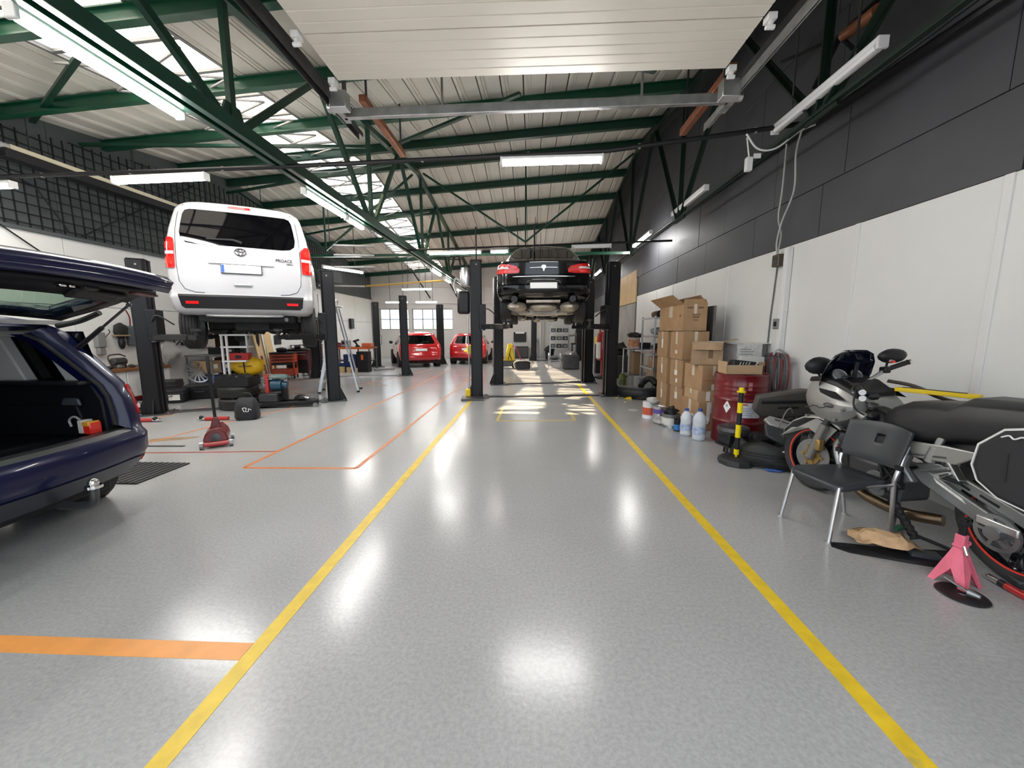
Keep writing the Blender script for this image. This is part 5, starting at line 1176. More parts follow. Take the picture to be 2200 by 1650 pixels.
# frame and engine
B().prism([(.12, .66), (-.12, .70), (-.20, .66), (-.15, .50), (-.22, .42), (-.10, .36), (-.02, .48), (.08, .50)], -.16, -.11, M=MX(((0, 0, 1, 0), (1, 0, 0, 0), (0, 1, 0, 0), (0, 0, 0, 1)))).obj('frame_casting', GREYC, mk, bev=.012)
B().prism([(.12, .66), (-.12, .70), (-.20, .66), (-.15, .50), (-.22, .42), (-.10, .36), (-.02, .48), (.08, .50)], .11, .16, M=MX(((0, 0, 1, 0), (1, 0, 0, 0), (0, 1, 0, 0), (0, 0, 0, 1)))).obj('frame_casting', GREYC, mk, bev=.012)
B().bar((-.15, -.12, .60), (-.15, -.42, .66), .05, .025).obj('subframe_bar', GREYC, mk, bev=.006)
B().bar((-.13, .10, .68), (-.10, .42, .88), .06, .04).bar((.13, .10, .68), (.10, .42, .88), .06, .04).obj('frame_beam', STEEL_D, mk, bev=.01)
B().box(-.14, .14, -.08, .30, .20, .46).box(-.11, .11, .10, .38, .42, .68).obj('engine_block', STEEL_D, mk, bev=.03)
for k in range(6): B().box(-.125, .125, .12, .40, .45 + .035 * k, .462 + .035 * k).obj('cooling_fin', STEEL_D, mk)
B().cyl((-.13, .02, .32), (-.175, .02, .32), .095, 24).cyl((-.17, .02, .32), (-.185, .02, .32), .06, 20).obj('engine_cover', GREYC, mk, bev=.006)
B().cyl((-.13, .22, .28), (-.165, .22, .28), .06, 20).obj('engine_cover', STEEL_D, mk, bev=.006)
B().box(-.19, -.14, -.16, -.02, .34, .47).bar((-.19, -.18, .36), (-.19, -.02, .50), .03, .02).bar((-.19, -.02, .34), (-.19, -.16, .50), .03, .02).obj('peg_plate', BLACKP, mk, bev=.008)
B().cyl((-.16, -.10, .37), (-.27, -.10, .36), .014, 10).obj('rider_peg', RUBBER, mk)
B().tube(smooth_path([(-.18, .02, .36), (-.20, .10, .34), (-.20, .16, .37)]), .010).obj('gear_lever', STEEL, mk)
B().tube(smooth_path([(-.08, .40, .56), (-.09, .47, .46), (-.08, .42, .28), (-.06, .30, .17)]), .026, 12).obj('exhaust_header', ALU, mk)
B().tube(smooth_path([(.05, .40, .56), (.05, .46, .46), (.04, .42, .28), (.02, .30, .17)]), .026, 12).obj('exhaust_header', ALU, mk)
B().tube(smooth_path([(-.06, .30, .17), (-.09, .15, .14), (-.10, -.12, .15), (-.02, -.3, .18)]), .038, 12).obj('exhaust_pipe', mat('bronzed_steel', (.22, .16, .10), .3, .9), mk)
for k in range(7): B().blob((-.10 + .02 * (k % 3), .02 + .06 * k, .56 + .03 * (k % 3)), (.05, .05, .05), k, .5, 8).obj('engine_fitting', [STEEL_D, ALU, PLASTIC][k % 3], mk)
B().cyl((-.15, .10, .65), (-.17, .10, .65), .035, 16).obj('frame_bolt', PLASTIC, mk)
B().tube(smooth_path([(-.16, .05, .62), (-.20, -.02, .50), (-.18, -.06, .30), (-.16, -.1, .2)]), .009).obj('breather_hose', RUBBER, mk)
B().tube([(-.20 + .0 * k, -.10 - .012 * k, .30 - .014 * k) for k in range(18)], [.022 + .007 * (k % 2) for k in range(18)], 10).obj('ribbed_hose', RUBBER, mk)
# tank shell, seat, tail
sec = [(.46, .80, .70, .07), (.38, .86, .69, .11), (.25, .86, .69, .13), (.12, .84, .68, .12), (.04, .78, .67, .10)]
B().loft([[(w_ * cx_, y, lerp(zb, zt_, q)) for cx_, q in ((-.6, 0), (-1, .35), (-.9, .75), (-.4, 1), (.4, 1), (.9, .75), (1, .35), (.6, 0))] for y, zt_, zb, w_ in sec]).obj('tank', mat('bare_black_tank', (.02, .02, .022), .4), mk, sub=1, sm=80)
sec = [(.13, .79, .72, .05), (.04, .88, .69, .12), (-.10, .95, .68, .165), (-.28, .975, .70, .185), (-.38, .985, .73, .19), (-.45, 1.035, .75, .19), (-.75, 1.05, .80, .175), (-.98, 1.05, .88, .13)]
B().loft([[(w_ * cx_, y, lerp(zb, zt_, q)) for cx_, q in ((-.5, 0), (-.92, .18), (-1, .52), (-.84, .86), (-.45, 1), (.45, 1), (.84, .86), (1, .52), (.92, .18), (.5, 0))] for y, zt_, zb, w_ in sec]).obj('seat', SEATM, mk, sm=50, bev=.012)
B().prism([(-.16, .70), (-.22, .60), (-.46, .63), (-.60, .74), (-.40, .73)], -.175, -.155, M=MX(((0, 0, 1, 0), (1, 0, 0, 0), (0, 1, 0, 0), (0, 0, 0, 1)))).obj('side_panel', SILVER, mk, bev=.008)
B().loft([[(w_ * cx_, y, z + dz) for cx_, dz in ((-1, 0), (-.8, .07), (.8, .07), (1, 0))] for y, z, w_ in ((-.3, .66, .12), (-.7, .72, .12), (-1.05, .82, .08))]).obj('tail_unit', PLASTIC, mk)
B().loft([[(.09 * cos(a), RA.y + (.36 + .02 * abs(cos(a))) * cos(t), RA.z + (.36 - .02 * abs(cos(a))) * sin(t)) for a in [pi * k / 6 for k in range(7)]] for t in [R(d_) for d_ in (60, 85, 110, 135)]], closed=False).obj('rear_mudguard', PLASTIC, mk, solid=.006)
# soft side bag with white piping
pan = [(-.71, .74), (-.73, .86), (-.83, .965), (-.98, 1.01), (-1.22, .98), (-1.28, .80), (-1.22, .64), (-1.0, .57), (-.83, .60), (-.74, .66)]
MP = MX(((0, 0, 1, 0), (1, 0, 0, 0), (0, 1, 0, 0), (0, 0, 0, 1)))
pn_ = B().prism(pan, -.40, -.19, M=MP).obj('side_bag', mat('black_woven_fabric', (.022, .022, .025), .75, bump=.12, bs=260), mk, bev=.03, seg=3)
B().tube([(-.385, y * .985 - .012, (z - .8) * .97 + .8) for y, z in pan], .007, 6, closed=True).obj('piping', mat('white_piping', (.75, .75, .75), .5), pn_)
B().tube(smooth_path([(-.402, -.83, .925), (-.404, -.86, .94), (-.404, -.88, .928), (-.404, -.91, .945), (-.404, -.94, .935), (-.404, -.98, .95), (-.402, -1.02, .962)]), .004, 5).obj('script_mark', PAPER, pn_)
B().box(-.403, -.399, -.865, -.86, .70, .85).obj('stitch_line', RUBBER, pn_)
# fork and front wheel, turned to the left
ST = MX.Translation((0, .44, .92)) @ Euler((R(-24), 0, 0)).to_matrix().to_4x4() @ Euler((0, 0, R(13))).to_matrix().to_4x4() @ Euler((R(24), 0, 0)).to_matrix().to_4x4() @ MX.Translation((0, -.44, -.92))
FA = V((0, .645, .315))
fw2 = bwheel(mk, ST @ TR(*FA, 0, pi / 2, 0), .31, 1)
for s_ in (-1, 1):
    B().lathe([(.06, -.002), (.15, -.002), (.15, .002), (.06, .002)], 32, M=ST @ TR(s_ * .075, FA.y, FA.z, 0, pi / 2, 0), closed=True).obj('brake_disc', STEEL, fw2)
    g = B().lathe([(.02, -.006), (.075, -.006), (.075, .006), (.02, .006)], 24, M=ST @ TR(s_ * .085, FA.y, FA.z, 0, pi / 2, 0), closed=True)
    for k in range(6): g.bar((s_ * .085, FA.y, FA.z), (s_ * .085, FA.y + .10 * cos(k * pi / 3), FA.z + .10 * sin(k * pi / 3)), .018, .012, up=(1, 0, 0), M=ST)
    g.obj('disc_carrier', GOLD, fw2)
    lo = ST @ V((s_ * .11, FA.y, FA.z)); up_ = ST @ V((s_ * .11, .46, .88))
    B().cyl(lo, lo.lerp(up_, .55), .034, 16).ball(lo, .036, 12).obj('fork_leg', mat('fork_grey', (.30, .29, .27), .35, .7), mk)
    B().cyl(lo.lerp(up_, .5), up_, .024, 14).obj('fork_tube', STEEL_D, mk)
    B().cb(lo.lerp(up_, .22) + V((0, -.04, 0)), (.05, .05, .10)).obj('brake_caliper', GOLD, mk, bev=.01)
fr = []
for d_ in (12, 30, 50, 70, 90, 110, 125):
    t_ = R(d_); rr_ = .335
    wd = .065 if d_ > 20 else .03
    fr.append([ST @ V((wd * sin(a) * 1.15, FA.y + (rr_ + .03 * cos(a)) * cos(t_), FA.z + (rr_ + .03 * cos(a)) * sin(t_))) for a in [R(-75 + 25 * k) for k in range(7)]])
B().loft(fr, closed=False).obj('front_fender', SILVER, mk, solid=.006, sm=60)
for s_ in (-1, 1): B().add([ST @ V((s_ * .078, FA.y + y, FA.z + z)) for y, z in ((.33, .10), (-.0, .345), (-.18, .28), (-.10, .16), (.06, .24), (.22, .21))], [(0, 1, 2, 3, 4, 5)]).obj('fender_side', SILVER, mk, solid=.005, sm=0)
B().bar(ST @ V((-.12, .455, .80)), ST @ V((.12, .455, .80)), .05, .04).bar(ST @ V((-.12, .44, .93)), ST @ V((.12, .44, .93)), .06, .03).obj('fork_yoke', STEEL_D, mk, bev=.008)
# fairing, cockpit, screen
sec = [(.86, .80, .87, .02), (.80, .74, .92, .11), (.70, .68, 1.00, .19), (.56, .64, 1.03, .225), (.42, .64, 1.00, .235), (.30, .70, .95, .23), (.22, .78, .90, .20)]
prof_ = ((-.25, 0), (-.72, .12), (-.95, .38), (-1, .60), (-.90, .82), (-.74, 1), (.74, 1), (.90, .82), (1, .60), (.95, .38), (.72, .12), (.25, 0))
B().loft([[(w_ * cx_, y, lerp(zb, zt_, q)) for cx_, q in prof_] for y, zb, zt_, w_ in sec]).obj('fairing', SILVER, mk, bev=.006, sm=24)
for s_ in (-1, 1): B().add([(s_ * .236, y, z) for y, z in ((.50, .965), (.34, .955), (.24, .90), (.36, .90), (.48, .93))], [(0, 1, 2, 3, 4)]).obj('black_inlay', BLACKP, mk, solid=.006, sm=0)
B().tube([(-.238, .36 + .04 * k, .825 + .012 * sin(k * 1.7) - .006 * k) for k in range(8)], .005, 5).obj('badge_script', STEEL_D, mk)
B().tube([(-.236 - .002, .40 + .045 * cos(a), .835 + .016 * sin(a)) for a in [2 * pi * k / 14 for k in range(14)]], .004, 5, closed=True).obj('badge_oval', STEEL_D, mk)
for y, z in ((.27, .82), (.33, .73), (.62, .70)): B().cyl((-.22, y, z), (-.245, y, z), .012, 10).obj('panel_bolt', STEEL, mk)
B().loft([[(-w_, y, z), (w_, y, z), (w_ * .9, y, z + .04), (-w_ * .9, y, z + .04)] for y, z, w_ in ((.24, .915, .16), (.40, .985, .185), (.56, 1.012, .185), (.72, .99, .155))]).obj('cockpit_tray', BLACKP, mk, bev=.01)
B().loft([[(w_ * sin(a), y - .12 * (1 - cos(a)) * 1.2, z) for a in [R(-75 + 15 * k) for k in range(11)]] for y, z, w_ in ((.66, .96, .20), (.62, 1.06, .215), (.58, 1.16, .20), (.55, 1.23, .155), (.535, 1.265, .08))], closed=False).obj('windscreen', mat('smoked_screen', (.003, .004, .012), .08, coat=1), mk, solid=.004, sm=60)
for x, r_ in ((-.07, .062), (.07, .045)):
    c0 = V((x, .50, 1.06)); n = V((0, -.75, .55)).normalized()
    dl = B().cyl(c0 - n * .05, c0, r_, 24).obj('instrument_pod', BLACKP, mk, bev=.006)
    B().cyl(c0, c0 + n * .003, r_ * .86, 24).obj('dial_face', mat('grey_dial', (.10, .10, .11), .15, coat=1), dl)
    B().tube([c0 + n * .004 + (V((1, 0, 0)) * cos(a) + n.cross(V((1, 0, 0))) * sin(a)) * r_ * .9 for a in [2 * pi * k / 24 for k in range(24)]], .005, 6, closed=True).obj('dial_rim', STEEL, dl)
B().bar((.03, .48, 1.02), (.035, .46, 1.17), .03, .015).obj('phone_clamp', PLASTIC, mk, bev=.004)
# handlebar, controls, mirrors
gl, gr_ = V((-.25, .10, 1.00)), V((.37, .40, 1.145))
hb = smooth_path([gl, (-.14, .26, 1.02), (-.04, .38, 1.00), (.10, .42, 1.02), (.24, .42, 1.10), gr_])
B().tube(hb, .013, 10).obj('handlebar', ALU, mk)
for e, q in ((gl, V((-.14, .26, 1.02))), (gr_, V((.24, .42, 1.10)))):
    d_ = (q - e).normalized()
    B().tube([e - d_ * .02, e + d_ * .11], .019, 12).obj('hand_grip', RUBBER, mk)
    B().cyl(e - d_ * .035, e - d_ * .02, .022, 12).obj('bar_end', CHROME, mk)
    B().cb(e + d_ * .15, (.05, .06, .05)).obj('switch_block', PLASTIC, mk, bev=.01)
    B().tube(smooth_path([e + d_ * .15 + V((0, .03, 0)), e + d_ * .08 + V((0, .06, -.01)), e + V((0, .07, -.02))]), .007, 8).obj('lever', ALU, mk)
B().cb(gr_ + V((-.10, .03, .035)), (.045, .05, .04)).obj('fluid_cup', LTGREY, mk, bev=.008); B().cb(gr_ + V((-.12, -.02, .02)), (.02, .02, .015)).obj('red_button', REDS, mk)
for m0, m1, sz in ((V((-.14, .60, 1.02)), V((-.17, .60, 1.14)), (.115, .05, .075)), (V((.24, .42, 1.08)), V((.30, .44, 1.205)), (.115, .045, .06))):
    B().tube(smooth_path([m0, m0.lerp(m1, .5) + V((0, .02, 0)), m1]), .008, 8).obj('mirror_stem', PLASTIC, mk)
    B().blob(m1, sz, 2, .05, 16).obj('mirror', PLASTIC, mk, sm=60)
for k in range(10): B().blob((-.13 + .03 * (k % 4), .12 + .035 * k, .80 + .022 * ((k * 3) % 7)), (.04, .035, .03), k + 9, .5, 8).obj('steering_fitting', [BLACKP, STEEL_D, PLASTIC, GREYC][k % 4], mk)
for k, pts in enumerate(([(-.2, .16, 1.0), (-.1, .3, .9), (-.05, .4, .8)], [(.3, .42, 1.12), (.15, .46, 1.0), (.05, .44, .85)], [(-.15, .25, 1.0), (-.2, .2, .85), (-.1, .1, .75)], [(-.10, .34, 1.02), (-.17, .36, .9), (-.12, .3, .78)], [(-.2, .2, 1.02), (-.12, .42, 1.06), (.1, .5, 1.04)], [(.0, .4, .98), (-.1, .25, .9), (-.05, .1, .82)])): B().tube(smooth_path(pts), .007, 6).obj('control_cable', RUBBER, mk)
B().lathe([(0, -.06), (.012, -.05), (.03, .03), (.026, .05), (0, .055)], 14, M=TR(-.15, .20, .80, R(115), 0, 0)).obj('silver_knob', SILVER, mk)
B().cyl((-.17, .17, .93), (-.185, .16, .93), .022, 14).obj('cap', LAMPW, mk)
B().tube(smooth_path([(.18, .34, 1.02), (.26, .22, .99), (.30, .05, .92), (.30, -.15, .90)]), .035, 8, sq=.4).obj('loose_trim', mat('brown_black_trim', (.06, .045, .035), .5), mk)
st_ = tag(B().hexa([(0, 0, 0), (.42, .02, 0), (.42, .10, 0), (0, .08, 0)], [(0, 0, .03), (.42, .02, .03), (.42, .10, .03), (0, .08, .03)]).obj('yellow_strap', YEL, bev=.004), 'yellow and black strap lying along the far edge of the motorcycle seat', 'strap')
st_.location = (2.80, 3.02, .965); st_.rotation_euler = (0, 0, R(-62))
B().box(.03, .36, .035, .06, .0305, .034).obj('black_stripe', RUBBER, st_)

# ---------------------------------------------------------------- chair
ch = thing('plastic_chair', 'dark grey plastic chair with silver tube legs in front of the motorcycle', 'chair', (2.22, 2.715, 0), R(-80))
CHP = mat('slate_chair_plastic', (.030, .033, .038), .38, bump=.04, bs=150)
pts = []
for x, y, r_ in ((.17, .20, .05), (-.17, .20, .05), (-.205, -.22, .07), (.205, -.22, .07)):
    a0 = {(1, 1): 0, (-1, 1): 90, (-1, -1): 180, (1, -1): 270}[(1 if x > 0 else -1, 1 if y > 0 else -1)]
    for k in range(5):
        a = R(a0 + 22.5 * k); pts.append((x - math.copysign(r_, x) + r_ * cos(a), y - math.copysign(r_, y) + r_ * sin(a)))
def dish(x, y): return -.012 * (1 - (x / .2) ** 2) * (1 - (y / .22) ** 2) - (.02 * max(0, -y - .12) / .1)
b = B(); n = len(pts)
for z_, k_ in ((.372, .98), (.376, 1.0), (.41, 1.0), (.418, .96), (.414, .6), (.410, .25)): b.v += [(x * k_, y * k_, z_ + (dish(x * k_, y * k_) if z_ > .4 else -.012 * max(0, -y - .1) / .1)) for x, y in pts]
for i in range(5):
    for j in range(n): b.f.append((i * n + j, i * n + (j + 1) % n, (i + 1) * n + (j + 1) % n, (i + 1) * n + j)); b.m.append(0)
b.f.append(tuple(range(n - 1, -1, -1))); b.m.append(0); b.f.append(tuple(5 * n + j for j in range(n))); b.m.append(0)
b.obj('seat', CHP, ch, sm=50)
rows = []
bk = B()
ny, nx = 8, 14
for i in range(ny + 1):
    v = i / ny; rows.append([])
    for j in range(nx + 1):
        u = 2 * j / nx - 1
        wv = .195 + .01 * v
        rows[-1].append((wv * u, .255 + .07 * v - .05 * (u * u) + .0, .50 + .255 * v + (.02 * (1 - u * u) if i == ny else 0) - (.012 * (1 - u * u) if i == 0 else 0)))
for r_ in rows: bk.v += r_
for i in range(ny):
    for j in range(nx):
        if i in (4, 5) and j in (6, 7): continue
        k = nx + 1; bk.f.append((i * k + j, i * k + j + 1, (i + 1) * k + j + 1, (i + 1) * k + j)); bk.m.append(0)
bk.obj('backrest', CHP, ch, solid=.018, sm=60, bev=.003)
for s_ in (-1, 1):
    B().tube([(s_ * .175, -.19, .39), (s_ * .195, -.245, 0)], .0135, 12).obj('leg', ALU, ch)
    B().tube(smooth_path([(s_ * .165, .28, 0), (s_ * .18, .225, .36), (s_ * .19, .215, .44), (s_ * .195, .235, .52), (s_ * .195, .27, .66)]), .0135, 12).obj('leg', ALU, ch)
    B().cyl((s_ * .18, .222, .385), (s_ * .175, -.19, .385), .011, 10).obj('side_rail', ALU, ch)
    B().box(s_ * .205 - .02, s_ * .205 + .02, .20, .225, .50, .53).obj('back_clip', PLASTIC, ch)
    for y in (-.245, .28): B().cyl((s_ * (.195 if y < 0 else .165), y, 0), (s_ * (.195 if y < 0 else .165), y, .012), .016, 12).obj('foot_cap', LTGREY, ch)

# ---------------------------------------------------------------- floor objects near the motorcycle
PINK = mat('faded_pink_red_paint', (.78, .16, .24), .4, var=.10, vs=10)
js_ = thing('axle_stand', 'pink-red steel axle stand by the motorcycle rear wheel', 'axle stand', (2.43, 2.11, 0), R(20))
js_.scale = (.74, .74, .97)
for k in range(4):
    a = R(90 * k + 45); c, s_ = cos(a), sin(a); A2 = R(90 * k + 135); c2, s2 = cos(A2), sin(A2)
    t0, t1 = .035, .15
    A_, B2 = V((c * t0, s_ * t0, .225)), V((c2 * t0, s2 * t0, .225)); C_, D_ = V((c * t1, s_ * t1, .0)), V((c2 * t1, s2 * t1, .0))
    m_ = (C_ + D_) / 2; ap = (A_ + B2) / 2 * .35 + m_ * .65; ap.z = .10
    B().add([A_, B2, B2.lerp(D_, 1), D_.lerp(C_, .18), ap + V((0, 0, .0)), D_.lerp(C_, .82), C_], [(0, 6, 5, 4), (0, 4, 1), (1, 4, 3, 2)]).obj('leg_plate', PINK, js_, solid=.005, sm=0)
B().box(-.028, .028, -.028, .028, .21, .30).box(-.034, .034, -.034, .034, .225, .24).obj('collar', PINK, js_, bev=.004)
B().box(-.018, .018, -.018, .018, .12, .37).obj('ratchet_post', BLACKP, js_, bev=.003)
B().box(-.035, .035, -.022, .022, .35, .385).box(-.035, -.022, -.022, .022, .385, .40).box(.022, .035, -.022, .022, .385, .40).obj('saddle', BLACKP, js_, bev=.004)
B().tube(smooth_path([(.03, 0, .23), (.07, -.02, .235), (.115, .0, .235), (.07, .02, .225), (.03, .01, .22)]), .006).obj('release_handle', PINK, js_)
B().cyl((-.03, -.03, .24), (-.05, -.06, .20), .010, 8).obj('pawl_bolt', CHROME, js_)
o = B().lathe([(.018, 0), (.10, 0), (.104, .004), (.10, .008), (.018, .008)], 32, closed=True).obj('black_disc', PLASTIC); o.location = (2.355, 2.0, 0); tag(o, 'flat black disc on the floor at the foot of the pink axle stand', 'disc')
t = thing('grinder_spindle', 'small steel spindle lying across the flat black disc', 'tool', (2.36, 2.0, .02))
B().cyl((-.02, .08, .03), (.0, -.02, .012), .007, 8).cyl((.0, -.02, .012), (.02, -.06, .01), .022, 12, r2=.012).obj('spindle_body', STEEL, t)
t = thing('jack_handle', 'red-gripped jack handle with chrome tip lying by the rear wheel', 'handle', (2.65, 2.135, .022), R(-93))  # loose jack handle with a chrome tip
B().cyl((0, 0, 0), (.08, 0, 0), .018, 14).ball((0, 0, 0), .018).obj('tip', CHROME, t); B().cyl((.05, 0, 0), (.08, 0, 0), .021, 14).obj('ferrule', PLASTIC, t); B().cyl((.08, 0, 0), (.7, 0, 0), .02, 14).obj('grip', RED, t)
o = B().box(-.13, .13, -.09, .09, 0, .05).obj('black_block', PLAST_G, bev=.012); o.location = (2.86, 2.10, 0); o.rotation_euler = (0, 0, R(-20)); tag(o, 'charcoal plastic block under the motorcycle rear wheel edge', 'block')
run('rubber_hose', 'black rubber hose lying from the axle stand under the rear wheel', 'hose', smooth_path([(2.44, 2.22, .012), (2.55, 2.20, .012), (2.68, 2.27, .013), (2.74, 2.42, .012), (2.70, 2.6, .012)]), .011, RUBBER)
t = thing('black_trim', 'long black plastic trim piece on the floor below the brown paper', 'trim', (2.28, 2.36, 0), R(-20))
B().loft([[(x, y0, 0), (x, y1, 0), (x, y1 - .01, h), (x, y0 + .01, h * .8)] for x, y0, y1, h in ((-.28, -.01, .06, .005), (-.2, -.05, .07, .012), (.1, -.05, .10, .02), (.25, -.04, .13, .035), (.34, -.02, .11, .06))]).obj('trim_body', PLASTIC, t)
B().box(.12, .27, .0, .085, .026, .045).obj('pale_inset', mat('blue_grey_sheet', (.06, .07, .085), .3), t)
rg = random.Random(3); rows = []
for i in range(9):
    rows.append([(-.17 + .34 * i / 8 + rg.uniform(-.012, .012), -.10 + .20 * j / 6 + rg.uniform(-.012, .012) + .02 * sin(i), .035 + .05 * MN.noise(V((i * .6, j * .6, 1))) + .05 * max(0, sin(pi * i / 8) * sin(pi * j / 6))) for j in range(7)])
o = B().grid(rows).obj('crumpled_paper', mat('brown_kraft_paper', (.56, .36, .20), .7, var=.12, vs=20), solid=.002, sm=15); o.location = (2.34, 2.47, .02); o.rotation_euler = (0, 0, R(-14)); tag(o, 'crumpled brown paper sheet lying on the black trim by the chair', 'paper')
o = B().lathe([(0, 0), (.02, 0), (.02, .10), (.008, .125), (.008, .14), (0, .14)], 12, M=TR(0, 0, .02, 0, R(90), 0)).obj('green_bottle', mat('green_bottle', (.02, .16, .08), .25)); o.location = (2.62, 2.68, 0); o.rotation_euler = (0, 0, R(20)); tag(o, 'small green bottle lying under the motorcycle', 'bottle')

# ---- removed panels heaped between the drum and the motorcycle
t = thing('boot_panel', 'grey-brown moulded car panel propped on the heap between drum and motorcycle', 'panel', (2.86, 4.30, .56), (R(12), R(-4), R(-14)))
prf = [(-.33, .0), (-.30, .17), (-.1, .20), (.12, .235), (.30, .21), (.36, .06), (.28, -.06), (-.05, -.10), (-.25, -.08)]
B().prism([(x, z) for x, z in prf], -.05, .05, M=MX(((1, 0, 0, 0), (0, 0, -1, 0), (0, 1, 0, 0), (0, 0, 0, 1)))).obj('panel_body', mat('grey_brown_moulding', (.075, .068, .06), .5, var=.1), t, bev=.02)
B().box(-.26, .24, -.062, -.045, .09, .125).box(-.1, .1, -.062, -.045, .03, .05).obj('slot_recess', PLASTIC, t, bev=.006)
B().prism([(.20, .20), (.30, .19), (.34, .06), (.27, -.03), (.20, .02)], -.055, .055, M=MX(((1, 0, 0, 0), (0, 0, -1, 0), (0, 1, 0, 0), (0, 0, 0, 1)))).obj('tan_patch', mat('tan_fleece', (.20, .14, .09), .9), t, bev=.01)
B().blob((.31, 0, .15), (.05, .06, .06), 4, .5).obj('foam_lump', RUBBER, t)
t = thing('silver_fairing_panel', 'silver and black motorcycle side panel lying on the heap by the front wheel', 'panel', (2.72, 4.02, .40), (R(-35), R(16), R(-20)))
B().prism([(-.24, .02), (-.20, .08), (.22, .10), (.28, .04), (.20, -.02), (-.18, -.03)], -.03, .02, M=MX(((1, 0, 0, 0), (0, 0, -1, 0), (0, 1, 0, 0), (0, 0, 0, 1)))).obj('panel_body', SILVER, t, bev=.012)
B().prism([(-.22, -.03), (.22, -.02), (.20, -.16), (.0, -.20), (-.18, -.16)], -.03, .015, M=MX(((1, 0, 0, 0), (0, 0, -1, 0), (0, 1, 0, 0), (0, 0, 0, 1)))).obj('lower_shell', PLAST_G, t, bev=.012)
B().bar((-.15, -.035, .045), (.12, -.035, .05), .004, .012).obj('dark_badge', STEEL_D, t)
t = thing('wheel_liner', 'black ribbed wheel-arch liner lying curved on the floor beside the front wheel', 'liner', (2.58, 4.10, .0), R(-25))
B().loft([[(.34 * cos(a) * k_, .26 * sin(a) * k_, z_ + .02 * sin(6 * a)) for k_, z_ in ((1, .02), (1.02, .10), (.92, .20), (.8, .26))] for a in [R(150 + 15 * k) for k in range(15)]], closed=False).obj('liner_shell', RUBBER, t, solid=.006, sm=60)
for k in range(5): B().tube([(.345 * cos(a), .265 * sin(a), .04 + .03 * k) for a in [R(160 + 12 * j) for j in range(17)]], .006, 5).obj('rib', RUBBER, t)
for k in range(4): B().cb((.10 + .04 * k, -.262 + .012 * k, .215 - .012 * k), (.018, .006, .014)).obj('white_mark', LAMPW, t)
t = thing('dark_blue_bag', 'black and navy soft bag with a white emblem behind the front wheel', 'bag', (3.02, 4.0, .36))
B().blob((0, 0, .08), (.17, .13, .11), 6, .25, 16).obj('bag_body', mat('navy_black_cloth', (.008, .009, .02), .6), t, sm=60)
B().blob((-.10, -.09, .10), (.04, .02, .03), 2, .3).obj('emblem_patch', LTGREY, t)
t = thing('bar_stool_seat', 'upturned dark round speaker-like part beside the barrier post', 'part', (2.34, 4.36, .0), R(10))
B().lathe([(0, .26), (.15, .26), (.17, .30), (.16, .34), (.10, .355), (0, .35)], 28).obj('round_cover', STEEL_D, t)
B().box(-.12, .12, -.10, .10, .14, .26).box(-.15, .13, -.13, .11, .12, .14).obj('bracket_box', PLASTIC, t, bev=.01)
B().box(-.05, .05, -.104, -.10, .18, .22).obj('red_lens', LENS, t)
for x, y in ((-.12, -.08), (.12, -.08), (.0, .11)): B().cyl((x, y, .13), (x * 1.2, y * 1.2, 0), .012, 8).obj('leg', PLASTIC, t)
for i, (x, y, z, sx_, sy_, sz_) in enumerate(((2.62, 4.45, .10, .22, .20, .13), (2.95, 4.15, .14, .24, .22, .18), (2.80, 3.88, .07, .18, .14, .09), (3.1, 4.4, .2, .2, .2, .25))):
    o = B().blob((0, 0, 0), (sx_, sy_, sz_), i + 30, .5, 16, fq=2.4).obj('black_parts', PLASTIC, sm=35); o.location = (x, y, z - .0)
    tag(o, ['lump of black car parts on the floor just behind the barrier post', 'lump of black parts under the grey-brown moulded panel', 'lump of black parts lying by the motorcycle front tyre', 'lump of black parts against the wall below the hoses'][i], 'parts')
run('black_pipe', 'thin black cable looping out of the parts heap by the drum', 'cable', smooth_path([(2.36, 4.5, .05), (2.28, 4.3, .03), (2.42, 4.12, .02), (2.5, 4.0, .05), (2.62, 3.9, .1)]), .012, RUBBER)
run('grey_wire', 'grey wire arching over the silver side panel', 'cable', smooth_path([(2.62, 4.02, .42), (2.66, 4.0, .58), (2.74, 4.05, .62), (2.8, 4.1, .56)]), .006, GREYP)
o = B().blob((0, 0, .012), (.11, .06, .012), 3, .5, 12).obj('blue_cloth', mat('blue_cloth', (.05, .12, .42), .8)); o.location = (2.52, 3.86, 0); tag(o, 'scrap of blue cloth on the floor between barrier post and chair', 'cloth')
# ---------------------------------------------------------------- left bay: floor things
t = thing('trolley_jack', 'dark red trolley jack with a tall black handle on the open floor', 'jack', (-3.93, 4.46, 0), R(36))
t.scale = (.82, .70, 1)
B().prism([(-.13, .03), (-.16, .10), (-.13, .17), (-.05, .23), (.05, .24), (.12, .17), (.15, .09), (.12, .03)], -.17, .45, M=MX(((1, 0, 0, 0), (0, 0, 1, 0), (0, 1, 0, 0), (0, 0, 0, 1)))).obj('body', REDD, t, bev=.015)
B().lathe([(0, 0), (.055, 0), (.06, .012), (0, .02)], 18, M=TR(0, -.172, .12, R(90), 0, 0)).obj('pivot_boss', STEEL_D, t)
B().cyl((-.15, -.20, .05), (.15, -.20, .05), .028, 12).obj('front_roller', RED, t)
for s_ in (-1, 1):
    B().cyl((s_ * .155, -.20, .045), (s_ * .20, -.20, .045), .045, 16).obj('wheel', STEEL, t); B().cyl((s_ * .15, .38, .035), (s_ * .19, .38, .035), .035, 16).obj('castor', STEEL, t)
B().prism([(-.07, .22), (.07, .22), (.03, .36), (-.03, .36)], -.05, .05, M=MX(((1, 0, 0, 0), (0, 0, 1, 0), (0, 1, 0, 0), (0, 0, 0, 1)))).obj('handle_socket', REDD, t, bev=.01)
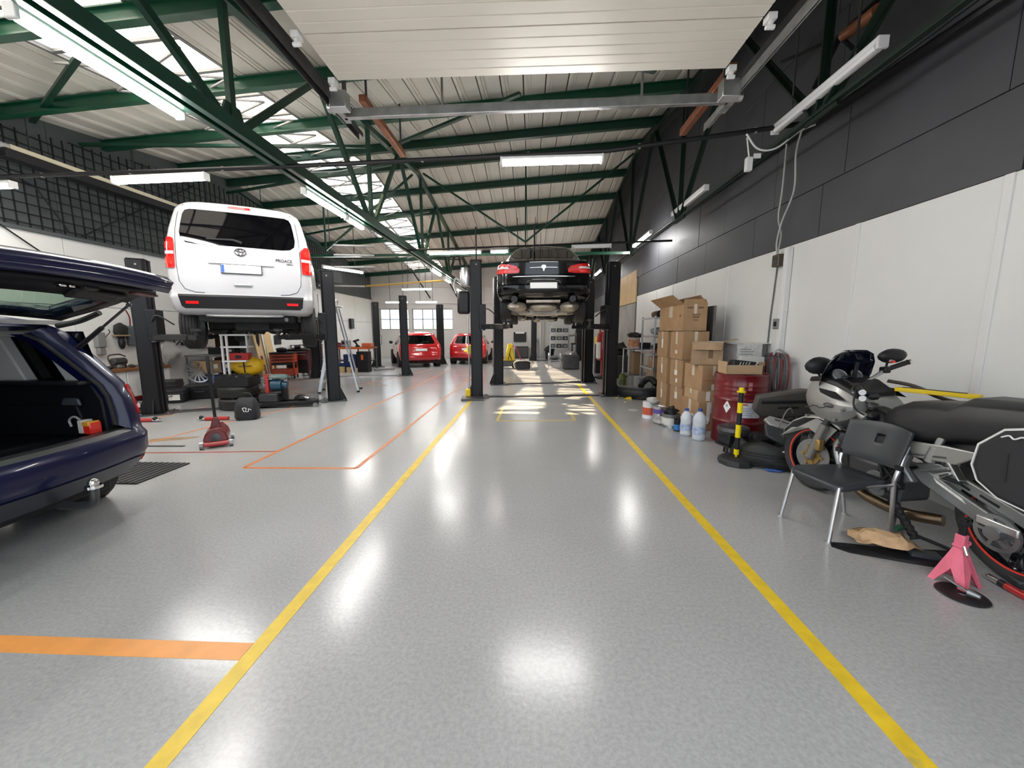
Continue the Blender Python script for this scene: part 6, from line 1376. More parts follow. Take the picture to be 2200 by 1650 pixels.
B().cyl((0, 0, .34), (-.02, .08, 1.06), .021, 12).obj('handle', BLACKP, t); B().cyl((-.018, .07, .95), (-.023, .09, 1.12), .026, 12).obj('handle_grip', RUBBER, t)
B().lathe([(0, 0), (.06, 0), (.065, .03), (0, .035)], 16, M=TR(0, .40, .16)).obj('saddle', STEEL_D, t)
for x, y, a, lb in ((-6.3, 5.55, 8, 'red gripped jack handle by the foot of the left lift column'), (-5.2, 5.72, 10, 'red gripped handle lying in front of the tyre stack')):
    t = thing('jack_handle', lb, 'handle', (x, y, .03), R(a))  # jack handle with a red grip
    B().cyl((0, 0, 0), (.34, 0, 0), .03, 12).obj('grip', RED, t); B().cyl((.34 if x < -6 else -.10, 0, 0), (.46 if x < -6 else 0, 0, 0), .024, 12).obj('metal_end', CHROME, t); B().ball((.38 if x < -6 else -.06, 0, .02), .035).obj('knuckle', PLASTIC, t)
def tyre(label, x, y, z, r=.33, w_=.21, group=None):
    t = thing('tyre', label, 'tyre', (x, y, z), 0, group)
    pr = [(r * .60, .01), (r * .75, 0), (r * .93, .012), (r * .99, .04)]
    for k in range(4): c = .06 + k * (w_ - .12) / 3; pr += [(r, c - .014), (r * .972, c - .009), (r * .972, c + .009), (r, c + .014)]
    pr += [(r * .99, w_ - .04), (r * .93, w_ - .012), (r * .75, w_), (r * .60, w_ - .01)]
    B().lathe(pr, 36, closed=True).obj('tread', TYRE, t); B().lathe([(r * .56, .02), (r * .62, .02), (r * .62, w_ - .02), (r * .56, w_ - .02)], 28, closed=True).obj('inner_bead', RUBBER, t)
    return t
tyre('bottom tyre of the two-tyre stack under the yellow bag', -5.42, 6.75, 0); tyre('upper tyre of the two-tyre stack under the yellow bag', -5.44, 6.77, .212)
t = thing('black_bin', 'black crate full of dark parts resting on the tyre stack', 'crate', (-5.42, 6.75, .425), R(10))
b = B().box(-.28, .28, -.2, .2, 0, .015)
for a_ in (-1, 1): b.box(-.28, .28, a_ * .2 - .01, a_ * .2 + .01, 0, .17).box(a_ * .28 - .01, a_ * .28 + .01, -.2, .2, 0, .17)
b.obj('crate_shell', PLASTIC, t)
for k in range(6): B().blob((-.18 + .07 * k, -.08 + .04 * (k % 3), .15), (.09, .1, .07), k, .5).obj('dark_part', [PLASTIC, STEEL_D, PLAST_G][k % 3], t)
t = thing('yellow_bag', 'yellow bag with a black strap cross standing on the black crate', 'bag', (-5.36, 6.95, .60), R(12))
B().blob((0, 0, .17), (.27, .12, .19), 4, .35, 18).obj('bag_body', mat('yellow_canvas', (.70, .42, .01), .6, var=.1), t, sm=60)
B().bar((-.10, -.125, .17), (.12, -.125, .18), .02, .01).bar((.0, -.125, .05), (-.02, -.11, .30), .02, .01, up=(0, 1, 0)).obj('black_strap', PLASTIC, t)
t = thing('tray_rack', 'slim white metal tray rack holding a red case beside the van wheel', 'rack', (-5.62, 6.7, 0), R(14))
for x in (0, .08):
    B().box(x - .014, x + .014, -.02, .02, .02, 1.36).obj('upright', LAMPW, t)
for z in (.50, .86, 1.12, 1.34): B().box(-.02, .42 if z > 1 else .38, -.03, .25, z, z + .03).obj('tray', LAMPW if z > .6 else ALU, t, bev=.004)
B().box(-.05, .30, -.05, .30, 0, .03).obj('base_plate', STEEL_D, t)
for x in (.0, .25): B().cyl((x, .1, .0), (x, .14, .0), .03, 12).obj('castor', RUBBER, t)
B().box(.30, .33, .20, .23, .86, 1.36).obj('upright', LAMPW, t)
t = thing('red_case', 'small red tool case on the white tray rack', 'case', (-5.42, 6.87, .892), R(14))
B().box(-.16, .16, -.09, .09, 0, .13).obj('case_body', RED, t, bev=.012); B().box(-.05, .05, -.094, -.09, .03, .09).obj('window', PLASTIC, t)
B().tube(smooth_path([(-.06, 0, .13), (-.05, 0, .17), (.05, 0, .17), (.06, 0, .13)]), .012).obj('case_handle', PLASTIC, t)
t = thing('black_tool_bag', 'black tool bag with white scrawled mark in front of the tyres', 'bag', (-4.60, 5.86, 0), R(18))
B().loft([[(w_ * cx_, d_ * cy_, z) for cx_, cy_ in ((-1, -.6), (-.7, -1), (.7, -1), (1, -.6), (1, .6), (.7, 1), (-.7, 1), (-1, .6))] for z, w_, d_ in ((0, .15, .11), (.05, .165, .12), (.22, .16, .11), (.32, .13, .07), (.36, .10, .04))]).obj('bag_body', mat('black_canvas', (.014, .015, .02), .7, bump=.1, bs=150), t, bev=.012)
B().tube(smooth_path([(-.09, 0, .34), (-.05, 0, .42), (.05, 0, .42), (.09, 0, .34)]), .012).obj('bag_handle', PLASTIC, t)
B().tube(smooth_path([(.00, -.128, .14), (-.02, -.126, .20), (.03, -.126, .20), (.02, -.128, .15), (.06, -.128, .15), (.06, -.126, .19), (.10, -.125, .17)]), .006, 5).obj('white_scrawl', PAPER, t)
# transmission jack
t = thing('transmission_jack', 'low black wheeled jack frame carrying a blue and red motor unit', 'jack', (-4.80, 6.85, 0), R(14))
B().bar((-.35, -.10, .07), (.72, -.06, .07), .10, .08).bar((-.30, .22, .07), (.62, .24, .07), .09, .07).obj('rail', BLACKP, t, bev=.01)
B().box(-.30, -.18, -.15, .28, .04, .10).box(.55, .75, -.12, .02, .03, .13).obj('cross_member', BLACKP, t, bev=.01)
for x, y in ((-.33, -.16), (-.33, .28), (.72, -.12), (.62, .3)): B().cyl((x, y - .03, .04), (x, y + .03, .04), .04, 14).obj('castor', STEEL, t)
B().box(-.25, .08, -.12, .12, .11, .27).obj('oil_tray', PLAST_G, t, bev=.02); B().cyl((-.22, -.02, .24), (.12, .0, .27), .05, 12).obj('cylinder', BLACKP, t)
B().box(-.14, -.08, -.06, .16, .27, .62).obj('red_frame', RED, t, bev=.01)
B().cyl((-.06, .05, .42), (.12, .05, .42), .11, 20).cyl((.12, .05, .42), (.20, .05, .40), .07, 16).obj('blue_motor', mat('teal_blue_paint', (.015, .07, .12), .4), t)
B().blob((.04, .05, .57), (.20, .13, .05), 3, .5, 16).obj('grey_rag', mat('grey_green_cloth', (.20, .27, .26), .85), t, sm=60)
B().box(.10, .20, .0, .10, .14, .36).obj('valve_block', BLACKP, t, bev=.01)
B().cyl((-.14, .2, .3), (-.30, .3, .95), .018, 10).obj('red_lever', REDD, t)
B().blob((.45, .0, .17), (.13, .07, .06), 5, .4).obj('saddle_arm', BLACKP, t); B().cyl((.52, -.02, .17), (.60, -.04, .15), .03, 10).obj('end_boss', STEEL, t)
t = thing('clear_crate', 'clear ribbed plastic crate on a carton beside the transmission jack', 'crate', (-5.12, 7.25, .29), R(10))
b = B()
for z in (0, .07, .14, .2): b.box(-.22, .22, -.14, -.13, z, z + .02).box(-.22, .22, .13, .14, z, z + .02).box(-.22, -.21, -.14, .14, z, z + .02).box(.21, .22, -.14, .14, z, z + .02)
for k in range(8): b.box(-.22 + .06 * k, -.21 + .06 * k, -.14, -.13, 0, .22)
b.box(-.22, .22, -.14, .14, 0, .01); b.obj('crate_shell', mat('clear_grey_plastic', (.62, .64, .66), .15), t)
for k in range(3): B().blob((-.1 + .1 * k, 0, .08), (.08, .1, .07), k, .5).obj('foil_wrap', ALU, t)
carton('brown carton on the floor under the clear crate', -5.35, -4.88, 7.10, 7.4, 0, .285, CARD2, R(10))
o = B().box(-.45, .45, -.28, .28, 0, .012).obj('rubber_mat', RUBBER, sm=0)
for k in range(14): B().box(-.43 + .063 * k, -.41 + .063 * k, -.27, .27, .012, .018).obj('rib', PLAST_G, o)
o.location = (-4.12, 3.50, 0); o.rotation_euler = (0, 0, R(0)); tag(o, 'ribbed black rubber mat on the floor behind the blue car bumper', 'mat')
tag(B().hexa([(-4.9, 4.33, 0), (-4.3, 4.36, 0), (-4.3, 4.40, 0), (-4.9, 4.37, 0)], [(-4.9, 4.33, .006), (-4.3, 4.36, .006), (-4.3, 4.40, .006), (-4.9, 4.37, .006)]).obj('floor_strip', STEEL_D), 'flat grey metal strip on the floor left of the trolley jack', 'strip')

# ---------------------------------------------------------------- left wall
XW = XL
t = thing('work_bench', 'dark topped bench with white cabinet fronts against the white wall', 'bench', (XW + .35, 7.45, 0))
B().box(-.32, .32, -.75, .65, .62, .69).obj('bench_top', WOOD_D, t, bev=.006)
for k in range(3): B().box(-.30, .29, -.73 + .46 * k, -.29 + .46 * k, .10, .62).obj('cabinet', LAMPW, t, bev=.006)
B().box(.29, .31, -.75, .65, .04, .10).obj('red_skirt', REDD, t)
t = thing('bench_vice', 'brown red bench vice on the dark bench top', 'vice', (XW + .42, 7.75, .692))
B().box(-.08, .08, -.06, .06, 0, .06).box(-.06, .14, -.05, .05, .06, .17).box(.14, .20, -.07, .07, .08, .19).obj('vice_body', mat('brown_red_iron', (.14, .04, .03), .5, .3), t, bev=.012); B().cyl((.2, 0, .1), (.30, 0, .1), .012, 10).cyl((.29, -.1, .1), (.29, .1, .1), .008, 8).obj('screw_handle', STEEL, t)
t = thing('bench_grinder', 'dark grinder with a loop guard beside the vice', 'grinder', (XW + .42, 7.25, .692))
B().box(-.08, .08, -.08, .08, 0, .08).cyl((0, -.12, .13), (0, .12, .13), .07, 16).obj('grinder_body', STEEL_D, t, bev=.01); B().tube(smooth_path([(0, -.14, .05), (0, -.18, .24), (0, .02, .27), (0, .14, .22)]), .014).obj('guard_loop', STEEL_D, t)
for k in range(6): tag(put('bench_tool', 'tool', 'x', B().blob((0, 0, .03), (.05, .07, .035), k, .5), [PLASTIC, STEEL, STEEL_D, RUST, PLAST_G, STEEL][k], (XW + .55, 6.95 + .21 * k, .69)), ['small dark lump of a tool, first on the bench from the blue car', 'small steel tool on the bench, second from the blue car', 'dark steel tool on the bench, third from the blue car', 'rusty tool on the bench front, fourth from the blue car', 'charcoal tool on the bench, fifth from the blue car', 'steel tool at the bench end, furthest from the blue car'][k], 'tool')
t = thing('grey_wall_box', 'grey wall telephone-like control box above the bench', 'box', (XW + .05, 7.28, 1.10)); B().box(-.05, .05, -.08, .08, 0, .30).box(-.05, .04, -.06, .06, -.15, 0).obj('box_body', GREYP, t, bev=.015); B().tube(smooth_path([(.03, .08, .2), (.05, .16, .3), (.02, .17, .36)]), .008).obj('cable', PLASTIC, t)
t = thing('floor_brush', 'black brush head and handle hung upside down on the wall', 'brush', (XW + .06, 7.68, 1.05)); B().blob((0, 0, .40), (.07, .14, .15), 3, .3, 14).obj('bristles', RUBBER, t); B().lathe([(.02, 0), (.05, .05), (.06, .15), (.04, .22), (.07, .26)], 14).obj('brush_stock', PLASTIC, t); B().box(-.08, .08, -.13, .13, .27, .30).obj('tan_band', mat('tan_band', (.30, .22, .12), .7), t)
t = thing('grey_pad', 'grey padded panel hanging on the wall behind the lift column', 'pad', (XW + .05, 7.98, 1.12)); B().box(-.04, .04, -.16, .16, 0, .42).obj('pad_body', mat('slate_pad', (.09, .11, .12), .6), t, bev=.02); B().tube(smooth_path([(.03, -.1, .42), (.06, -.12, .6), (.04, -.16, .75)]), .012).obj('hose', REDD, t)
t = thing('wall_shelf', 'brown wooden wall shelf with a plastic bag hanging below', 'shelf', (XW + .16, 8.62, 1.26)); B().box(-.14, .14, -.34, .34, 0, .05).obj('shelf_board', WOOD_D, t, bev=.005)
for y in (-.28, .28): B().bar((-.12, y, 0), (-.12, y, -.22), .025, .02).bar((-.12, y, -.2), (.1, y, -.01), .02, .02).obj('bracket', PLASTIC, t)
B().box(-.08, .05, -.2, .0, .05, .07).box(-.06, .06, .1, .25, .05, .075).obj('flat_tool', PLASTIC, t)
o = B().blob((0, 0, 0), (.10, .26, .24), 6, .5, 20, fq=2.2).obj('plastic_bag', mat('clear_film', (.48, .48, .47), .25), sm=60); o.location = (XW + .18, 8.6, .96); tag(o, 'large clear plastic bag hanging under the brown wall shelf', 'bag')
run('wall_pipe', 'thin grey lance hanging from the shelf behind the lift column', 'pipe', [(XW + .1, 8.45, .95), (XW + .16, 8.62, .55)], .014, STEEL)
t = thing('hook_tool', 'small dark hook tool fixed on the white wall by the shelf', 'hook', (XW + .0, 9.15, 1.12)); B().box(0, .06, -.05, .05, -.05, .05).cyl((.06, 0, 0), (.12, .06, -.02), .02, 10).obj('hook_body', STEEL_D, t, bev=.008)
t = thing('wheel_cover', 'round silver wheel cover with many spokes leaning by the black crates', 'wheel cover', (XW + .50, 8.95, .42), (R(68), R(0), R(70)))
b = B().lathe([(.24, -.012), (.27, -.012), (.275, 0), (.27, .012), (.24, .012)], 36, closed=True).lathe([(0, -.012), (.07, -.012), (.07, .014), (0, .014)], 18)
for k in range(14): a = 2 * pi * k / 14; b.bar((.06 * cos(a), .06 * sin(a), 0), (.25 * cos(a + .12), .25 * sin(a + .12), 0), .03, .018)
b.obj('cover', ALU, t)
for i, (x, y, w_, h) in enumerate(((-7.25, 7.25, .26, .26), (-7.02, 7.75, .3, .30), (-7.75, 7.6, .28, .40))):
    t = thing('black_crate', ['low black case with a white label on the floor by the lift column', 'black case behind the labelled one by the lift column', 'tall black case nearer the bench'][i], 'crate', (x, y, 0), R(25)); B().box(-w_, w_, -.2, .2, 0, h).obj('case_body', PLASTIC, t, bev=.02); B().box(-w_ - .006, w_ + .006, -.206, .206, h * .72, h * .78).obj('rim_band', PLAST_G, t)
    if i == 0: B().box(.02, .20, -.207, -.2, .06, .17).obj('label_sheet', LBL, t, sm=0)
    B().tube(smooth_path([(-.08, -.2, h * .6), (-.06, -.24, h * .55), (.06, -.24, h * .55), (.08, -.2, h * .6)]), .01).obj('handle', STEEL_D, t)
t = thing('store_table', 'grey side table packed with boxes beside the doorway', 'table', (XW + .45, 9.55, 0)); B().box(-.35, .35, -.5, .5, .78, .83).obj('table_top', STEEL, t, bev=.004); B().box(-.33, .33, -.48, .48, .38, .40).obj('table_shelf', STEEL, t)
for x in (-.33, .31):
    for y in (-.48, .46): B().box(x, x + .025, y, y + .025, 0, .78).obj('leg', STEEL, t)
for i, (y, z, w_, h, m, lb) in enumerate(((-.3, .402, .16, .28, CARD, 'brown carton on the table shelf by the doorway, end near the lift'), (.05, .402, .14, .24, BLUEP, 'blue box on the table shelf by the doorway'), (.32, .402, .10, .32, WOOD_D, 'dark brown box on the table shelf by the doorway'), (-.25, 0, .18, .3, BLUEP, 'blue box on the floor under the side table'), (.2, 0, .17, .26, REDD, 'red box on the floor under the side table'), (.2, .832, .15, .16, PLASTIC, 'black box on top of the side table'))):
    put('storage_box', 'box', lb, B().box(-.2, .28, -w_, w_, 0, h).box(.281, .283, -w_ * .5, w_ * .3, h * .3, h * .7, 1), [m, LBL], (XW + .45, 9.55 + y, z), 0, None, .006)
t = thing('fluid_dispenser', 'pale panel with a dark slot on the wall beside the doorway', 'panel', (XW + .036, 9.75, 1.0)); B().box(-.03, .05, -.3, .3, 0, .5).obj('panel_body', mat('cream_panel', (.58, .55, .48), .5), t, bev=.01); B().box(.05, .06, -.28, .28, .36, .46).obj('dark_slot', PLASTIC, t)
for i, (ya, yb, x, m, lb) in enumerate(((11.38, 11.72, .10, WOOD, 'tan wooden board leaning nearest the dark doorway'), (11.75, 12.1, .14, WOOD, 'second tan wooden board leaning away from the doorway'), (12.12, 12.22, .10, LAMPW, 'narrow white board leaning beside the tan ones'))):
    put('leaning_board', 'board', lb, B().hexa([(x + .25, ya, 0), (x + .29, ya, 0), (x + .29, yb, 0), (x + .25, yb, 0)], [(x - .06, ya, 1.95), (x - .02, ya, 1.95), (x - .02, yb, 1.95), (x - .06, yb, 1.95)]), m, (XW, 0, 0), 0, None, .004)
run('steel_pole', 'bright steel pole leaning against the tan boards', 'pole', [(XW + .42, 11.68, 0), (XW + .13, 11.72, 2.0)], .02, ALU)
put('black_strap', 'strap', 'black strap hung on the tan wooden board', B().blob((0, 0, 0), (.03, .06, .30), 3, .3, 12), PLASTIC, (XW + .22, 11.52, 1.18))
put('store_shelf', 'shelf', 'dim brown shelving inside the dark doorway', B().box(0, 1.2, 0, .3, .5, .53).box(0, 1.2, 0, .3, 1.1, 1.13).box(0, 1.2, 0, .3, 1.7, 1.73).box(0, .04, 0, .3, 0, 1.9).box(1.16, 1.2, 0, .3, 0, 1.9).box(.4, .9, .05, .28, 1.13, 1.5), WOOD_D, (-11.0, 11.45, 0))
# clipboards on the wall, tool carts
put('black_clipboard', 'board', 'black rectangular board hung on the white wall above the red cart', B().box(0, .02, -.17, .17, 0, .30).box(.02, .03, -.12, -.05, .22, .26), PLASTIC, (XW + .012, 12.75, .98), 0, None, .004)
put('poster', 'poster', 'small brown and yellow poster on the white wall', B().box(0, .006, -.15, .15, 0, .24).box(.006, .008, -.08, .06, .02, .2, 1), [mat('poster_tan', (.42, .30, .14), .5), mat('poster_dark', (.06, .035, .03), .5)], (XW + .012, 13.45, 1.15))
put('black_switch', 'switch', 'small black switch box beside the poster', B().box(0, .05, -.07, .07, 0, .10), PLASTIC, (XW + .012, 13.72, 1.22), 0, None, .006)
def cart(label, x, y, rz, m, h, drawers, open_mid=False):
    t = thing('tool_cart', label, 'tool cart', (x, y, 0), rz)
    for a_ in (-.30, .30):
        for b_ in (-.2, .2): B().box(a_ - .02, a_ + .02, b_ - .02, b_ + .02, .10, h).obj('post', m, t); B().cyl((a_ - .015, b_, .05), (a_ + .015, b_, .05), .05, 12).obj('castor', RUBBER, t)
    B().box(-.33, .33, -.23, .23, h - .04, h).obj('top_tray', PLASTIC, t, bev=.01)
    if open_mid:
        B().box(-.32, .32, -.22, .22, .10, .30).obj('bottom_box', m, t, bev=.01); B().box(-.30, .30, -.21, .21, .42, .48).obj('shelf_board', PLASTIC, t)
        for k in range(3):
            d_ = B().box(-.31, .31, -.235, .2, h - .12 - .09 * k, h - .045 - .09 * k).obj('drawer', m, t, bev=.006); B().box(-.25, .25, -.245, -.235, h - .06 - .09 * k, h - .05 - .09 * k).obj('handle', PLASTIC, d_)
    else:
        B().box(-.31, .31, -.2, .22, .10, h - .04).obj('cabinet', PLASTIC, t, bev=.01)
        z = h - .06
        for k in range(drawers):
            dh = .09 if k < drawers - 1 else .20
            d_ = B().box(-.28, .28, -.225, -.2, z - dh + .008, z).obj('drawer', m, t, bev=.005); B().box(-.26, .26, -.24, -.225, z - .028, z - .008).obj('handle', LTGREY, d_); z -= dh
    return t
cart('orange-red open tool cart with three drawers nearest the transmission jack', -7.45, 11.15, R(20), mat('orange_red_enamel', (.46, .06, .02), .4), .80, 3, True)
cart('black tool cart with round lamps between the two red ones', -7.45, 11.9, R(20), REDD, .86, 2)
cart('red drawer cabinet with pale drawer handles beside the lift column', -7.5, 12.75, R(25), RED, .90, 5)
for i, (x, y, z, sx_, m, lb) in enumerate(((-7.5, 11.15, .80, .16, PLASTIC, 'dark tools heaped on the orange-red cart'), (-7.45, 11.9, .86, .20, PLAST_G, 'dark machine parts heaped on the middle cart'), (-7.5, 12.75, .90, .18, PLASTIC, 'dark tools heaped on the red drawer cabinet'), (-8.3, 13.9, .94, .16, STEEL_D, 'grey parts heaped on the wall bench behind the red cabinet'))):
    o = B().blob((0, 0, .06), (sx_, sx_ * .8, .08), i + 40, .6, 16, fq=3).obj('tool_heap', m, sm=40); o.location = (x, y, z - .0); tag(o, lb, 'tools')
t = thing('wall_bench', 'black wall bench behind the red drawer cabinet', 'bench', (-8.32, 13.9, 0), R(90)); B().box(-.6, .5, -.3, .3, .88, .93).obj('bench_top', PLASTIC, t)
for x in (-.58, .44): B().box(x, x + .04, -.28, -.24, 0, .88).box(x, x + .04, .24, .28, 0, .88).obj('leg', PLASTIC, t)
for i, (x, y) in enumerate(((-7.52, 11.62), (-7.28, 11.70))): put('round_lamp', 'lamp', ['white round lamp on the middle tool cart, nearer the orange cart', 'white round lamp on the middle tool cart, nearer the red cabinet'][i], B().ball((0, 0, .055), .055), PAPER, (x - .02, y + .02, .47) if False else (x, y + .12, .862))
for i in range(6): put('hung_tool', 'tool', ['orange tool hung on the wall over the red cabinet', 'black drill hung on the wall beside the orange tool', 'grey tool hung third along the wall over the bench', 'silver funnel hung low over the wall bench', 'black tool hung fifth along the wall over the bench', 'dark coil hung last along the wall by the lift column'][i], B().blob((0, 0, 0), (.05, .09, .12), i + 7, .5, 10), [ORANGE, PLASTIC, GREYP, ALU, PLASTIC, STEEL_D][i], (XW + .06, 14.1 + .26 * i, 1.25 - .1 * (i % 3)))
# step ladder
t = thing('step_ladder', 'aluminium step ladder standing behind the van lift column', 'ladder', (-4.52, 8.78, 0), R(-72))
for s_ in (-1, 1):
    B().bar((s_ * .26, -.42, 0), (s_ * .17, -.02, 2.0), .03, .06).obj('front_rail', ALU, t)
    B().bar((s_ * .26, .42, 0), (s_ * .18, .04, 1.95), .025, .035).obj('rear_rail', ALU, t)
    for y in (-.42, .42): B().cb((s_ * .26, y, .02), (.04, .07, .04)).obj('foot_cap', RUBBER, t)
for k in range(7):
    z = .26 + .26 * k; q = z / 2.0; y = lerp(-.42, -.02, q); x = lerp(.26, .17, q)
    B().box(-x, x, y - .05, y + .05, z - .012, z + .012).obj('step', ALU, t)
B().box(-.18, .18, -.06, .14, 1.97, 2.0).obj('platform', ALU, t, bev=.006)
B().tube(smooth_path([(-.17, .0, 1.98), (-.17, .02, 2.12), (.17, .02, 2.12), (.17, .0, 1.98)]), .014).obj('hand_hoop', ALU, t)

# ---------------------------------------------------------------- back area
t = thing('back_workbench', 'cluttered workbench with orange edge and blue boxes before the far lift', 'bench', (-6.45, 13.65, 0))
B().box(-.75, .75, -.35, .35, .80, .86).obj('bench_top', WOOD_D, t); B().box(-.75, .75, -.36, -.35, .79, .86).obj('orange_edge', ORANGE, t)
for x in (-.72, .0, .68): B().box(x, x + .04, -.33, -.29, 0, .80).box(x, x + .04, .29, .33, 0, .80).obj('leg', STEEL, t)
B().box(-.7, .7, -.3, .3, .35, .38).obj('shelf_board', STEEL_D, t)
put('orange_case', 'case', 'orange case at the end of the back workbench', B().box(-.16, .16, -.15, .15, 0, .14), mat('orange_case', (.52, .12, .06), .45), (-5.9, 13.6, .862), 0, None, .01)
t = thing('bench_machine', 'small grey machine on the back workbench', 'machine', (-6.75, 13.7, .862)); B().box(-.14, .14, -.12, .12, 0, .24).obj('machine_body', GREYP, t, bev=.02); B().box(-.10, .10, -.122, -.12, .10, .2).obj('screen', PLASTIC, t)
t = thing('black_vice', 'black vice standing up on the back workbench', 'vice', (-6.25, 13.55, .862)); B().box(-.06, .06, -.06, .06, 0, .06).bar((0, 0, .05), (-.1, 0, .2), .06, .06).bar((-.16, 0, .19), (.06, 0, .26), .06, .07).obj('vice_body', PLASTIC, t, bev=.01)
put('dark_heap', 'parts', 'dark and red heap at the near end of the back workbench', B().blob((0, 0, .07), (.2, .16, .09), 3, .5, 14), REDD, (-7.05, 13.6, .86))
for i, (x, z, m, w_, h, lb) in enumerate(((-6.3, .0, mat('navy_plastic', (.015, .03, .10), .4), .22, .62, 'navy blue box stack front piece before the back workbench'), (-5.85, .0, PLASTIC, .20, .72, 'black cabinet with small labels before the back workbench'), (-6.85, 0, BLUEP, .18, .30, 'small blue box low under the back workbench'))):
    put('blue_box', 'box', lb, B().box(-w_, w_, -.15, .15, 0, h).box(-w_ * .2, w_ * .2, -.153, -.15, h * .6, h * .85, 1), [m, ORANGE if i == 1 else LBL], (x, 13.12, z), 0, None, .012)
for i in range(3): put('wood_block', 'wood', ['pale wood block on the floor by the navy box', 'second pale wood block standing in front of the navy box', 'third pale wood block by the black cabinet'][i], B().box(-.10 + .03 * i, .10 - .03 * i, -.04, .04, 0, .2 - .02 * i), WOOD, (-6.55 + .26 * i, 12.86, 0), 0, None, .004)
run('floor_pipe', 'grey tube lying from the black cabinet towards the lift', 'pipe', [(-5.6, 13.4, .05), (-5.05, 13.9, .05)], .035, GREYP)
put('wall_speaker', 'cabinet', 'black box hung on the white wall near the back corner', B().box(0, .12, -.16, .16, 0, .48), PLASTIC, (XW + .012, 18.2, 1.55), 0, None, .01)
put('clip_panel', 'panel', 'white clip panel with dark frame low on the back wall corner', B().box(-.14, .14, -.02, 0, 0, .5).box(-.10, .10, -.025, -.02, .05, .45, 1), [FR, LAMPW], (-8.35, YB - .004, .70))
run('back_pipe', 'pair-forming white pipe rising on the back wall under the black car', 'pipe', [(.55, YB - .05, 0), (.55, YB - .05, 2.9)], .035, LAMPW)
run('back_pipe', 'thinner white pipe beside the thick one on the back wall', 'pipe', [(.75, YB - .05, 0), (.75, YB - .05, 2.9)], .02, LTGREY)
t = thing('wall_screen', 'black screen with a white notch fixed to the back wall', 'screen', (-.55, YB - .06, .86)); B().box(-.34, .34, -.03, .03, 0, .52).obj('screen_panel', PLASTIC, t, bev=.01); B().box(-.24, .24, -.036, -.03, .44, .54).obj('white_sheet', PAPER, t)
t = thing('black_counter', 'black cabinet standing below the wall screen', 'cabinet', (-.45, YB - .3, 0)); B().box(-.35, .35, -.25, .25, 0, .62).obj('cabinet_body', PLASTIC, t, bev=.01); B().box(-.33, -.01, -.262, -.25, .05, .58).obj('door', PLAST_G, t); B().box(.01, .33, -.262, -.25, .05, .58).obj('door', PLAST_G, t)
for i in range(3): put('tall_tool', 'tool', ['dark tall tool leaning on the back wall, nearest the screen', 'brown tall tool leaning on the back wall, middle', 'grey tall tool leaning on the back wall, nearest the pipes'][i], B().cyl((0, 0, 0), (.05, .2, .95), .03, 8).blob((.05, .18, .95), (.07, .06, .1), i, .4), [STEEL_D, WOOD_D, STEEL][i], (.1 + .12 * i, YB - .4, 0))
t = thing('refuse_bin', 'black lumpy refuse sack and bin by the back wall pipes', 'bin', (1.0, 19.6, 0)); B().lathe([(0, 0), (.2, 0), (.24, .45), (.2, .46), (0, .46)], 18).obj('bin_body', PLASTIC, t); B().blob((0, 0, .52), (.24, .22, .18), 4, .5, 14).obj('sack', RUBBER, t)
# yellow compressor between the lift columns
t = thing('yellow_machine', 'yellow wheeled machine with red hose behind the lift column', 'machine', (-.85, 14.6, 0))
B().box(-.5, .35, -.25, .25, .10, .30).obj('machine_bed', STEEL_D, t, bev=.02); B().prism([(-.12, .3), (.28, .3), (.16, .95), (.0, .95)], -.12, .12, M=MX(((1, 0, 0, 0), (0, 0, 1, 0), (0, 1, 0, 0), (0, 0, 0, 1)))).obj('yellow_tower', YEL, t, bev=.02)
B().bar((.02, -.13, .35), (.12, -.13, .8), .05, .02).bar((.15, -.13, .35), (.05, -.13, .6), .05, .02).obj('black_band', PLASTIC, t)
B().cyl((-.45, -.1, .55), (-.2, -.1, .55), .12, 16).obj('yellow_drum', YEL, t); B().box(-.5, -.15, -.2, .1, .38, .46).obj('orange_tray', ORANGE, t, bev=.01); B().blob((-.35, 0, .78), (.18, .15, .07), 4, .5).obj('red_cap', RED, t)
for x in (-.42, .3): B().cyl((x, -.30, .14), (x, -.22, .14), .14, 20).obj('wheel', RUBBER, t)
B().tube(smooth_path([(.1, 0, .9), (.3, -.1, .8), (.45, -.15, .5), (.5, -.2, .35), (.62, -.2, .33)]), .02).obj('red_hose', RED, t)
t = thing('welding_unit', 'black box machine with handles low beside the yellow machine', 'machine', (-.28, 14.1, 0), R(8)); B().box(-.28, .28, -.2, .2, .04, .34).obj('machine_body', PLASTIC, t, bev=.05, seg=3); B().tube(smooth_path([(-.3, -.2, .08), (-.32, -.24, .3), (0, -.24, .37), (.3, -.24, .3), (.3, -.2, .08)]), .02).obj('roll_bar', LTGREY, t)
t = thing('red_prop', 'red telescopic prop stand beside the second red car', 'prop', (-1.85, 13.9, 0)); B().cyl((0, 0, .03), (0, 0, .62), .03, 12).obj('tube', RED, t); B().cyl((0, 0, .6), (0, 0, .78), .02, 12).obj('inner_tube', STEEL, t); B().lathe([(0, 0), (.10, 0), (.03, .05), (0, .05)], 12).obj('foot', RED, t)
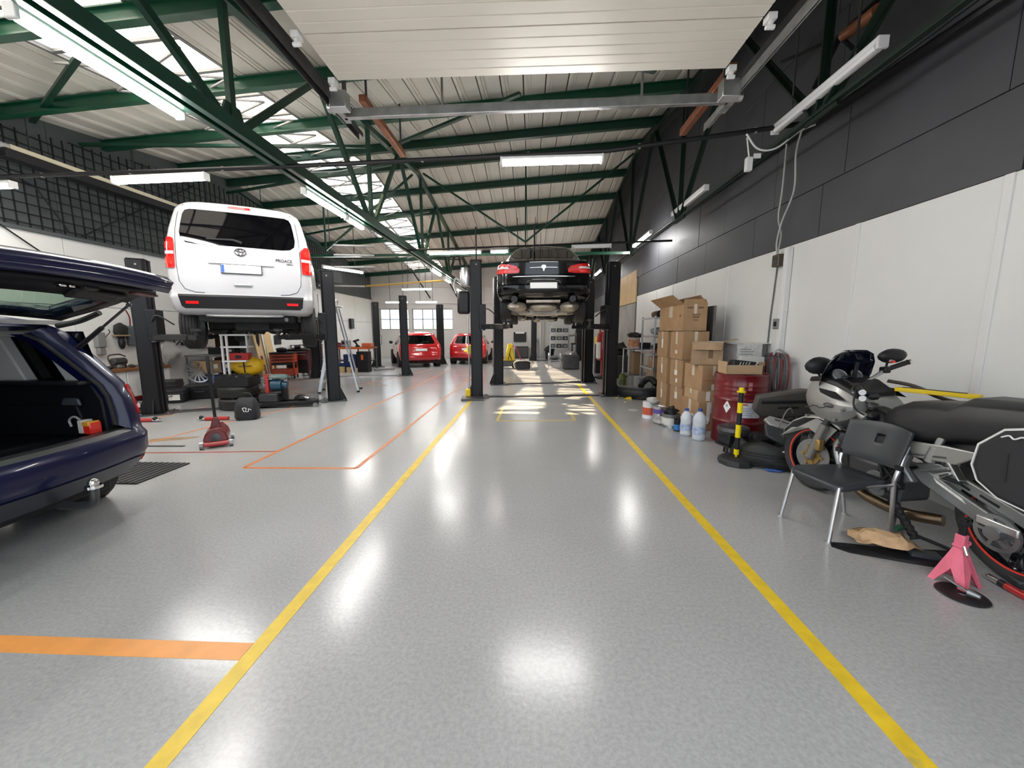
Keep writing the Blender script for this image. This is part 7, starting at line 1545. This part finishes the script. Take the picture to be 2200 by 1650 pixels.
# shelves seen beneath the car
t = thing('back_shelf', 'grey metal shelf rack holding dark boxes seen under the black car', 'shelf', (.95, 18.0, 0))
for x in (0, .85):
    for y in (0, .4): B().box(x - .02, x + .02, y - .02, y + .02, 0, 1.75).obj('upright', GALV, t)
for z in (.15, .62, .98, 1.35, 1.72): B().box(-.02, .87, -.02, .42, z, z + .03).obj('shelf_board', GALV, t)
k = 0
for z in (.65, 1.01, 1.38):
    for x in (.13, .42, .71):
        put('storage_bin', 'bin', f'dark storage bin {["at the near end", "in the middle", "at the wall end"][int((x - .13) / .28)]} of the {["lowest filled", "middle", "upper"][int((z - .6) / .36)]} shelf under the black car', B().box(-.12, .12, -.14, .14, 0, .18).box(-.05, .05, -.143, -.14, .05, .12, 1), [PLASTIC if k % 2 else STEEL_D, GREYP], (.95 + x, 18.2, z + .001), 0, None, .01); k += 1
put('bottle_row', 'bottles', 'row of pale bottles on the wall ledge beside the shelf rack', B().box(0, .7, -.1, .1, 0, .03), LAMPW, (2.2, 19.2, 1.25))
for i in range(6): put('oil_bottle', 'bottle', ['grey-blue oil bottle first on the wall ledge', 'dark bottle second on the wall ledge', 'grey bottle third on the wall ledge', 'pale bottle fourth on the wall ledge', 'dark bottle fifth on the wall ledge', 'blue-grey bottle last on the wall ledge'][i], B().lathe([(0, 0), (.05, 0), (.05, .16), (.02, .2), (.02, .23), (0, .23)], 12), [GREYP, PLASTIC, LTGREY, PAPER, STEEL_D, mat('blue_grey_bottle', (.2, .28, .36), .4)][i], (2.27 + .11 * i, 19.2, 1.281))
t = thing('ledge_bench', 'dark bench carrying clutter under the bottle ledge', 'bench', (2.55, 19.1, 0)); B().box(-.5, .5, -.3, .3, .78, .84).obj('bench_top', PLASTIC, t)
for x in (-.48, .44): B().box(x, x + .04, -.28, .28, 0, .78).obj('side_panel', STEEL_D, t)
B().box(-.3, -.27, .2, .25, .84, 1.25).box(.27, .3, .2, .25, .84, 1.25).obj('ledge_post', STEEL_D, t)
# office chair and clutter, red gear near the right columns
t = thing('tyre_changer', 'dark machine with grey arms and frame behind the lift column', 'machine', (1.55, 14.6, 0))
B().box(-.3, .3, -.3, .3, 0, .55).obj('machine_bed', STEEL_D, t, bev=.03); B().lathe([(0, .55), (.26, .55), (.26, .62), (.1, .66), (0, .66)], 20).obj('turntable', ALU, t); B().box(.2, .36, -.1, .1, .5, 1.35).obj('mast', PLASTIC, t, bev=.02); B().bar((.28, 0, 1.3), (-.1, -.1, 1.25), .07, .07).cyl((-.1, -.1, 1.3), (-.1, -.1, .72), .03, 10).obj('swing_arm', STEEL, t)
t = thing('wheel_trolley', 'grey tube frame trolley low on the floor under the black car', 'trolley', (.95, 14.9, 0)); 
for x in (-.22, .22): B().tube(smooth_path([(x, -.25, .04), (x, -.25, .5), (x, 0, .58), (x, .25, .5), (x, .25, .04)]), .018).obj('hoop', ALU, t)
B().box(-.22, .22, -.2, .2, .3, .33).obj('tray', STEEL, t); B().blob((0, 0, .40), (.18, .15, .09), 5, .5).obj('load', STEEL_D, t)
t = thing('red_cabinet', 'red box cabinet fixed high on the wall beyond the lift columns', 'cabinet', (3.18, 16.3, 1.52)); B().box(-.18, .18, -.25, .25, 0, .62).obj('cabinet_body', RED, t, bev=.01); B().box(-.19, -.18, -.22, .22, .04, .58).obj('door', REDD, t); B().box(-.18, .18, -.262, -.25, .04, .58).obj('front_panel', RED, t)
t = thing('yellow_charger', 'yellow charger with black sockets on a dark stand beyond the lift column', 'charger', (2.45, 13.2, .0)); B().box(-.2, .2, -.15, .15, 0, .98).obj('stand', PLASTIC, t, bev=.01); B().box(-.21, .21, -.16, .16, .985, 1.24).obj('charger_body', YEL, t, bev=.02); B().box(-.14, -.02, -.17, -.16, 1.06, 1.16).box(.02, .14, -.17, -.16, 1.06, 1.16).obj('socket', PLASTIC, t)
t = thing('oil_drainer', 'tall red oil drainer tank with white front beside the lift column', 'drainer', (2.18, 11.6, 0))
B().lathe([(0, .55), (.12, .55), (.17, .62), (.18, 1.0), (.16, 1.35), (.08, 1.42), (0, 1.42)], 22).obj('tank', RED, t); B().lathe([(.183, .62), (.186, 1.1)], 20, a0=pi * .95, a1=pi * 1.35).obj('white_panel', LAMPW, t)
B().tube(smooth_path([(-.08, 0, 1.38), (-.08, 0, 1.62), (.08, 0, 1.62), (.08, 0, 1.38)]), .022).obj('hoop', RED, t); B().cyl((0, 0, .06), (0, 0, .56), .04, 12).obj('leg_tube', RED, t); B().lathe([(0, .02), (.24, .02), (.24, .05), (.06, .09), (0, .09)], 6).obj('base', PLASTIC, t)
for a in (0, 120, 240): B().ball((.21 * cos(R(a)), .21 * sin(R(a)), .022), .022).obj('castor', RUBBER, t)
t = thing('red_crane', 'slim red hoist post leaning by the far lift column', 'hoist', (1.92, 12.9, 0)); B().bar((0, 0, .05), (0, 0, 1.75), .09, .09).obj('post', RED, t, bev=.008); B().bar((0, -.3, .05), (0, .3, .05), .08, .08).obj('foot', REDD, t); B().bar((0, 0, 1.2), (-.1, -.05, 1.7), .05, .05).obj('ram', REDD, t)
t = thing('black_rag_rack', 'dark heap of machine arms and cables beyond the lift columns', 'machine', (2.75, 12.0, 0)); B().box(-.25, .25, -.25, .25, 0, .7).obj('machine_body', STEEL_D, t, bev=.03); B().blob((0, 0, .85), (.28, .25, .2), 6, .6, 14).obj('cable_heap', PLASTIC, t); B().bar((-.3, -.2, .1), (-.1, -.2, .9), .04, .04).obj('arm', STEEL, t)
put('grey_duct_bundle', 'ducts', 'dark sloping duct housings on the far wall top behind the van lift column', B().box(-.3, .3, -.6, .6, 0, .5).box(-.2, .25, -.9, -.6, .1, .4), DARKL, (XW + .42, 15.6, 3.4), 0, None, .03)
for z in (2.72, 2.96, 3.15): run('grey_bracket_pipe', {2.72: 'lowest of three pale pipes at the lift column head', 2.96: 'middle of three pale pipes at the lift column head', 3.15: 'topmost of three pale pipes at the lift column head'}[z], 'pipe', [(-4.0, 7.82, z), (-3.34, 8.25, z + .06)], .022, GREYP)
